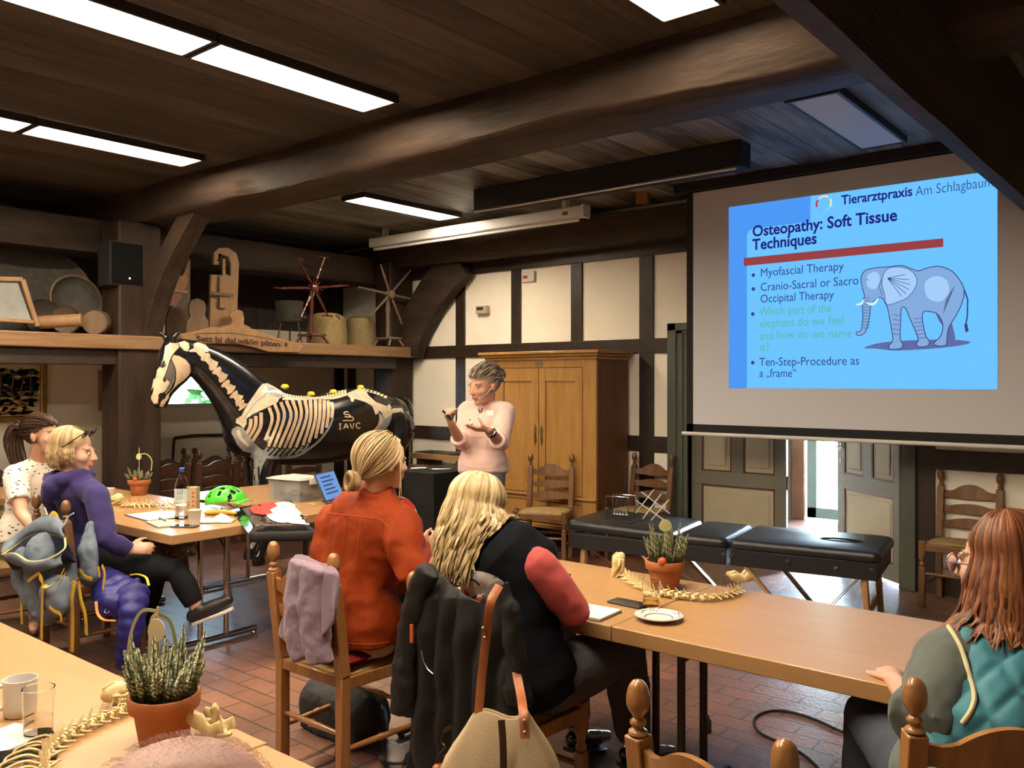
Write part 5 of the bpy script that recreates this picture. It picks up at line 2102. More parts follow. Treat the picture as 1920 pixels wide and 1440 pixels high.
def mug(label, c, rz):
    t = thing('mug', label, 'mug', c, rz)
    q = MB()
    q.lathe([(.034, 0), (.038, .004), (.0395, .02), (.0405, .088), (.0415, .094), (.0385, .094), (.037, .088), (.036, .012), (.001, .010)], 32)
    q.build('cup', m_china, t, smooth=60)
    q = MB()
    q.tube(catmull([(-.038, 0, .078), (-.058, 0, .074), (-.066, 0, .05), (-.058, 0, .026), (-.038, 0, .02)], 5), .0055, 8)
    q.build('handle', m_china, t)
    q = MB()
    q.lathe([(.0366, .03), (.001, .0301)], 20)
    q.build('coffee', mm('black_coffee', (.03, .015, .008), .1), t)


mug('white china mug at the left edge of the lower left table', Z1(38, 1340), R(60))


def glass(label, c, r, h, fill, liq, gm=None):
    t = thing('drinking_glass', label, 'glass', c)
    q = MB()
    q.lathe([(r * .86, 0), (r * .88, .002), (r, h), (r - .0015, h + .0008), (r - .003, h), (r * .84, .010), (.001, .009)], 36)
    q.build('tumbler', gm or m_clear, t, smooth=60)
    q = MB()
    ri = r * .845
    q.lathe([(ri - .001, .0105), (ri + (r - .003 - ri) * fill - .001, h * fill), (.001, h * fill)], 28)
    q.build('drink', liq, t, smooth=60)


glass('clear drinking glass in front of the white mug', Z1(72, 1378), .037, .115, .42, mat('water', (1.15, 1.17, 1.15), .01, trans=1, ior=1.04))
glass('glass of pale tea behind the blue-rimmed saucer', Z1(1221, 1140), .036, .108, .35, mat('pale_tea', (.95, .82, .48), .02, trans=1, ior=1.05))


def paper_cup(label, c, r=.036, h=.085):
    t = thing('paper_cup', label, 'cup', c, 0, 'white paper cups')
    q = MB()
    q.lathe([(r * .72, 0), (r * .74, .003), (r, h - .006), (r + .002, h - .004), (r + .002, h), (r - .001, h), (r - .002, h - .006), (r * .72, .008), (.001, .008)], 28)
    q.build('cup', m_paperc, t, smooth=50)


paper_cup('white paper cup between the orange jacket and the long blonde hair', Z1(800, 1047))
paper_cup('white paper cup behind the blonde hair, right of the other cup', Z1(829, 1050))
paper_cup('white paper cup at the table corner beside the crumpled tissue', Z1(365, 983), .04, .088)
paper_cup('white paper cup behind the purple hoodie', Z1(205, 937))


def notebook(label, c, rz, w, d, h, cover=True, opened=False, m=None):
    t = thing('notebook', label, 'notebook', c, rz)
    q = MB()
    q.box(-w / 2, w / 2, -d / 2, d / 2, .002, h - .001)
    q.build('pages', m or m_paper, t, bev=.001)
    q = MB()
    q.box(-w / 2 - .003, w / 2 + .003, -d / 2 - .003, d / 2 + .003, 0, .002)
    q.build('cover', m_greyp, t, bev=.001)
    return t


notebook('open white notebook by the coral elbow', Z1(1112, 1151), R(4), .15, .16, .012)
notebook('white notepad at the left edge beside the glass', Z1(4, 1392), R(18), .13, .17, .008)
notebook('cream notebook with a pen on the left table', Z1(306, 983), R(-12), .24, .13, .010, m=m_cream)
t = thing('clipboard', 'dark clipboard with white sheets behind the cream notebook', 'clipboard', tuple(Z1(288, 969)), R(-5))
q = MB()
q.box(-.19, .17, -.11, .11, 0, .004)
q.build('board', m_greyp, t, bev=.001)
q = MB()
q.box(-.17, .165, -.10, .10, .0045, .008)
q.build('sheets', m_paper, t, smooth=0)


def phone(label, c, rz, w=.15, d=.075):
    t = thing('phone', label, 'phone', c, rz)
    q = MB()
    q.box(-w / 2, w / 2, -d / 2, d / 2, 0, .009)
    q.build('body', m_greyp, t, bev=.003)
    q = MB()
    q.box(-w / 2 + .004, w / 2 - .004, -d / 2 + .004, d / 2 - .004, .0088, .0096)
    q.build('display', m_phone, t, smooth=0)


phone('black phone left of the tea glass', Z1(1178, 1133), R(-2))
phone('black phone at the lower left corner', Z1(36, 1422), R(62), .16, .08)
phone('dark phone on the table corner before the paper cup', Z1(347, 988), R(30), .15, .07)
phone('small black phone beside the laptop', Z1(617, 942), R(0), .1, .05)
q = MB()
a, c2 = Z1(30, 1448, .004), Z1(84, 1404, .004)
q.tube([a, a.lerp(c2, .9), c2], [.004, .004, .001], 8)
single('pencil', q, mat('brown_pencil', (.20, .12, .07), .5), 'brown pencil along the phone at the lower left', 'pencil')
q = MB()
a, c2 = Z1(310, 972, .014), Z1(302, 979, .014)
q.tube([Z1(298, 975, .0145), Z1(310, 981, .0145)], .005, 8)
single('pen', q, mat('blue_grey_pen', (.12, .20, .28), .4), 'blue-grey pen lying on the cream notebook', 'pen')
q = MB()
a = Z1(1146, 1155, .006)
q.tube([a, Z1(1163, 1147, .006)], .005, 8)
single('pen', q, m_blackb, 'black pen end beside the open white notebook', 'pen')

t = thing('saucer', 'white saucer with a blue painted rim', 'saucer', tuple(Z1(1235, 1162)))
q = MB()
q.lathe([(.035, 0), (.038, .003), (.06, .008), (.086, .018), (.087, .0195), (.085, .0195), (.058, .011), (.044, .0075), (.001, .007)], 48)
q.build('dish', m_china, t, smooth=60)
m_cob = mat('cobalt_glaze', (.03, .05, .22), .3)
q = MB()
q.lathe([(.0475, .0088), (.0495, .0094), (.0515, .0099)], 48, caps=False)
q.build('ring', m_cob, t)
q = MB()
r2 = random.Random(3)
for i in range(46):
    a = 2 * PI * i / 46
    if (i // 5) % 3 == 2:
        continue
    for k in range(2):
        rr2 = r2.uniform(.064, .082)
        z = .0128 + (rr2 - .064) * .34 + .0012
        aa = a + r2.uniform(-.05, .05)
        c0 = V((rr2 * math.cos(aa), rr2 * math.sin(aa), z))
        u = V((-math.sin(aa), math.cos(aa), 0)) * r2.uniform(.002, .0045)
        v2 = V((math.cos(aa), math.sin(aa), .35)) * r2.uniform(.0015, .0035)
        q.add([c0 - u, c0 - v2, c0 + u, c0 + v2], [(0, 1, 2, 3)])
q.build('rim_pattern', m_cob, t, smooth=0)

# bottle and carton
t = thing('water_bottle', 'clear plastic water bottle with a blue cap', 'bottle', tuple(Z1(341, 972)))
q = MB()
q.lathe([(.03, 0), (.041, .006), (.043, .02), (.041, .05), (.043, .055), (.043, .1), (.044, .11), (.044, .19), (.042, .2), (.038, .225), (.024, .26), (.0145, .275), (.0135, .30), (.012, .30), (.0125, .275), (.022, .259), (.036, .224), (.042, .19), (.0415, .02), (.029, .004), (.001, .006)], 32)
q.build('bottle', m_plast, t, smooth=60)
q = MB()
q.lathe([(.0145, .292), (.0155, .294), (.0155, .312), (.014, .316), (.001, .316)], 24)
q.build('cap', mat('blue_cap', (.02, .08, .40), .4), t)
q = MB()
q.lathe([(.0445, .108), (.0447, .11), (.0447, .188), (.0445, .19)], 32, caps=False)
q.build('label', mat('pale_label', (.62, .70, .70), .4, alpha=.85), t)
q = MB()
q.lathe([(.038, .008), (.0405, .02), (.0405, .085), (.001, .085)], 24)
q.build('water', mat('bottle_water', (.9, .95, .97), .01, trans=1, ior=1.15), t)
M = Matrix.Translation((0, 0, 0)) @ Matrix.Rotation(YAW, 4, 'Z') @ Matrix(((1, 0, 0, -.012), (0, 0, -1, -.0462), (0, 1, 0, .158), (0, 0, 0, 1)))
text('lettering', 'LO', .038, M, mat('label_ink', (.05, .06, .08), .5), t, .0004, wid=.034)
M = Matrix.Rotation(YAW, 4, 'Z') @ Matrix(((1, 0, 0, -.016), (0, 0, -1, -.0462), (0, 1, 0, .125), (0, 0, 0, 1)))
text('lettering', 'CAS', .028, M, mat('label_ink_pale', (.25, .33, .36), .5), t, .0004, wid=.04)
t = thing('carton', 'small brown carton behind the water bottle', 'carton', tuple(Z1(363, 958)), R(30))
q = MB()
q.box(-.032, .032, -.025, .025, 0, .16)
q.build('box', mat('kraft_carton', (.50, .34, .20), .7), t, bev=.002)
q = MB()
for z in (.03, .06, .09, .115):
    q.box(.002, .02, -.0258, -.025, z, z + .014)
q.build('print', mat('carton_print', (.35, .10, .05), .7), t, smooth=0)

# banana and tissue
t = thing('banana', 'yellow banana beside the crumpled tissue', 'banana', tuple(Z1(412, 967)))
q = MB()
P = [V((0, 0, .018)) + R_ * x + F_ * y for x, y in ((-.10, .0), (-.085, .012), (-.04, .028), (.02, .03), (.07, .012), (.10, -.008), (.115, -.02))]
q.tube(catmull(P, 4), [.004] + [.006 + .012 * math.sin(PI * min(1, (i + 2) / 24)) for i in range(1, 24)] + [.005], 6)
q.build('fruit', mat('banana_skin', (.66, .46, .07), .5, c2=(.56, .36, .05), sc=15), t, smooth=60)
q = MB()
def crump(u, v2):
    x, y = (u - .5) * .2, (v2 - .5) * .14
    return R_ * x + F_ * y + Z_ * (.004 + .05 * max(0, noise.fractal(V((x * 13, y * 13, 3)), 1, 2, 3) + .35) * (1 - (2 * u - 1) ** 4) * (1 - (2 * v2 - 1) ** 4))
q.grid(crump, 22, 18)
single('tissue', q, m_paper, 'crumpled white tissue in front of the banana', 'tissue', tuple(Z1(408, 978)), solid=.001, smooth=20)
q = MB()
q.box(-.15, .15, -.105, .105, 0, .001)
single('sheet_of_paper', q, m_paper, 'white sheet lying on the table left of the green helmet', 'paper', tuple(Z1(400, 934)), R(20), smooth=0)

# bicycle helmet
t = thing('bicycle_helmet', 'bright green bicycle helmet with vents and a visor', 'helmet', tuple(Z1(424, 957)), R(20))
m_gr = mat('bright_green_shell', (.075, .60, .035), .35, coat=.3)
def shellpt(u, v2, g=0):
    a = 2 * PI * u
    th = .04 + (1.75 - .25 * math.cos(a)) * v2 * .86
    return V(((.142 + g) * math.sin(th) * math.cos(a), (.108 + g) * math.sin(th) * math.sin(a), .055 + (.105 + g) * math.cos(th)))
q = MB()
nu, nv = 60, 26
vs = [shellpt(i / nu, j / (nv - 1)) for j in range(nv) for i in range(nu)]
fs = []
for j in range(nv - 1):
    for i in range(nu):
        u, v2 = (i + .5) / nu, (j + .5) / (nv - 1)
        p = shellpt(u, v2)
        hole = False
        for k, (yc, hw) in enumerate(((0, .013), (.045, .014), (-.045, .014), (.082, .012), (-.082, .012))):
            for xa, xb in ((-.105, -.045), (-.025, .035), (.055, .108)):
                if abs(p.y - yc * (1 - .8 * abs(p.x) ** 1.5 * 6)) < hw and xa + abs(yc) * .25 < p.x < xb - abs(yc) * .15 and p.z > .045:
                    hole = True
        if not hole:
            fs.append((j * nu + i, j * nu + (i + 1) % nu, (j + 1) * nu + (i + 1) % nu, (j + 1) * nu + i))
q.add(vs, fs)
q.build('shell', m_gr, t, solid=.012, smooth=60)
q = MB()
q.grid(lambda u, v2: shellpt(u, v2, -.016), 40, 14, True)
q.build('padding', m_blackb, t, solid=.006)
q = MB()
q.grid(lambda u, v2: V((.128 + .045 * v2 * (1 - (2 * u - 1) ** 2 * .35), (u - .5) * .17 * (1 - .15 * v2), .085 - .012 * v2 - .02 * (2 * u - 1) ** 2)), 12, 6)
q.build('visor', m_gr, t, solid=.004)
q = MB()
for s in (-1, 1):
    q.tube(catmull([V((.04, s * .095, .03)), V((.01, s * .07, .012)), V((-.05, s * .085, .03))], 4), .005, 6, True, .4)
q.build('chin_strap', m_blackb, t)

# glossy black bag with the round logo
t = thing('tote_bag', 'glossy black bag with a round red and white logo, hanging over the table edge', 'bag', (0, 0, 0))
org = Z1(470, 972)
t.location = org
def bagpt(u, v2, top):
    # u along the long side, v across
    A = Z1(430, 955, 0).lerp(Z1(545, 936, 0), u)
    B2 = Z1(468, 1003, .0).lerp(Z1(592, 1000, .0), u)
    p = A.lerp(B2, v2)
    e = min(u, 1 - u, v2, 1 - v2)
    h = .022 + .010 * noise.noise(V((u * 3, v2 * 2, 1.3))) + .002 * noise.noise(V((u * 8, v2 * 7, 2)))
    z = (h if top else .002) * min(1, e * 7 + .15)
    p = p + Z_ * max(.0015 if not top else .002, z)
    if not top:
        p.z = TZ + .001
    return p - org
q = MB()
q.grid(lambda u, v2: bagpt(u, v2, True), 26, 20)
q.grid(lambda u, v2: bagpt(1 - u, v2, False), 26, 20)
m_gloss = mat('glossy_black_foil', (.012, .012, .013), .12, coat=.6)
bag = q.build('bag', m_gloss, t)
q = MB()
q.grid(lambda u, v2: bagpt(.02 + .96 * u, 1.0, True) + V((0, 0, .014 - .055 * v2)) - F_ * (.012 + .01 * math.sin(v2 * PI)), 20, 5)
q.build('bag_front', m_blackb, t, solid=.006)
BS = Skin(bag, org, lambda px, py: Z1(px, py))
e2 = lambda cx, cy, rx, ry, a0=0, a1=2 * PI, n=20: [(cx + rx * math.cos(a0 + (a1 - a0) * i / n), cy - ry * math.sin(a0 + (a1 - a0) * i / n)) for i in range(n + 1)]
paint_on('logo_white', [e2(531, 961, 33, 20), [(530, 950), (576, 962), (583, 985), (545, 982), (520, 972)]], m_white, .003, 6, BS)
m_bagred = mat('bag_logo_red', (.62, .06, .05), .4)
paint_on('logo_red', [[(468, 955), (475, 945), (495, 940), (514, 944), (520, 950), (505, 957), (512, 963), (495, 967), (475, 964)]], m_bagred, .005, 6, BS)

# clear box, laptop
t = thing('storage_box', 'clear plastic storage box with lid, on the table beside the horse', 'storage box', tuple(Z1(556, 935)), R(8))
m_trl = mat('frosted_plastic', (.82, .83, .82), .25, trans=.75, ior=1.08, alpha=1)
def boxshell(q, w, d, h, tp, th):
    for x0, x1, y0, y1 in ((-w, w, -d, -d + th), (-w, w, d - th, d), (-w, -w + th, -d + th, d - th), (w - th, w, -d + th, d - th)):
        vs = []
        for z, k in ((0.0, 1 - tp), (h, 1.0)):
            vs += [V((x * k, y * k, z)) for x, y in ((x0, y0), (x1, y0), (x1, y1), (x0, y1))]
        q.add(vs, [(3, 2, 1, 0), (4, 5, 6, 7), (0, 1, 5, 4), (1, 2, 6, 5), (2, 3, 7, 6), (3, 0, 4, 7)])
    q.box(-w * (1 - tp) + th, w * (1 - tp) - th, -d * (1 - tp) + th, d * (1 - tp) - th, 0, th)
q = MB()
boxshell(q, .16, .125, .15, .07, .003)
q.build('tub', m_trl, t, smooth=0)
q = MB()
q.box(-.172, .172, -.137, .137, .148, .158)
q.box(-.15, .15, -.115, .115, .158, .165)
q.build('lid', mat('frosted_lid', (.80, .80, .78), .3, trans=.35, ior=1.1), t, bev=.004)
for s in (-1, 1):
    q = MB()
    q.box(s * .172 - .006, s * .172 + .006, -.04, .04, .115, .162)
    q.build('clip', m_white, t, bev=.003)
q = MB()
r2 = random.Random(8)
for i in range(16):
    a = V((r2.uniform(-.09, .11), r2.uniform(-.08, .08), .02 + r2.uniform(0, .04)))
    q.limb([a, a + V((r2.uniform(-.04, .04), r2.uniform(-.04, .04), r2.uniform(-.01, .02)))], [.012, .008], 8)
single('loose_parts', q, m_greyp, 'dark loose parts inside the clear storage box', 'parts', tuple(Z1(556, 935)), R(8))
bpy.data.objects['loose_parts']['kind'] = 'stuff'
q = MB()
q.box(-.13, -.02, -.10, -.095, .012, .12)
single('leaflet', q, m_paper, 'white leaflet standing inside the clear storage box', 'leaflet', tuple(Z1(556, 935)), R(8), smooth=0)
t = thing('laptop', 'open laptop seen from the side on the table beside the horse', 'laptop', tuple(Z1(655, 941)), R(117))
q = MB()
q.box(-.16, .16, -.11, .11, 0, .016)
q.build('base', m_greyp, t, bev=.003)
q = MB()
q.box(-.14, .14, -.03, .09, .016, .0175)
q.build('keyboard', m_blackb, t, smooth=0)
M = Matrix.Translation((0, .11, .012)) @ Matrix.Rotation(R(-24), 4, 'X')
q = MB()
q.box(-.16, .16, -.005, .005, 0, .215, M)
ld = q.build('screen_lid', m_greyp, t, bev=.003)
q = MB()
q.box(-.15, .15, -.0062, -.0052, .012, .205, M)
q.build('display', emis('laptop_light', (.16, .30, .62), .35), t, smooth=0)
q = MB()
for a in range(5):
    z = .05 + a * .03
    q.box(-.1, .09 - .02 * (a % 3), -.0066, -.0061, z, z + .012, M)
q.build('display_text', emis('laptop_text', (.05, .09, .22), .3), t, smooth=0)
q = MB()
for i in range(4):
    q.ell((.012 * i - .02, .006 * (i % 2), .008), (.008, .006, .008), None, 8, 6)
single('bone_piece', q, m_bonei, 'tiny ivory piece before the clear storage box', 'bone model', tuple(Z1(585, 948)))

# ---- on the couch
CT = .606
cr = onz(1163, 980, CT)
t = thing('pendulum_cradle', "pendulum cradle with steel balls on the black couch", 'desk toy', cr, R(9))
q = MB()
q.box(-.105, .105, -.075, .075, 0, .018)
q.build('base', m_blackb, t, bev=.003)
for s in (-1, 1):
    q = MB()
    q.tube([(-.085, s * .06, .018), (-.085, s * .06, .185), (-.08, s * .06, .19), (.08, s * .06, .19), (.085, s * .06, .185), (.085, s * .06, .018)], .0035, 8)
    q.build('frame', m_chrome, t)
for i in range(5):
    q = MB()
    x = (i - 2) * .0225
    q.ell((x, 0, .055), (.011, .011, .011), None, 14, 10)
    bl = q.build('ball', m_chrome, t)
    q = MB()
    q.tube([(x, -.06, .188), (x, 0, .064), (x, .06, .188)], .0005, 4)
    q.build('thread', m_steel, bl)
c = onz(1224, 978, CT)
t = thing('tensegrity_model', 'white rod tensegrity model on the black couch behind the heather', 'rod model', c, 0)
ROD = []
for (x0, y0), (x1, y1), dz in (((1202, 922), (1256, 963), .02), ((1192, 938), (1245, 975), -.03), ((1226, 918), (1192, 962), .03), ((1240, 926), (1205, 973), -.02), ((1254, 937), (1220, 979), .01)):
    tt = F_.dot(c) + dz
    A, B = (V((ray(x)[0] * tt, ray(x)[1] * tt, CAMZ - (y - HY) * tt / FPX)) - c for x, y in ((x0, y0), (x1, y1)))
    A.z, B.z = max(A.z, .004), max(B.z, .004)
    q = MB()
    q.tube([A, B], .0042, 8)
    q.build('rod', mm('white_rod', (.82, .80, .78), .4), t)
    ROD += [A, B]
q = MB()
for i in range(len(ROD)):
    for j in range(i + 1, len(ROD)):
        if (ROD[i] - ROD[j]).length < .14 and j != i + 1:
            q.tube([ROD[i], ROD[j]], .0008, 4)
q.build('elastic', m_greyp, t)

# ------------------------------------------------------------------ people
def at(px, py, t):
    """place seen at a pixel, t metres in front of the viewer"""
    a = ray(px)
    return V((a[0] * t, a[1] * t, CAMZ - (py - HY) * t / FPX))


SEC = [(-.02, .10, .07, 0), (.06, .168, .112, -.005), (.2, .176, .115, 0), (.42, .142, .098, .005), (.6, .15, .105, .014), (.74, .158, .115, .018), (.87, .162, .10, .004), (.95, .135, .078, 0), (1.0, .075, .06, 0)]


def spine_at(P, t):
    L = [0]
    for i in range(len(P) - 1):
        L.append(L[-1] + (P[i + 1] - P[i]).length)
    s = t * L[-1]
    if s <= 0:
        return P[0] + (P[1] - P[0]).normalized() * s
    for i in range(len(P) - 1):
        if s <= L[i + 1] or i == len(P) - 2:
            return P[i].lerp(P[i + 1], (s - L[i]) / (L[i + 1] - L[i]))


def torso(q, J, infl=0, t0=-.05, t1=1.01, wide=1.0, flare=0, deep=1.0, n=28):
    P = J['spine']
    hs, ss = (J['hr'] - J['hl']).normalized(), (J['sr'] - J['sl']).normalized()
    secs = [s for s in SEC if t0 <= s[0] <= t1]
    def val(t):
        for a, c in zip(SEC, SEC[1:]):
            if a[0] <= t <= c[0]:
                f = (t - a[0]) / (c[0] - a[0])
                return tuple(a[i] + (c[i] - a[i]) * f for i in range(4))
    if t0 > SEC[0][0]:
        secs = [val(t0)] + secs
    if t1 < 1:
        secs = secs + [val(t1)]
    vs = []
    for t, hw, dp, fw in secs:
        c = spine_at(P, t)
        d = (spine_at(P, min(1, t + .1)) - spine_at(P, max(0, t - .1))).normalized()
        sd = hs.lerp(ss, max(0, min(1, t)))
        sd = (sd - d * sd.dot(d)).normalized()
        fr = d.cross(sd)
        fl = flare * max(0, .45 - t)
        for k in range(n):
            a = 2 * PI * k / n
            ca, sa = math.cos(a), math.sin(a)
            e = 2 / 2.4
            vs.append(c + fr * fw + sd * ((hw * wide + infl + fl) * abs(ca) ** e * (1 if ca > 0 else -1)) + fr * ((dp * deep + infl + fl) * abs(sa) ** e * (1 if sa > 0 else -1)))
    fs = []
    for i in range(len(secs) - 1):
        for k in range(n):
            k2 = (k + 1) % n
            fs.append((i * n + k, i * n + k2, (i + 1) * n + k2, (i + 1) * n + k))
    fs.append(tuple(range(n - 1, -1, -1)))
    fs.append(tuple((len(secs) - 1) * n + k for k in range(n)))
    q.add(vs, fs)


def cut(P, f):
    """first fraction f of a polyline"""
    P = [V(p) for p in P]
    L = sum((P[i + 1] - P[i]).length for i in range(len(P) - 1)) * f
    out = [P[0]]
    for i in range(len(P) - 1):
        d = (P[i + 1] - P[i]).length
        if L <= d:
            out.append(P[i].lerp(P[i + 1], L / d))
            return out
        out.append(P[i + 1])
        L -= d
    return out


def arm_pts(J, s):
    return [J['s' + s], J['s' + s].lerp(J['e' + s], .5), J['e' + s], J['e' + s].lerp(J['w' + s], .45), J['w' + s]]


ARM_R = [.050, .046, .038, .037, .025]


def hand(q, J, s, k=1.0):
    w, d, nrm, curl = J['w' + s], V(J['hd' + s][0]).normalized(), V(J['hd' + s][1]), J['hd' + s][2]
    nrm = (nrm - d * nrm.dot(d)).normalized()          # out of the palm
    side = d.cross(nrm)                                 # towards the thumb for one hand
    sg = J['hd' + s][3]
    side = side * sg
    q.limb([w - d * .01, w + d * .03 * k, w + d * .075 * k], [.024 * k, .030 * k, .034 * k], 14, .5, nrm)
    for i, (o, L) in enumerate(((.030, .072), (.011, .082), (-.009, .076), (-.028, .06))):
        p = w + d * (.083 - abs(i - 1.2) * .004) * k + side * (o * k)
        c = curl[i] if isinstance(curl, (list, tuple)) else curl
        pts = [p - d * .015 * k]
        dd = (d + side * (o * 1.5)).normalized()
        ang = .12
        for sgm in (.45, .31, .24):
            pts.append(p)
            ang2 = c * (1 if sgm < .4 else .8)
            dd = (dd * math.cos(ang2) + nrm * math.sin(ang2)).normalized()
            nn = (nrm * math.cos(ang2) - dd * math.sin(ang2))
            nrm2 = (nrm - dd * nrm.dot(dd))
            p = p + dd * (L * sgm * k)
            # bend the palm direction along with the finger
            bend = nrm2.normalized() if nrm2.length > .05 else -d
            dd = (dd * math.cos(c * .35) + bend * math.sin(c * .35)).normalized()
        pts.append(p)
        q.limb(pts, [.0098 * k, .0098 * k, .0085 * k, .0078 * k, .0068 * k][:len(pts)], 8)
    tc = J['hd' + s][4] if len(J['hd' + s]) > 4 else .3
    b = w + d * .022 * k + side * .022 * k
    t1 = b + (d * .6 + side * .75 + nrm * .15 * tc).normalized() * .036 * k
    t2 = t1 + (d * .85 + side * .3 + nrm * .5 * tc).normalized() * .03 * k
    t3 = t2 + (d * .95 + nrm * .6 * tc).normalized() * .024 * k
    q.limb([b, t1, t2, t3], [.0135 * k, .0115 * k, .0098 * k, .0075 * k], 8)


def head(q, M, k=1.0):
    R3 = M.to_3x3()
    sc = M.to_scale()[0]
    def E(c, r, rot=None):
        q.ell(M @ V(c), [x * sc for x in r], (R3.normalized() @ rot) if rot is not None else R3.normalized(), 18, 12)
    E((0, -.014, .036), (.073, .094, .083))
    E((0, .034, -.02), (.061, .060, .084))
    E((0, .040, -.074), (.045, .047, .034))
    E((0, .074, -.094), (.021, .018, .016))
    for s in (-1, 1):
        E((s * .031, .080, .021), (.026, .013, .009))
        E((s * .041, .060, -.024), (.025, .026, .024))
        E((s * .030, .077, .002), (.015, .012, .010))
        E((s * .011, .1, -.03), (.009, .01, .007))
        E((s * .077, -.006, -.006), (.008, .019, .031), Matrix.Rotation(.25, 3, 'X'))
        E((s * .082, -.004, -.002), (.006, .016, .024), Matrix.Rotation(.25, 3, 'X'))
    q.limb([M @ V((0, .088, .018)), M @ V((0, .101, -.006)), M @ V((0, .111, -.026))], [.0075 * sc, .0095 * sc, .0125 * sc], 10)
    E((0, .094, -.053), (.021, .010, .0055))
    E((0, .092, -.0635), (.018, .011, .0065))


def head_m(c, fwd, up=(0, 0, 1), sc=1.0):
    f = V(fwd).normalized()
    u = V(up)
    u = (u - f * u.dot(f)).normalized()
    x = f.cross(u)
    M = Matrix((x, f, u)).transposed().to_4x4() @ Matrix.Scale(sc, 4)
    M.translation = V(c)
    return M


m_lip = mat('lip_skin', (.50, .19, .15), .45)
m_brow = mat('brow_hair', (.16, .095, .055), .7)
m_eyew = mat('eye_white', (.8, .78, .74), .25)
m_iris = mat('eye_iris', (.07, .05, .035), .2)
SKINS = {}


def skin(c):
    if c not in SKINS:
        SKINS[c] = mat('skin', c, .5, var=.05, sc=20, bump=.06, bsc=140, sss=.08)
    return SKINS[c]


def human(label, loc, J, HM, sk=(.62, .36, .245), legs=True, eyes=True, vox=.0068, hands=(1, 1), name='person', brow=None, feet=True):
    loc = V(loc)
    t = thing(name, label, 'person', loc)
    J = {k: ([p - loc for p in v] if k == 'spine' else (v if k.startswith('hd') else v - loc)) for k, v in J.items()}
    HM = Matrix.Translation(-loc) @ HM
    q = MB()
    torso(q, J)
    nb = J['spine'][-1]
    hc = HM @ V((0, -.02, -.05))
    q.limb([nb - (hc - nb) * .25, nb.lerp(hc, .5), hc], [.062, .052, .054], 16)
    q.limb([J['sl'], nb, J['sr']], [.052, .055, .052], 14)
    for s in 'lr':
        q.limb(arm_pts(J, s), ARM_R, 14)
        if hands[0 if s == 'l' else 1]:
            hand(q, J, s)
        if legs:
            q.limb([J['h' + s], J['h' + s].lerp(J['k' + s], .5), J['k' + s], J['k' + s].lerp(J['a' + s], .35), J['a' + s]], [.085, .075, .055, .052, .035], 14)
            if feet:
                q.limb([J['a' + s] + (J['a' + s] - J['t' + s]) * .12 - V((0, 0, .02)), J['a' + s].lerp(J['t' + s], .5) - V((0, 0, .02)), J['t' + s]], [.032, .034, .024], 12)
    head(q, HM)
    inv = HM.inverted()
    def paint(c, n2):
        p = inv @ c
        if p.y > .075 and abs(p.x) < .024:
            if -.071 < p.z < -.0485 and abs(p.x) < .023 - abs(p.z + .059) * .5:
                return 1
        if p.y > .055 and .024 < p.z - (.0 if abs(p.x) < .04 else -.004) < .0305 and .014 < abs(p.x) < .052:
            return 2
        return 0
    body = voxel('body', q, vox, [skin(sk), m_lip, brow or m_brow], t, 5, paint=paint)
    if eyes:
        for s in (-1, 1):
            q = MB()
            q.ell(HM @ V((s * .031, .0815, .003)), (.0115, .0115, .0085), HM.to_3x3().normalized(), 14, 10)
            q.mi = 1
            q.ell(HM @ V((s * .031, .0905, .003)), (.0055, .0035, .0055), HM.to_3x3().normalized(), 10, 8)
            q.build('eye', [m_eyew, m_iris], t)
    return t, J, HM, body


def garment_top(name, t, J, m, infl=.012, sleeve=1.0, t0=.02, wide=1.0, flare=.05, deep=1.0, wr=.005, wsc=13, slf=None, neck=.0, vox=.0095, extra=None, slr=1.0, sides='lr', cuffs=True, mats=None, paint=None, vest=0):
    q = MB()
    torso(q, J, infl, t0, .985, wide, flare, deep)
    nb = J['spine'][-1]
    a, c = J['sl'].lerp(nb, vest), J['sr'].lerp(nb, vest)
    q.limb([a, nb - V((0, 0, .012)), c], [.054 + infl, .056 + infl, .054 + infl], 16)
    for s in sides:
        sl = slf[s] if slf else sleeve
        if sl > .02:
            P = cut(arm_pts(J, s), sl)
            r = [(x + infl + .004) * slr for x in ARM_R[:len(P)]]
            q.limb([P[0], P[0].lerp(P[1], .3)], [r[0] * 1.02, r[0]], 16)
            q.tube([P[0]] + P[1:], r, 16)
            if cuffs and sl > .3:
                d = (P[-1] - P[-2]).normalized()
                q.tube([P[-1] - d * .03, P[-1] - d * .025, P[-1] + d * .004], [r[-1] + .001, r[-1] + .004, r[-1] + .004], 16)
    if extra:
        extra(q)
    return voxel(name, q, vox, mats or m, t, 3, wr=wr, wsc=wsc, paint=paint)


def trousers(name, t, J, m, infl=.012, upto=.95, t1=.3, wr=.004, wsc=12, hem=1.0):
    q = MB()
    torso(q, J, infl - .004, -.05, t1)
    for s in 'lr':
        P = cut([J['h' + s], J['h' + s].lerp(J['k' + s], .5), J['k' + s], J['k' + s].lerp(J['a' + s], .4), J['a' + s]], upto)
        r = [.085 + infl, .078 + infl, .058 + infl, (.056 + infl) * hem, (.040 + infl) * hem][:len(P)]
        q.limb([P[0], P[0].lerp(P[1], .5)], r[:2], 16)
        q.tube(P, r, 16)
    return voxel(name, q, .0105, m, t, 3, wr=wr, wsc=wsc)


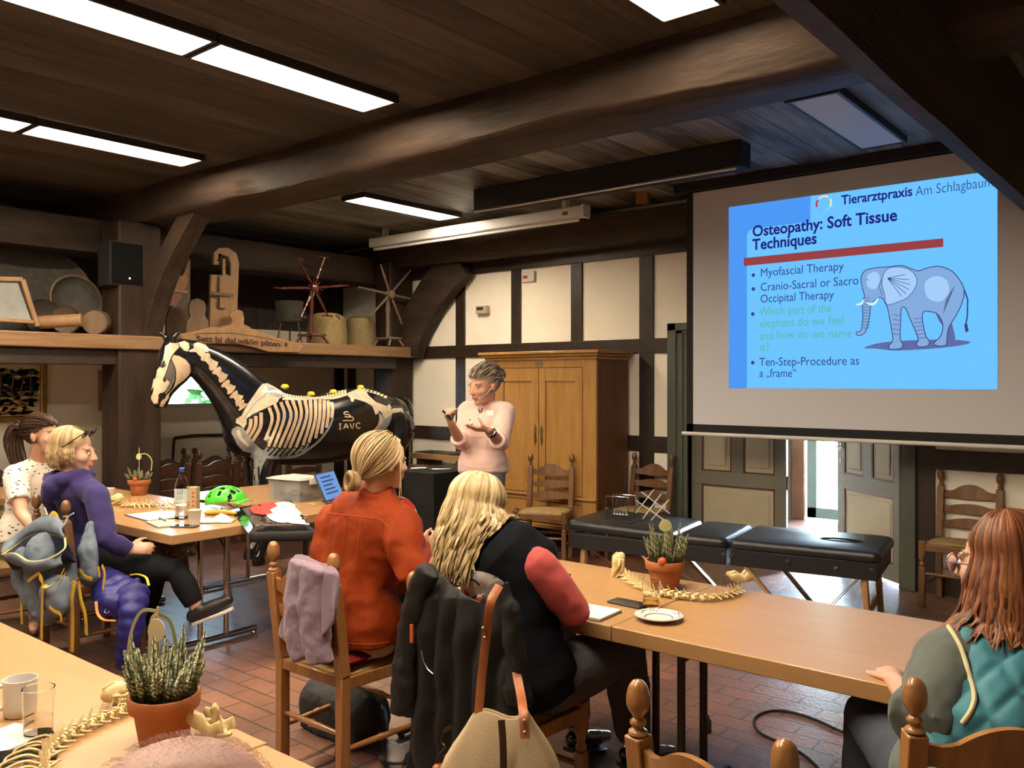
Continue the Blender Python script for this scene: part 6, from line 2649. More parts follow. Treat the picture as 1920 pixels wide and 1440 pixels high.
def shoe(name, t, J, s, m, msole):
    a, to = J['a' + s], J['t' + s]
    d = (to - a)
    up = V((0, 0, 1))
    q = MB()
    q.limb([a - d * .18 - V((0, 0, .015)), a + d * .2 - V((0, 0, .01)), a + d * .6 - V((0, 0, .008)), to + d * .06], [.040, .044, .042, .030], 14)
    q.limb([a + V((0, 0, .01)), a - V((0, 0, .01))], [.043, .043], 14)
    o = voxel(name, q, .008, m, t, 3)
    q = MB()
    f = d.normalized()
    sd = f.cross(up).normalized()
    n2 = sd.cross(f).normalized()
    out = [(-.07, .0), (-.06, .028), (0, .036), (.06, .036), (.12, .043), (.17, .040), (.205, .02), (.212, 0)]
    poly = out + [(x, -y) for x, y in out[-2:0:-1]]
    k2 = (d.length + .06) / .25
    M = Matrix((f, sd, n2)).transposed().to_4x4()
    M.translation = a - n2 * .052
    q.prism([(x * k2, y) for x, y in poly], .018, M, -.012)
    q.build('sole', msole, o, bev=.004)
    return o


# ---- hair
def hair_mats(*cs):
    return [mat('hair_strand', c, .42, spec=.35, var=.2, sc=60, st=(1, 1, .15)) for c in cs]


def lock(q, pts, r, n=5, flat=.6):
    pts = catmull(pts, 4)
    N = len(pts)
    q.tube(pts, [r * (.55 + .6 * math.sin(PI * min(1, .15 + .8 * i / (N - 1)))) * (1 if i < N - 2 else .5) for i in range(N)], n, True, flat)


SCALP_C, SCALP_R = V((0, -.022, .036)), V((.083, .100, .092))


def scalp(q, M, grow=0.0, c=SCALP_C, r=SCALP_R):
    w_ = MB()
    w_.ell(c, [x + grow for x in r], None, 36, 28)
    keep = []
    for f in w_.f:
        m = sum((V(w_.v[i]) for i in f), V()) / len(f)
        if m.y < .0 or m.z > .012 + m.y * .80:
            keep.append(f)
    q.add([M @ V(p) for p in w_.v], keep)


def sph(th, ph, g=0.0):
    """th from the crown, ph round from the back (0) towards the right side"""
    return SCALP_C + V(((SCALP_R.x + g) * math.sin(th) * math.sin(ph), -(SCALP_R.y + g) * math.sin(th) * math.cos(ph), (SCALP_R.z + g) * math.cos(th)))


def hair_down(name, t, M, mats, length, n, r=.006, phr=(-2.2, 2.2), wav=.0, flare=.0, back=0, inward=0, seed=1, part=0.0, rag=.05, top=.12, layers=2, fallfn=None, ends=None, wfreq=3.0):
    """loose hair falling from the crown"""
    r2 = random.Random(seed)
    q = MB()
    q.mi = 0
    scalp(q, M)
    for i in range(n):
        ph = phr[0] + (phr[1] - phr[0]) * (i + r2.random()) / n
        lay = r2.random()
        g = .002 + .010 * lay
        L = length * (1 - rag * r2.random() * 3 * (.4 + lay))
        if ends:
            L = L * ends(ph)
        th0 = top + r2.uniform(0, .35)
        pts = []
        px0 = part
        sp0 = sph(th0, ph, g)
        for k in range(5):
            th = th0 + (1.62 - th0) * k / 4
            pts.append(sph(th, ph, g + .003 * math.sin(k)))
        e = pts[-1]
        rad = V((e.x - SCALP_C.x, e.y - SCALP_C.y, 0)).normalized()
        wp, wq = r2.uniform(0, 6.28), r2.uniform(.8, 1.2)
        W = [M @ p for p in pts]
        sc = M.to_scale()[0]
        W0 = W[-1]
        wr2 = (M.to_3x3() @ rad)
        wr2.z = 0
        wr2.normalize()
        bk = M.to_3x3() @ V((0, -1, 0))
        bk.z = 0
        bk.normalize()
        tg = V((-wr2.y, wr2.x, 0))
        for k in range(1, 7):
            f = k / 6
            o = flare * math.sin(f * PI * .6) - inward * f * f + wav * math.sin(wp + f * 2 * PI * wfreq * wq) * min(1, f * 2)
            W.append(W0 + (V((0, 0, -L * f)) + wr2 * o + bk * (back * f) + tg * (wav * .9 * math.cos(wp + f * 2 * PI * wfreq * wq) * min(1, f * 2))) * sc)
        if fallfn:
            W = [fallfn(p, k) for k, p in enumerate(W)]
        q.mi = r2.randrange(len(mats))
        lock(q, W, r * r2.uniform(.7, 1.25))
    return q.build(name, mats, t, smooth=60)


def hair_tied(name, t, M, mats, knot, n, r=.005, seed=2, front=1.25, extra=None, wave=0, grow=0):
    """hair drawn back over the head to a knot (head coordinates)"""
    r2 = random.Random(seed)
    q = MB()
    scalp(q, M, grow)
    K = V(knot)
    for i in range(n):
        # hairline start: round the face, then temples and nape
        a = r2.uniform(-PI, PI)
        th = front + .25 * r2.random() if abs(a) > 1.7 else 1.55 + .35 * r2.random()
        if r2.random() < .35:
            th *= r2.uniform(.2, .9)
        g = .001 + .009 * r2.random() + grow
        wp = r2.uniform(0, 6.28)
        s0 = (sph(th, a, g) - SCALP_C)
        k0 = (K - SCALP_C)
        pts = []
        for k in range(7):
            f = k / 6
            d = s0.normalized().slerp(k0.normalized(), f) if s0.normalized().dot(k0.normalized()) > -.95 else s0.normalized().lerp(k0.normalized(), f).normalized()
            e = 1 / math.sqrt((d.x / (SCALP_R.x + g)) ** 2 + (d.y / (SCALP_R.y + g)) ** 2 + (d.z / (SCALP_R.z + g)) ** 2)
            R_ = e * (1 - f ** 3) + k0.length * f ** 3 if f > .5 else e
            pts.append(SCALP_C + d * (e + max(0, k0.length - e) * f ** 4) + V((math.sin(wp + k * 1.9), math.cos(wp + k * 2.3), math.sin(wp * 2 + k * 1.7))) * wave)
        q.mi = r2.randrange(len(mats))
        lock(q, [M @ p for p in pts], r * r2.uniform(.7, 1.25))
    if extra:
        extra(q, r2)
    return q.build(name, mats, t, smooth=60)


def rests_on(obj, org, gap=.012):
    """keeps strands outside a garment"""
    me = obj.data
    b = BVHTree.FromPolygons([v.co for v in me.vertices], [tuple(p.vertices) for p in me.polygons])
    def fn(p, k):
        if k < 4:
            return p
        h = b.find_nearest(p)
        if h[0] is not None and (p - h[0]).dot(h[1]) < gap and (p - h[0]).length < .10:
            return h[0] + h[1] * gap
        return p
    return fn

R_, F_, Z_ = V((CR[0], CR[1], 0)), V((CF[0], CF[1], 0)), V((0, 0, 1))


def joints(spine, sl, sr, el, er, wl, wr, hl, hr, kl, kr, al, ar, tl, tr, hdl, hdr):
    return dict(spine=[V(p) for p in spine], sl=sl, sr=sr, el=el, er=er, wl=wl, wr=wr, hl=hl, hr=hr, kl=kl, kr=kr, al=al, ar=ar, tl=tl, tr=tr, hdl=hdl, hdr=hdr)


m_sole = mat('pale_rubber_sole', (.62, .60, .56), .6)
m_blackshoe = mat('black_shoe', (.018, .017, .017), .45)

# ---------------- the speaker
J = joints([at(905, 893, 6.1), at(906, 850, 6.12), at(908, 800, 6.1), at(914, 764, 6.1)],
           at(948, 773, 5.98), at(877, 770, 6.15), at(938, 832, 5.84), at(866, 834, 6.02), at(917, 806, 5.62), at(845, 793, 5.82),
           at(922, 893, 6.05), at(888, 893, 6.15), at(921, 1000, 5.95), at(888, 1000, 6.05), V((-3.95, 4.60, .09)), V((-4.2, 4.72, .09)), V((-3.9, 4.42, .04)), V((-4.24, 4.54, .04)),
           (-R_ * 1 + Z_ * .1, Z_ + F_ * .35, [.14, .1, .12, .16], -1, 2.2), (at(838, 771, 5.78) - at(845, 793, 5.82), R_ * .7 - F_ * .5, 1.15, 1, 1.5))
HM = head_m(at(908, 723, 6.02), (-.12, -.97, -.2), (.03, .02, 1), 1.14)
t, J, HM, body = human('woman in a pale pink hoodie speaking before the wardrobe, clicker in her raised hand', (-4.06, 4.66, 0), J, HM, (.56, .30, .20), eyes=False, hands=(1, 1))
m_pink = mat('pale_pink_fleece', (.74, .52, .46), .85, sheen=.3, bump=.12, bsc=220)
nb = J['spine'][-1]
sd = (J['sr'] - J['sl']).normalized()
fr = Z_.cross(sd)


def hood(q):
    q.limb([nb + sd * .075 + fr * .075 - Z_ * .035, nb + sd * .10 + fr * .0 + Z_ * .0, nb + sd * .07 - fr * .085 + Z_ * .005, nb - fr * .115 - Z_ * .01, nb - sd * .07 - fr * .085 + Z_ * .005, nb - sd * .10 + fr * .0, nb - sd * .075 + fr * .075 - Z_ * .035], [.022, .032, .045, .05, .045, .032, .022], 14)


g = garment_top('hoodie', t, J, m_pink, .017, slf={'l': .64, 'r': .66}, t0=.0, wide=.93, flare=.03, wr=.006, wsc=11, extra=hood, slr=.98)
S = Skin(g, t.location, lambda px, py: at(px, py, 5.9))
paint_on('name_badge', [[(912, 771), (925, 769), (926, 779), (914, 780)]], m_white, .004, 4, S)
paint_on('cord_tip', [[(897, 767), (899, 767), (901, 774), (899, 775)], [(904, 766), (906, 766), (903, 775), (901, 775)]], m_blackb, .006, 4, S)
paint_on('chest_print', [band([(877, 804), (881, 798), (888, 795)], 1.5), band([(880, 789), (883, 786)], 1.5), band([(891, 803), (891, 808)], 1.3), band([(895, 803), (894, 809)], 1.3)], m_blackb, .004, 4, S)
S.line('drawstring', [(900, 766), (897, 775), (893, 790), (893, 803)], .0022, m_white, .003)
S.line('pocket_seam', [(880, 820), (905, 818), (930, 821)], .002, m_pink, .001)
S.line('hem_seam', [(862, 871), (880, 876), (905, 878), (930, 876), (945, 872)], .0025, m_pink, .001)
trousers('jeans', t, J, mat('grey_blue_jeans', (.10, .115, .135), .85, var=.15, sc=30), .014)
for s in 'lr':
    shoe('shoe', t, J, s, m_blackshoe, m_sole)
def bunx(q, r2):
    for i in range(60):
        a, b2 = r2.uniform(0, 6.28), r2.uniform(-1, 1)
        c = V((0, -.125, .045))
        P = [HM @ (c + V((.038 * math.cos(a + k), .028 * b2 + .01 * math.sin(k * 2), .038 * math.sin(a + k)))) for k in (0, .5, 1, 1.5, 2)]
        q.mi = r2.choice((2, 2, 1))
        lock(q, P, .006)
hair_tied('hair', t, HM, hair_mats((.30, .24, .18), (.20, .15, .11), (.055, .04, .032), (.46, .40, .33)), (0, -.12, .05), 420, .0042, 11, 1.1, bunx, .006, .004)
q = MB()
e0 = HM @ V((-.08, 0, .0))
q.tube([e0, HM @ V((-.074, .05, -.035)), HM @ V((-.05, .09, -.055))], .0022, 6)
q.ell(HM @ V((-.045, .094, -.056)), (.006, .006, .006), None, 8, 6)
q.build('headset_microphone', mat('beige_plastic_pale', (.7, .62, .52), .5), t)
for w_, r3 in ((.12, .031), (.2, .031)):
    q = MB()
    p = J['wl'].lerp(J['el'], w_)
    d = (J['el'] - J['wl']).normalized()
    a, b2 = d.orthogonal().normalized(), None
    b2 = d.cross(a)
    q.tube([p + (a * math.cos(k * PI / 10) + b2 * math.sin(k * PI / 10)) * r3 for k in range(20)], .005, 6, closed=True)
    q.build('bracelet', m_chrome if w_ < .15 else m_blackb, t)
lw = V((-4.06, 4.66, 0))
hp = at(838, 777, 5.77)
q = MB()
q.limb([at(846, 786, 5.76), at(831, 771, 5.76)], [.008, .008], 12)
single('remote_control', q, m_blackb, 'small black clicker in the raised fist of the speaker', 'remote control')

# ---------------- woman in the patterned T-shirt
loc = V((-6.0, 2.35, 0))
J = joints([at(40, 1030, 5.62), at(44, 985, 5.66), at(55, 925, 5.66), at(72, 868, 5.62)],
           at(112, 893, 5.86), at(30, 893, 5.46), at(110, 965, 5.75), at(40, 963, 5.32), at(118, 1000, 5.5), at(80, 1010, 5.2),
           at(55, 1025, 5.75), at(40, 1030, 5.48), at(128, 1040, 5.7), at(112, 1050, 5.4), at(110, 1155, 5.75), at(64, 1155, 5.6), at(130, 1172, 5.75), at(64, 1182, 5.4),
           (R_ + Z_ * -.2, F_ - Z_, .5, 1), (R_ * .8 - Z_ * .4, F_, .5, 1))
HM = head_m(at(80, 817, 5.55), R_ * .93 - F_ * .1 + Z_ * .06, (0, 0, 1), 1.1)
t, J, HM, body = human('dark-ponytailed woman in a white patterned T-shirt at the left edge', loc, J, HM, (.62, .345, .225))
m_tee = bpy.data.materials.new('white_tee_with_dark_dashes')
m_tee.use_nodes = True
nt = m_tee.node_tree
n_, l_ = nt.nodes, nt.links
bs = n_['Principled BSDF']
bs.inputs['Roughness'].default_value = .85
tc, vo, mp2 = n_.new('ShaderNodeTexCoord'), n_.new('ShaderNodeTexVoronoi'), n_.new('ShaderNodeMapping')
mp2.inputs['Rotation'].default_value = (.3, .5, .4)
mp2.inputs['Scale'].default_value = (1, 1, 2.4)
vo.inputs['Scale'].default_value = 24
vo.inputs['Randomness'].default_value = .8
l_.new(tc.outputs['Object'], mp2.inputs[0])
l_.new(mp2.outputs[0], vo.inputs['Vector'])
rp = n_.new('ShaderNodeValToRGB')
rp.color_ramp.interpolation = 'CONSTANT'
rp.color_ramp.elements[0].color = (.05, .05, .055, 1)
rp.color_ramp.elements[1].position = .24
rp.color_ramp.elements[1].color = (.68, .62, .54, 1)
l_.new(vo.outputs['Distance'], rp.inputs[0])
l_.new(rp.outputs[0], bs.inputs['Base Color'])
g = garment_top('tee_shirt', t, J, m_tee, .014, sleeve=.34, t0=.0, wr=.007, wsc=12, flare=.06, slr=1.12, cuffs=True)
trousers('jeans', t, J, mat('blue_jeans', (.13, .19, .27), .85, var=.15, sc=30), .014)
def tail(q, r2):
    K = V((0, -.12, .035))
    for i in range(90):
        o = V((r2.gauss(0, .014), r2.gauss(0, .012), r2.gauss(0, .014)))
        P = [K + o * .5, K + V((0, -.045, .015)) + o, K + V((0, -.075, -.05)) + o * 1.6, K + V((0, -.07, -.13)) + o * 1.8, K + V((0, -.05, -.20 + r2.uniform(-.03, .02))) + o * 1.2]
        q.mi = r2.randrange(3)
        lock(q, [HM @ p for p in P], .005)
hair_tied('hair', t, HM, hair_mats((.06, .032, .02), (.09, .05, .03), (.045, .025, .017)), (0, -.12, .035), 260, .005, 12, 1.15, tail)

# ---------------- woman in the purple hoodie
loc = V((-5.17, 2.36, 0))
J = joints([at(180, 1052, 5.1), at(168, 1000, 5.1), at(148, 945, 5.05), at(134, 893, 5.0)],
           at(103, 925, 5.18), at(181, 930, 4.88), at(120, 1010, 5.3), at(200, 1012, 4.78), at(200, 1035, 5.3), at(240, 1032, 4.85),
           at(190, 1052, 5.2), at(188, 1058, 5.0), at(296, 1065, 5.35), at(330, 1068, 4.95), at(262, 1180, 5.4), at(372, 1146, 4.95), at(300, 1196, 5.4), at(424, 1126, 4.97),
           (R_ * .8 - F_ * .3, -Z_, .4, 1), (R_ + Z_ * .08 + F_ * .3, F_ - Z_ * .4, .5, 1))
HM = head_m(at(139, 848, 5.0), R_ * .96 + F_ * .12 - Z_ * .09, (0, 0, 1), 1.1)
t, J, HM, body = human('blonde-bobbed woman in a purple hoodie with legs crossed', loc, J, HM, (.62, .35, .25))
m_purp = mat('purple_fleece', (.044, .033, .135), .9, spec=.15, sheen=.1, bump=.1, bsc=200)
nb = J['spine'][-1]
sd = (J['sr'] - J['sl']).normalized()
fr = Z_.cross(sd)
sp0 = J['spine'][0]


def hood2(q):
    q.limb([nb + sd * .06 + fr * .09 + Z_ * .01, nb + sd * .095 + Z_ * .012, nb + sd * .07 - fr * .09 - Z_ * .01, nb - fr * .115 - Z_ * .04, nb - sd * .07 - fr * .09 - Z_ * .01, nb - sd * .095 + Z_ * .012, nb - sd * .06 + fr * .09 + Z_ * .01], [.025, .034, .045, .05, .045, .034, .025], 14)
    q.limb([nb + sd * .02 - fr * .115 - Z_ * .05, nb - sd * .02 - fr * .13 - Z_ * .12], [.06, .035], 14)


g = garment_top('hoodie', t, J, m_purp, .016, sleeve=.99, t0=-.02, wr=.006, wsc=12, extra=hood2)
trousers('trousers', t, J, mat('black_trousers', (.011, .012, .014), .9, spec=.15), .014, .93)
for s in 'lr':
    shoe('shoe', t, J, s, m_blackshoe, m_sole)
hair_down('hair', t, HM, hair_mats((.46, .33, .17), (.38, .26, .13), (.54, .41, .24), (.28, .18, .09)), .125, 300, .0058, (-2.0, 2.0), .003, .016, 0, .028, 13, top=.1, rag=.04, ends=lambda ph: 1 if abs(ph) < 1.35 else .75)
t2 = thing('sunglasses', 'dark sunglasses pushed up on the blonde bob', 'sunglasses', loc)
q = MB()
for s in (-1, 1):
    P = [V((s * .05 + .033 * math.cos(a), .066 + .012 * math.sin(a), .108 + .022 * math.sin(a))) for a in [i * PI / 8 for i in range(16)]]
    q.tube([HM @ p for p in P], .003, 6, closed=True)
    q.tube([HM @ p for p in (V((s * .084, .06, .105)), V((s * .095, .02, .07)), V((s * .094, -.03, .03)))], .003, 6)
q.build('frame', m_blackb, t2)
q = MB()
for s in (-1, 1):
    q.ell(HM @ V((s * .045, .064, .107)), (.03, .006, .02), HM.to_3x3().normalized(), 12, 8)
q.build('lens', mat('dark_lens', (.03, .015, .012), .1), t2)

# ---------------- woman in the orange corduroy jacket
loc = V((-2.85, 2.4, 0))
XX, YY = V((1, 0, 0)), V((0, 1, 0))
J = joints([V((-2.85, 2.38, .52)), V((-2.83, 2.37, .70)), V((-2.79, 2.40, .92)), at(706, 932, 3.62)],
           at(628, 982, 3.75), at(752, 988, 3.52), at(606, 1085, 3.68), at(768, 1060, 3.40), V((-2.85, 2.66, .79)), at(786, 1036, 3.66),
           V((-2.95, 2.42, .55)), V((-2.75, 2.42, .55)), V((-2.98, 2.86, .56)), V((-2.70, 2.86, .56)), V((-2.96, 2.92, .1)), V((-2.72, 2.92, .1)), V((-2.97, 3.1, .05)), V((-2.70, 3.1, .05)),
           (YY, -Z_, .3, 1), (YY * .7 + Z_ * .35 + R_ * .2, -XX, .7, 1))
HM = head_m(at(717, 868, 3.6), V((.22, .97, -.04)), (0, 0, 1), 1.0)
t, J, HM, body = human('woman in an orange corduroy jacket with a low blonde bun, seen from behind', loc, J, HM, (.58, .32, .225))
m_cord = bpy.data.materials.new('orange_corduroy')
m_cord.use_nodes = True
nt = m_cord.node_tree
n_, l_ = nt.nodes, nt.links
bs = n_['Principled BSDF']
bs.inputs['Roughness'].default_value = .75
bs.inputs['Sheen Weight'].default_value = .0
bs.inputs['Specular IOR Level'].default_value = .2
bs.inputs['Sheen Tint'].default_value = (1, .5, .25, 1)
tc, nz = n_.new('ShaderNodeTexCoord'), n_.new('ShaderNodeTexNoise')
nz.inputs['Scale'].default_value = 9
rp = n_.new('ShaderNodeValToRGB')
rp.color_ramp.elements[0].color, rp.color_ramp.elements[1].color = (.19, .021, .001, 1), (.26, .035, .0015, 1)
l_.new(tc.outputs['Object'], nz.inputs['Vector'])
l_.new(nz.outputs['Fac'], rp.inputs[0])
l_.new(rp.outputs[0], bs.inputs['Base Color'])
wv, bp = n_.new('ShaderNodeTexWave'), n_.new('ShaderNodeBump')
wv.inputs['Scale'].default_value = 95
wv.inputs['Distortion'].default_value = .5
l_.new(tc.outputs['Object'], wv.inputs['Vector'])
l_.new(wv.outputs['Fac'], bp.inputs['Height'])
bp.inputs['Strength'].default_value = .18
bp.inputs['Distance'].default_value = .003
l_.new(bp.outputs[0], bs.inputs['Normal'])
nb = J['spine'][-1]


def collar(q):
    hc = HM @ V((0, -.03, -.07))
    ax = (hc - nb).normalized()
    q.tube([nb - ax * .02, nb + ax * .03, nb + ax * .055], [.088, .076, .074], 18)


def jacketfold(p, n2):
    d = .006 * noise.fractal(p * 10, 1, 2, 3)
    d += .007 * math.sin(p.x * 55 + 3 * noise.noise(p * 6)) * max(0, min(1, (1.05 - p.z) * 4)) * max(0, -n2.y)
    return d


def skirt(q):
    q.tube([J['spine'][0] + V((0, .0, .03)), J['spine'][0] + V((.0, .0, .12)), J['spine'][1]], [.205, .20, .185], 22, True, .78, (0, 1, 0))


g = garment_top('jacket', t, J, m_cord, .024, sleeve=.97, t0=.06, flare=.10, wr=.006, extra=lambda q: (collar(q), skirt(q)), slr=1.12, wide=1.12)
v_ = g.data
ns = [v.normal.copy() for v in v_.vertices]
for v, n2 in zip(v_.vertices, ns):
    v.co += n2 * jacketfold(v.co, n2)
S = Skin(g, t.location, lambda px, py: at(px, py, 3.5))
m_cords = mat('orange_seam', (.36, .05, .01), .8)
S.line('yoke_seam', [(612, 962), (640, 965), (675, 969), (710, 974), (728, 988)], .0022, m_cords, 0)
S.line('pleat_seam', [(646, 975), (645, 1010), (638, 1060)], .0018, m_cords, 0)
S.line('pleat_seam', [(676, 972), (672, 1010), (664, 1070)], .0018, m_cords, 0)
S.line('hem_seam', [(640, 1205), (670, 1208), (700, 1208), (730, 1204)], .0022, m_cords, 0)
S.line('armhole_seam', [(757, 950), (738, 985), (728, 1030), (735, 1080)], .002, m_cords, 0)
q = MB()
q.tube([V((0, -.01, .47)), V((0, -.01, .50)), V((.005, -.01, .56)), V((.005, 0, .60))], [.195, .21, .205, .19], 22, True, .8, (0, 1, 0))
voxel('shirt_hem', q, .012, mat('cream_shirt', (.72, .62, .46), .85), t, 3, wr=.008, wsc=14)
trousers('trousers', t, J, mat('dark_trousers', (.05, .04, .04), .85), .016, .95)
for s in 'lr':
    shoe('shoe', t, J, s, m_blackshoe, m_sole)
K = V((.0, -.108, -.06))
def bun3(q, r2):
    for i in range(110):
        a, b2 = r2.uniform(0, 6.28), r2.uniform(-1, 1)
        rr3 = r2.uniform(.022, .038)
        P = [HM @ (K + V((-.012, -.02, -.012)) + V((rr3 * math.cos(a + k), .022 * b2, rr3 * 1.1 * math.sin(a + k)))) for k in (0, .5, 1, 1.5, 2, 2.5)]
        q.mi = r2.randrange(4)
        lock(q, P, .005)
    for s in (-1, 1):
        for i in range(10):
            P = [HM @ V((s * .082, .03 + .012 * r2.random(), .02)), HM @ V((s * .09, .035, -.03)), HM @ V((s * .085, .03 + .02 * r2.random(), -.11 - .05 * r2.random()))]
            q.mi = r2.randrange(4)
            lock(q, P, .0025)
hair_tied('hair', t, HM, hair_mats((.47, .33, .165), (.39, .27, .13), (.56, .42, .25), (.28, .19, .095)), K, 430, .0042, 14, 1.2, bun3)
q = MB()
q.tube([HM @ (K + V((.02 * math.cos(k * PI / 8), -.002, .02 * math.sin(k * PI / 8)))) for k in range(16)], .005, 6, closed=True)
q.build('hair_tie', mat('glitter_tie', (.4, .35, .3), .3, .6), t)

# ---------------- long-haired blonde in the navy vest
loc = V((-1.98, 2.4, 0))
J = joints([V((-1.97, 2.36, .52)), V((-1.95, 2.34, .70)), V((-1.96, 2.38, .90)), at(900, 1022, 3.1)],
           at(838, 1062, 3.26), at(1008, 1064, 2.98), at(795, 1140, 3.28), at(1078, 1146, 2.98), at(890, 1128, 3.42), at(1042, 1128, 3.24),
           V((-2.08, 2.40, .55)), V((-1.84, 2.40, .55)), V((-2.13, 2.86, .56)), V((-1.80, 2.86, .56)), V((-2.10, 2.98, .11)), V((-1.84, 3.0, .11)), V((-2.1, 3.17, .05)), V((-1.80, 3.2, .05)),
           (YY, -Z_, .3, 1), (YY * .6 - XX * .75 + Z_ * .05, -Z_ * .8 - XX * .3, .8, -1))
HM = head_m(at(898, 962, 3.12), V((.10, .92, -.30)), (0, .1, 1), 1.04)
t, J, HM, body = human('long-haired blonde woman in a navy vest with coral sleeves, writing', loc, J, HM, (.60, .34, .25))
m_coral = mat('coral_jersey', (.46, .075, .07), .8, spec=.2, sheen=.1, bump=.06, bsc=200)
garment_top('jersey', t, J, m_coral, .010, sleeve=.93, t0=.1, slr=1.10, wide=.86, vest=.1, wr=.005, wsc=14)
m_navy = mat('navy_softshell', (.006, .007, .011), .9, spec=.12)
g = garment_top('vest', t, J, m_navy, .031, sleeve=0, t0=-.02, wide=.93, deep=1.2, flare=.17, wr=.006, wsc=9, vest=.42)
S = Skin(g, t.location, lambda px, py: at(px, py, 3.0))
cx_, cy_ = 887, 1120
ell_ = lambda a0, a1, rx, ry, n=14: [(cx_ + rx * math.cos(a0 + (a1 - a0) * i / n), cy_ - ry * math.sin(a0 + (a1 - a0) * i / n)) for i in range(n + 1)]
paint_on('vest_logo_white', [ell_(0, PI, 70, 50)], m_white, .002, 8, S)
m_logored = mat('logo_red', (.62, .03, .02), .6)
paint_on('vest_logo_red', [ell_(PI, 2 * PI, 70, 44) + []], m_logored, .002, 8, S)
paint_on('vest_logo_mark', [band([(872, 1090), (888, 1086), (900, 1096)], 3), band([(925, 1082), (938, 1080)], 2), band([(870, 1116), (884, 1122), (896, 1116)], 3), band([(905, 1116), (915, 1130)], 3)], m_blackb, .004, 6, S)
trousers('jeans', t, J, mat('dark_grey_jeans', (.075, .075, .082), .85, var=.15, sc=30), .030, .92, .22)
for s in 'lr':
    shoe('boot', t, J, s, mat('glossy_black_boot', (.012, .012, .013), .15, coat=.6), m_blackshoe)
fall5 = rests_on(g, None, .016)
hair_down('hair', t, HM, hair_mats((.54, .41, .22), (.45, .33, .16), (.62, .50, .30), (.32, .22, .10)), .285, 620, .0064, (-2.3, 2.3), .011, .04, .02, .01, 15, top=.08, rag=.07, fallfn=fall5, ends=lambda ph: 1.0 if ph < .85 else (.8 if ph < 1.1 else .5), wfreq=1.7)
q = MB()
a = at(1062, 1108, 3.2)
q.limb([V((a.x, a.y, .757)), at(1068, 1078, 3.2)], [.003, .0045], 8)
single('pen', q, m_blackb, 'black pen in the hand of the writing blonde woman', 'pen')

# ---------------- woman in the teal quilted vest
loc = V((-.52, 2.38, 0))
J = joints([V((-.48, 2.38, .52)), V((-.46, 2.37, .72)), at(1880, 1260, 2.24), at(1888, 1180, 2.26)],
           at(1788, 1246, 2.25), at(1985, 1240, 2.16), at(1738, 1350, 2.13), at(2050, 1380, 2.2), at(1676, 1276, 2.46), at(1960, 1320, 2.5),
           V((-.6, 2.44, .55)), V((-.42, 2.50, .55)), V((-.86, 2.78, .56)), V((-.6, 2.92, .56)), V((-.9, 2.86, .1)), V((-.62, 3.0, .1)), V((-1.02, 2.98, .05)), V((-.72, 3.16, .05)),
           (F_ + R_ * .3, -Z_, .3, 1), (F_ - R_ * .3, -Z_, .3, -1))
HM = head_m(at(1878, 1058, 2.3), F_ * .78 - R_ * .62 - Z_ * .08, (0, 0, 1), 1.06)
t, J, HM, body = human('red-haired woman in a teal quilted vest at the right edge', loc, J, HM, (.62, .35, .26))
tee6 = garment_top('tee_shirt', t, J, mat('grey_green_jersey', (.115, .135, .125), .9, spec=.15, sheen=.1, bump=.06, bsc=180), .016, sleeve=.47, t0=.1, slr=1.42, wr=.007, wsc=11)
def quilt(p, n2):
    u, v2 = (p.x + p.z * .9) * 11, (p.x - p.z * .9) * 11
    a = min(abs((u % 1) - .5), abs((v2 % 1) - .5))
    return .010 * min(1, (.5 - max(abs((u % 1) - .5), abs((v2 % 1) - .5))) * 5) + .004 * noise.fractal(p * 9, 1, 2, 2)
m_tealv = mat('teal_quilted_nylon', (.05, .215, .285), .6, spec=.3, sheen=.1, bump=.05, bsc=90)
g = garment_top('vest', t, J, m_tealv, .022, sleeve=0, t0=-.02, wide=.84, deep=1.15, flare=.06, wr=0, vest=.5)
ns = [v.normal.copy() for v in g.data.vertices]
for v, n2 in zip(g.data.vertices, ns):
    v.co += n2 * quilt(v.co, n2)
S = Skin(g, t.location, lambda px, py: at(px, py, 2.15), (tee6,))
S.line('piping', [(1779, 1176), (1800, 1212), (1815, 1258), (1826, 1300), (1822, 1330), (1805, 1356)], .006, mat('pale_yellow_piping', (.60, .56, .33), .7), .002, 8)
trousers('jeans', t, J, mat('dark_blue_jeans', (.04, .05, .075), .85), .018, .95)
for s in 'lr':
    shoe('shoe', t, J, s, m_blackshoe, m_sole)
fall6 = rests_on(g, None, .012)
hair_down('hair', t, HM, hair_mats((.21, .072, .028), (.15, .05, .02), (.27, .105, .042), (.10, .035, .016)), .235, 480, .0058, (-2.15, 2.15), .003, .028, 0, -.02, 16, top=.08, rag=.05, fallfn=fall6)
t2 = thing('glasses', 'glasses catching the screen light on the red-haired woman', 'glasses', loc)
q = MB()
for s in (-1, 1):
    P = [V((s * .034 + .027 * math.cos(a), .108, .0 + .021 * math.sin(a))) for a in [i * PI / 8 for i in range(16)]]
    q.tube([HM @ p for p in P], .002, 6, closed=True)
    q.tube([HM @ p for p in (V((s * .061, .107, .006)), V((s * .081, .05, .006)), V((s * .083, -.01, .0)))], .002, 6)
q.tube([HM @ V((-.008, .110, .004)), HM @ V((.008, .110, .004))], .002, 6)
q.build('frame', mat('blue_grey_frame', (.12, .14, .25), .3), t2)
for s in (-1, 1):
    q = MB()
    M2 = HM @ Matrix.Translation(V((s * .034, .108, 0))) @ Matrix.Rotation(-PI / 2, 4, 'X')
    q.lathe([(.001, .001), (.026, .0), (.026, -.0012), (.001, 0)], 16, M2)
    q.build('lens', mat('glasses_lens', (.75, .8, .9), .03, trans=.9, ior=1.3), t2)

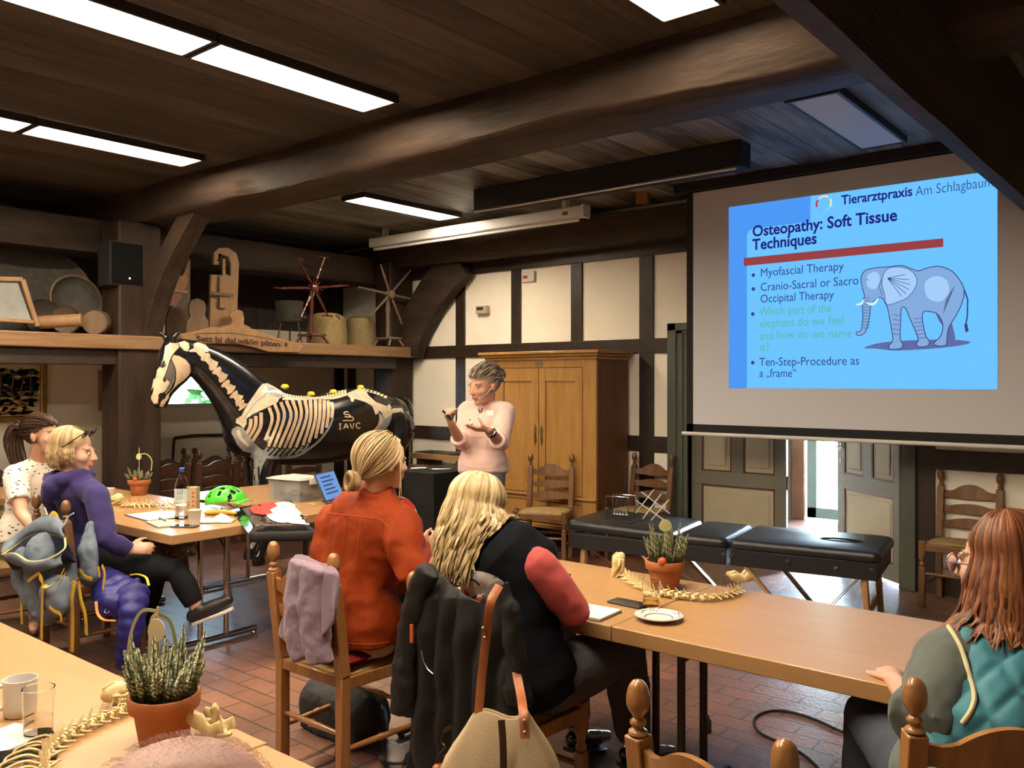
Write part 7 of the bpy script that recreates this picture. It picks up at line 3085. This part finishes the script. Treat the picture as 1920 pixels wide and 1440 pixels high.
# ---------------- person at the bottom edge
loc = V((-.70, .27, 0))
J = joints([V((-.70, .22, .52)), V((-.70, .20, .70)), V((-.70, .23, .88)), V((-.69, .30, 1.03))],
           V((-.86, .29, .99)), V((-.52, .29, .99)), V((-.92, .38, .78)), V((-.46, .38, .78)), V((-.80, .55, .775)), V((-.58, .55, .775)),
           V((-.8, .27, .55)), V((-.6, .27, .55)), V((-.82, .68, .56)), V((-.58, .68, .56)), V((-.82, .74, .1)), V((-.58, .74, .1)), V((-.82, .92, .05)), V((-.58, .92, .05)),
           (YY, -Z_, .3, 1), (YY, -Z_, .3, -1))
HM = head_m(V((-.682, .385, 1.168)), V((-.1, .97, -.2)), (0, 0, 1), 1.06)
t, J, HM, body = human('person with thin hair over a pink scalp at the bottom edge', loc, J, HM, (.52, .30, .26), vox=.006)
garment_top('jumper', t, J, mat('grey_jumper', (.16, .16, .17), .9), .02, sleeve=.95, t0=0)
trousers('trousers', t, J, mat('grey_trousers', (.06, .06, .07), .9), .016, .95)
for s in 'lr':
    shoe('shoe', t, J, s, m_blackshoe, m_sole)
r2 = random.Random(4)
q = MB()
for i in range(1100):
    th, ph = r2.uniform(.05, 1.5), r2.uniform(-3.14, 3.14)
    d = V((math.sin(th) * math.sin(ph), -math.sin(th) * math.cos(ph), math.cos(th)))
    p = V((0, -.014, .036)) + V((d.x * .0735, d.y * .0945, d.z * .0835))
    tg = V((-d.y, d.x, 0)).normalized() * r2.uniform(-.4, .4) + V((d.x * d.z, d.y * d.z, -(d.x ** 2 + d.y ** 2)))
    if tg.length < .01:
        continue
    tg.normalize()
    L2 = r2.uniform(.006, .011)
    q.tube([HM @ p, HM @ (p + tg * L2 * .5 + d * .004), HM @ (p + tg * L2 + d * .0015)], [.00014, .00012, .00006], 3, False)
q.build('hair', mat('thin_reddish_grey_hair', (.72, .52, .46), .5), t)

# ------------------------------------------------------------------ clothes, bags and the rest
def sheet(poly, fn, L=7.0):
    """cloth filling an outline; fn(px, py) gives the place"""
    bm = bmesh.new()
    vs = [bm.verts.new((p[0], p[1], 0)) for p in poly]
    for tr in tessellate_polygon([[V((p[0], p[1], 0)) for p in poly]]):
        try:
            bm.faces.new([vs[i] for i in tr])
        except ValueError:
            pass
    for _ in range(7):
        le = [e for e in bm.edges if e.calc_length() > L]
        if not le:
            break
        bmesh.ops.subdivide_edges(bm, edges=le, cuts=1)
        bmesh.ops.triangulate(bm, faces=bm.faces[:])
    q = MB()
    bm.verts.ensure_lookup_table()
    bm.verts.index_update()
    q.add([fn(v.co.x, v.co.y) for v in bm.verts], [tuple(v.index for v in f.verts) for f in bm.faces])
    bm.free()
    return q


def folds(y, amp, fx, seed, lean=0.0, y1=None, top=None):
    def fn(px, py):
        yy = y
        if top is not None and py < top[0]:
            yy = y + top[1] * min(1, (top[0] - py) / top[2])
        p = ony(px, py, yy)
        k = min(1, max(.15, (py - 1060) / 120.0))
        d = amp * k * (math.sin(p.x * fx + 2.2 * noise.noise(V((p.x * 4, p.z * 3, seed)))) + .6 * noise.noise(V((p.x * 14, p.z * 7, seed + 3))))
        return p + V((0, -abs(d) - .01, 0))
    return fn


def smooth_poly(P, k=4):
    return [(p.x, p.y) for p in catmull([V((x, y, 0)) for x, y in P], k, True)]


m_lilac = mat('lilac_fleece', (.235, .165, .225), .92, spec=.15, sheen=.2, bump=.12, bsc=200)
t = thing('cardigan', 'lilac cardigan hung over the chair back behind the orange jacket', 'cardigan', (-2.85, 2.1, 0))
org = t.location.copy()
fn = folds(2.10, .022, 38, 1, top=(1075, .06, 35))
q = sheet(smooth_poly([(556, 1044), (575, 1040), (605, 1054), (637, 1068), (641, 1120), (634, 1165), (618, 1190), (596, 1186), (580, 1192), (556, 1196), (533, 1186), (545, 1140), (553, 1085)]), fn)
q.v = [tuple(V(p) - org) for p in q.v]
q.build('body', m_lilac, t, solid=.014, smooth=80, sub=1)
for pts, r in ((((590, 1060), (585, 1120), (590, 1180), (600, 1243)), (.035, .045, .045, .030)), (((566, 1052), (560, 1110), (558, 1180), (570, 1236)), (.03, .04, .04, .026))):
    q = MB()
    P = catmull([ony(x, y, 2.085) - org for x, y in pts], 5)
    q.tube(P, [r[0] + (r[-1] - r[0]) * 0 + r[min(3, int(i / 5))] * .0 + (.033 + .012 * math.sin(PI * i / (len(P) - 1))) for i in range(len(P))], 14, True, .55, (0, 1, 0))
    voxel('sleeve', q, .007, m_lilac, t, 3, wr=.008, wsc=16)

q = MB()
def cush(u, v2, k):
    x, y = (u - .5), (v2 - .5)
    e = max(abs(x), abs(y)) * 2
    return V((x * .39, y * .36, .467 + k * .028 * (1 - e ** 6) ** .5 + .026))
q.grid(lambda u, v2: cush(u, v2, 1), 18, 18)
q.grid(lambda u, v2: cush(1 - u, v2, -1), 18, 18)
single('seat_cushion', q, mat('dark_red_cloth', (.20, .012, .012), .85, spec=.2), 'dark red seat cushion under the woman in orange', 'cushion', (-2.85, 2.38, 0), smooth=60)

m_softshell = mat('black_softshell', (.010, .010, .0095), .62, spec=.3, bump=.08, bsc=120)
t = thing('jacket', 'black softshell jacket draped over the chair of the long-haired blonde', 'jacket', (-2.0, 2.05, 0))
org = t.location.copy()
fn = folds(2.07, .03, 34, 5, top=(1120, .05, 50))
q = sheet([(800, 1060), (815, 1056), (832, 1075), (862, 1100), (905, 1128), (928, 1095), (945, 1086), (958, 1105), (978, 1200), (988, 1330), (955, 1400), (905, 1480), (880, 1540), (770, 1540), (772, 1440), (782, 1330), (790, 1200), (796, 1110)], fn, 8)
q.v = [tuple(V(p) - org) for p in q.v]
q.build('body', m_softshell, t, solid=.012, smooth=80, sub=1)
for pts, r0, r1 in ((((806, 1068), (782, 1120), (762, 1220), (757, 1340)), .042, .058), (((940, 1092), (958, 1160), (968, 1240), (972, 1325)), .034, .046)):
    q = MB()
    P = catmull([ony(x, y, 2.04) - org for x, y in pts], 6)
    q.tube(P, [r0 + (r1 - r0) * i / (len(P) - 1) for i in range(len(P))], 16, True, .6, (0, 1, 0))
    voxel('sleeve', q, .008, m_softshell, t, 3, wr=.010, wsc=13)
q = MB()
q.box(-.006, .006, -.003, .003, -.03, .03, Matrix.Translation(ony(772, 1188, 2.0) - org))
q.build('tag', mat('orange_tag', (.6, .10, .02), .6), t, smooth=0)
q = MB()
q.tube([ony(x, y, 2.025) - org for x, y in ((790, 1220), (794, 1240), (802, 1255), (812, 1264))], .0022, 6)
q.build('zip', m_steel, t)

# canvas handbag
m_canvas = mat('cream_canvas', (.48, .37, .235), .9, spec=.15, c2=(.43, .325, .20), sc=6, bump=.25, bsc=220)
m_leather = mat('tan_leather', (.36, .115, .035), .45, c2=(.27, .08, .024), sc=12)
bp0 = ony(935, 1330, 1.905)
t = thing('handbag', 'cream canvas handbag with tan leather straps hanging from the jacket chair', 'handbag', (bp0.x, bp0.y, bp0.z - .34))
org = t.location.copy()
q = MB()
vs, n = [], 36
lv = [(0, .10, .06), (.02, .15, .085), (.08, .185, .10), (.16, .185, .09), (.24, .14, .06), (.30, .095, .035), (.335, .08, .018), (.325, .072, .010), (.25, .07, .012)]
for z, w_, d_ in lv:
    for k in range(n):
        a = 2 * PI * k / n
        pl = 1 + .05 * math.cos(a * 7) * (z > .1)
        p = R_ * (w_ * math.cos(a) * pl) + F_ * (d_ * math.sin(a) * pl * (1 - .3 * max(0, math.sin(a)))) + Z_ * (z + .012 * math.cos(a * 3) * (z > .2))
        vs.append(p)
q.add(vs, [(i * n + k, i * n + (k + 1) % n, (i + 1) * n + (k + 1) % n, (i + 1) * n + k) for i in range(len(lv) - 1) for k in range(n)] + [tuple(range(n - 1, -1, -1)), tuple((len(lv) - 1) * n + k for k in range(n))])
bg_ = q.build('bag', m_canvas, t, smooth=80, sub=1)
def flatband(pts, w_, th, nm, m, par):
    q = MB()
    q.tube(catmull(pts, 6), w_ / 2, 8, True, th / w_ * 1.0, F_)
    return q.build(nm, m, par)
top = ony(936, 1098, 1.98) - org
P = [ony(x, y, 1.905 - k) - org for x, y, k in ((893, 1400, .055), (897, 1345, .035), (903, 1270, .01), (912, 1190, 0), (920, 1130, 0))] + [top]
flatband(P, .026, .004, 'strap', m_leather, t)
P = [ony(x, y, 1.905 - k) - org for x, y, k in ((985, 1385, .05), (981, 1335, .03), (976, 1300, -.06), (968, 1260, -.12))]
flatband(P, .026, .004, 'strap', m_leather, t)
P = [ony(x, y, 1.86 - .012) - org for x, y in ((940, 1350), (943, 1390), (944, 1440), (943, 1500))]
flatband(P, .02, .004, 'closing_strap', mat('dark_brown_leather', (.06, .025, .014), .4), t)
for x, y, k in ((893, 1388, .068), (894, 1362, .055), (984, 1374, .064), (983, 1352, .05), (906, 1178, .012), (909, 1196, .014)):
    q = MB()
    q.ell(ony(x, y, 1.905 - k) - org, (.006, .006, .006), None, 10, 6)
    q.build('rivet', m_brass, t)
q = MB()
P = [ony(x, y, 1.90) - org for x, y in ((833, 1372), (828, 1390), (835, 1402), (826, 1412), (818, 1425), (824, 1440), (836, 1432), (832, 1415))]
q.tube(catmull(P, 4), .0045, 6)
q.tube([P[0], ony(848, 1360, 1.90) - org], .006, 6)
q.build('snap_hook', mat('dark_bronze', (.10, .075, .05), .35, .9), t)
q = MB()
q.limb([ony(822, 1445, 1.90) - org, ony(815, 1475, 1.90) - org], [.022, .022], 10)
q.build('leather_tab', m_leather, t)

# backpack on the left chair
m_pack = mat('grey_blue_pack_cloth', (.18, .225, .285), .8, spec=.25, c2=(.125, .16, .21), sc=9, bump=.9, bsc=16)
m_packd = mat('navy_pack_lining', (.018, .024, .05), .8, spec=.2)
m_yw = mat('yellow_webbing', (.62, .40, .03), .6, bump=.1, bsc=300)
m_zip = mat('pale_zip_tape', (.58, .48, .20), .6)
YB = 2.0
pc = ony(85, 1090, YB)
t = thing('backpack', 'open grey-blue backpack with yellow straps hanging on the brown chair', 'backpack', (pc.x, YB, 0))
org = t.location.copy()
K = lambda px, py, y=YB: ony(px, py, y) - org
q = MB()
q.limb([K(82, 1040), K(84, 1085), K(88, 1130)], [.12, .135, .12], 20, .75, (0, 1, 0))
q.limb([K(45, 1045), K(50, 1085), K(62, 1125)], [.06, .075, .06], 14)
q.limb([K(118, 1060), K(120, 1100), K(118, 1130)], [.06, .07, .06], 14)
pk = voxel('pack_body', q, .011, m_pack, t, 4, wr=.014, wsc=9)
q = MB()
q.limb([K(105, 1105, YB - .1), K(108, 1130, YB - .1)], [.075, .07], 14)
voxel('front_pocket', q, .01, m_pack, t, 4, wr=.008, wsc=12)
lip1 = [K(x, y, YB - k) for x, y, k in ((4, 1040, .12), (30, 1022, .02), (60, 1002, -.02), (92, 1000, -.02), (122, 1010, .0))]
lip2 = [K(x, y, YB - k) for x, y, k in ((4, 1040, .12), (28, 1038, .16), (55, 1052, .17), (90, 1048, .16), (120, 1030, .08), (122, 1010, 0))]
lid = [K(x, y, YB + .06) for x, y in ((60, 995), (80, 972), (100, 968), (120, 980), (124, 1000))]
A = catmull(lip1, 8)
q = MB()
B = [lid[0].lerp(lid[-1], 0)] * 0
L1 = catmull([lip1[0], lip1[1], lip1[2], lip1[3], lip1[4]], 6)
L0 = catmull([K(20, 1015, YB + .03), K(50, 990, YB + .06), K(75, 972, YB + .07), K(102, 966, YB + .07), K(122, 985, YB + .04)], 6)
q.grid(lambda u, v2: L0[int(u * (len(L0) - 1))].lerp(L1[int(u * (len(L1) - 1))], v2) + V((0, -.02 * math.sin(v2 * PI), .012 * math.sin(v2 * PI))), len(L1), 6)
q.build('lid', m_pack, t, solid=.012, smooth=80)
L2 = catmull(lip2[:5], 6)
q = MB()
q.grid(lambda u, v2: L1[int(u * (len(L1) - 1))].lerp(L2[int(u * (len(L2) - 1))], v2) + V((0, .06 * math.sin(v2 * PI), -.10 * math.sin(v2 * PI))), len(L1), 8)
q.build('lining', m_packd, t, solid=.006, smooth=80)
L3 = catmull([K(40, 1062, YB - .1), K(48, 1064, YB - .14), K(70, 1070, YB - .15), K(95, 1066, YB - .15), K(118, 1058, YB - .1)], 6)
q = MB()
q.grid(lambda u, v2: L2[int(u * (len(L2) - 1))].lerp(L3[int(u * (len(L3) - 1))], v2) + V((0, -.015 * math.sin(v2 * PI), 0)), len(L2), 5)
q.build('collar_flap', m_pack, t, solid=.01, smooth=80)
for nm, Pz, m in (('zip', lip1, m_yw), ('zip', lip2, m_zip)):
    q = MB()
    q.tube(catmull(Pz, 6), .0065, 8, True, .6)
    q.build(nm, m, t)
for pts, w_ in ((((92, 972, 0.05), (98, 962, .06), (106, 966, .06), (110, 976, .05)), .016), (((74, 1080, -.17), (80, 1095, -.18), (79, 1140, -.17), (78, 1198, -.16)), .026), (((120, 1068, -.12), (108, 1088, -.18), (90, 1100, -.18), (82, 1098, -.18)), .015),
                 (((122, 1075, -.12), (112, 1095, -.17), (108, 1102, -.18)), .015), (((140, 1090, -.05), (135, 1120, -.06), (136, 1160, -.06), (135, 1222, -.06)), .028), (((147, 1090, -.05), (152, 1125, -.06), (160, 1155, -.06), (162, 1190, -.05)), .024),
                 (((40, 1100, -.03), (40, 1140, -.03), (41, 1170, -.03)), .022), (((92, 1138, -.16), (102, 1146, -.17), (113, 1152, -.17), (115, 1166, -.17)), .014), (((52, 1090, -.13), (65, 1080, -.15), (74, 1074, -.16)), .012), (((128, 1082, -.1), (136, 1090, -.08), (150, 1082, -.05)), .014)):
    q = MB()
    q.tube(catmull([K(x, y, YB + k) for x, y, k in pts], 6), w_ * .72, 8, True, .13, (0, 1, 0))
    q.build('strap', m_yw, t)
q = MB()
q.limb([K(168, 990, 2.14), K(165, 1030, 2.12), K(168, 1072, 2.12)], [.04, .075, .08], 16, .5, (0, 1, 0))
voxel('hip_belt', q, .009, m_pack, t, 3, wr=.012, wsc=11)
for pts in (((150, 1070), (160, 1082), (172, 1086)), ((184, 1062), (186, 1075), (186, 1082)), ((191, 1060), (196, 1075), (193, 1105))):
    q = MB()
    q.tube(catmull([K(x, y, 2.05) for x, y in pts], 6), .012, 8, True, .18, (0, 1, 0))
    q.build('strap', m_yw, t)
q = MB()
q.tube([K(78, 968, YB + .09), K(84, 952, YB + .1), K(90, 968, YB + .09)], .004, 6)
q.tube([K(118, 990, YB + .05), K(128, 968, YB + .07), K(138, 962, YB + .07)], .004, 6)
q.build('edge_trim', m_white, t)

# blue puffer jacket on the chair seat
t = thing('puffer_jacket', 'royal blue quilted puffer jacket hanging off the brown chair seat', 'jacket', (-4.95, 2.35, 0))
org = t.location.copy()
m_blue = mat('royal_blue_nylon', (.022, .020, .19), .45, spec=.35, c2=(.014, .012, .12), sc=9)
q = MB()
def seglimb(q, pts, r0, r1, step):
    P = catmull(pts, 10)
    N = len(P)
    q.tube(P, [(r0 + (r1 - r0) * i / N) * (.86 + .14 * abs(math.sin(PI * i / step))) for i in range(N)], 18, True, .8)
K = lambda px, py, y: ony(px, py, y) - org
seglimb(q, [K(190, 1082, 2.32), K(215, 1095, 2.25), K(245, 1110, 2.25), K(268, 1100, 2.3)], .085, .075, 5)
seglimb(q, [K(205, 1105, 2.22), K(212, 1130, 2.16), K(205, 1150, 2.14)], .10, .085, 5)
seglimb(q, [K(252, 1105, 2.25), K(248, 1150, 2.19), K(242, 1200, 2.17), K(236, 1252, 2.17)], .085, .055, 4)
pj = voxel('shell', q, .009, m_blue, t, 2, wr=.006, wsc=15)
q = MB()
q.tube(catmull([K(180, 1128, 2.06), K(183, 1150, 2.05), K(194, 1162, 2.05), K(215, 1164, 2.04)], 5), .008, 6, True, .5)
q.build('orange_edge', mat('orange_lining', (.55, .20, .05), .6), t)
q = MB()
q.tube(catmull([K(245, 1078, 2.22), K(260, 1077, 2.22), K(274, 1083, 2.22), K(279, 1098, 2.2)], 5), .007, 6, True, .5)
q.build('yellow_edge', m_yw, t)
q = MB()
q.tube([K(200 + 4 * math.cos(a), 1146 + 4 * math.sin(a), 2.03) for a in [i * PI / 5 for i in range(8)]], .002, 5)
q.build('emblem', m_steel, t)

# dark bag below the chair of the woman in orange
c = onz(612, 1388, 0)
t = thing('shoulder_bag', 'black bag standing on the floor under the chair with the lilac cardigan', 'bag', (c.x, c.y + .1, 0))
q = MB()
q.limb([(-.14, 0, .12), (.14, 0, .12)], [.115, .115], 20, 1.0)
q.box(-.2, .2, -.1, .1, .002, .16)
voxel('bag', q, .012, mat('black_bag_cloth', (.016, .016, .017), .7, bump=.5, bsc=40), t, 3, wr=.008, wsc=14)
q = MB()
q.tube(catmull([(.2, 0, .2), (.33, -.06, .05), (.38, -.1, .012), (.45, -.06, .012), (.4, .02, .012)], 6), .01, 6, True, .4)
q.tube([(.36, -.1, .02), (.43, -.13, .02)], .012, 6)
q.build('strap', m_blackb, t)

# black covered box with the round logo
t = thing('covered_box', 'tall box under a black cloth beside the speaker', 'box', (-5.2, 5.22, 0))
q = MB()
n = 12
def boxpt(face, u, v2):
    w_, d_, h_ = .255, .235, .85
    if face == 0:
        p, nn = V((-w_ + 2 * w_ * u, -d_, h_ * v2)), V((0, -1, 0))
    elif face == 1:
        p, nn = V((w_, -d_ + 2 * d_ * u, h_ * v2)), V((1, 0, 0))
    elif face == 2:
        p, nn = V((w_ - 2 * w_ * u, d_, h_ * v2)), V((0, 1, 0))
    elif face == 3:
        p, nn = V((-w_, d_ - 2 * d_ * u, h_ * v2)), V((-1, 0, 0))
    else:
        p, nn = V((-w_ + 2 * w_ * u, -d_ + 2 * d_ * v2, h_)), V((0, 0, 1))
    e = min(u, 1 - u, v2, 1 - v2)
    return p + nn * (.012 * noise.noise(p * 5) * min(1, e * 8))
for f in range(5):
    q.grid(lambda u, v2: boxpt(f, u, v2), 16, 24)
cb = q.build('cloth_cover', mat('black_cloth', (.014, .015, .015), .85, spec=.25), t, smooth=50)
CS = Skin(cb, t.location, lambda px, py: ony(px, py, 4.98))
paint_on('logo_white', [e2(746, 971, 38, 41)], m_white, .004, 8, CS)
paint_on('logo_red', [e2(748, 958, 32, 26), [(752, 984), (766, 962), (768, 990), (758, 1000)]], m_logored, .006, 8, CS)
paint_on('logo_mark', [[(766, 962), (774, 968), (768, 974), (775, 976), (766, 982), (762, 972)]], m_blackb, .008, 6, CS)
q = MB()
q.tube(catmull([(-.1, -.15, .853), (0, -.05, .856), (.1, -.1, .856), (.2, .02, .856)], 6), .007, 6)
single('cable', q, m_steel, 'grey cable lying on the black covered box', 'cable', (-5.2, 5.22, .01))

# stacked boards by the far wall
pz = ony(815, 850, 6.55)
t = thing('side_bench', 'light wood bench with a second board below, behind the speaker', 'bench', (-6.15, 6.66, 0))
for z0, z1 in ((pz.z - .055, pz.z), (pz.z - .20, pz.z - .125)):
    q = MB()
    q.box(-.62, .42, -.22, .22, z0, z1)
    q.build('board', m_beech, t, bev=.004)
for x in (-.52, .34):
    q = MB()
    q.box(x - .02, x + .02, -.18, .18, 0, pz.z - .055)
    q.build('leg', m_darkw, t, bev=.004)
for i in range(4):
    q = MB()
    q.box(-.15, .15, -.11, .11, 0, .012)
    single('folder', q, m_greyp if i % 2 else m_blackb, ('dark folder on the bench, nearest the horse tail', 'black folder second from the horse tail', 'grey folder in the middle of the bench', 'black folder nearest the speaker')[i], 'folder', (-6.58 + .26 * i, 6.6, pz.z + .001), R(8 * (i % 3) - 6), 'folders on the bench', bev=.002)
q = MB()
a, c = ony(760, 790, 6.3), ony(768, 832, 6.3)
q.tube([a, c], .009, 8)
q.tube([c, V((c.x, c.y, .0))], .012, 8)
single('stand_rod', q, m_steel, 'grey stand rod beside the horse tail', 'stand')

# upholstered armchair
c = at(655, 900, 7.2)
t = thing('armchair', 'armchair with a red curved frame and cream chevron upholstery behind the laptop', 'armchair', (c.x, c.y, 0), R(175))
q = MB()
arch = catmull([(-.27, -.2, .42), (-.29, -.24, .7), (-.24, -.27, .90), (0, -.29, .97), (.24, -.27, .90), (.29, -.24, .7), (.27, -.2, .42)], 6)
q.tube(arch, .022, 10)
q.build('back_frame', m_mahog, t)
q = MB()
q.prism([(p.x * .94, .42 + (p.z - .42) * .96) for p in arch], .06, Matrix(((1, 0, 0, 0), (0, 0, -1, -.2), (0, 1, 0, 0), (0, 0, 0, 1))))
m_chev = mat('cream_upholstery', (.56, .49, .37), .9)
bk = q.build('back_cushion', m_chev, t, bev=.012)
q = MB()
for r_ in range(6):
    z = .48 + r_ * .075
    for s in (-1, 1):
        q.bar((0, -.198, z), (s * .2, -.198, z - .06), .002, .018, (0, 0, 1))
q.build('chevron_weave', mat('grey_chevron', (.38, .35, .28), .9), bk, smooth=0)
q = MB()
q.box(-.28, .28, -.24, .28, .36, .46)
q.build('seat', m_chev, t, bev=.03)
for s in (-1, 1):
    q = MB()
    q.tube(catmull([(s * .28, -.22, .66), (s * .31, 0, .66), (s * .32, .2, .64), (s * .3, .24, .5), (s * .29, .25, .4)], 5), .02, 8)
    q.build('arm', m_mahog, t)
    for y in (-.22, .25):
        q = MB()
        q.tube([(s * .26, y, .38), (s * .27, y * 1.05, 0)], [.026, .016], 8)
        q.build('leg', m_mahog, t)

# metal rail behind the stored chairs
q = MB()
pa, pb2 = onx(325, 835, -8.56), onx(425, 815, -8.56)
q.tube(catmull([V((-8.56, pa.y, 0)), V((-8.56, pa.y, pb2.z - .12)), V((-8.56, pa.y + .1, pb2.z)), V((-8.56, pb2.y, pb2.z)), V((-8.56, pb2.y + .6, pb2.z)), V((-8.56, pb2.y + .7, pb2.z - .1)), V((-8.56, pb2.y + .7, 0))], 5), .015, 8)
single('metal_rail', q, m_bronze, 'dark bent metal rail by the wall behind the stored chairs', 'rail')

# cables and floor bits
def floor_cable(label, pts, r, m):
    q = MB()
    q.tube(catmull([onz(x, y, 0) + V((0, 0, r)) for x, y in pts], 8), r, 8)
    single('floor_cable', q, m, label, 'cable')


floor_cable('black cable looping over the tiles in front of the table', ((1730, 1395), (1660, 1390), (1590, 1378), (1530, 1352), (1480, 1337), (1440, 1336), (1415, 1350), (1422, 1374), (1465, 1396), (1510, 1420), (1560, 1470)), .006, m_blackb)
floor_cable('white cable on the tiles by the chair at the wardrobe', ((975, 1036), (1005, 1038), (1040, 1030), (1065, 1018), (1090, 1010)), .005, m_white)
c = onz(1325, 1372, 0)
q = MB()
q.lathe([(.001, 0), (.022, .0), (.022, .05), (.012, .065), (.012, .075), (.001, .075)], 16)
single('bottle', q, mat('dark_green_glass', (.01, .04, .015), .1), 'small dark green bottle on the floor by the table legs', 'bottle', (c.x, c.y, 0))
t = thing('garment', 'dark garment hanging on the chair at the right picture edge', 'jacket', (-.84, 6.75, 0))
q = MB()
q.limb([(-.12, .0, .80), (-.13, -.02, .62), (-.1, -.03, .5)], [.06, .085, .07], 14, .5, (0, 1, 0))
q.limb([(.12, .0, .80), (.1, -.02, .6)], [.06, .08], 14, .5, (0, 1, 0))
q.limb([(-.14, .02, .86), (.14, .02, .86)], [.045, .045], 12)
voxel('cloth', q, .012, mat('navy_cloth', (.012, .014, .03), .85, spec=.2), t, 3, wr=.012, wsc=10)
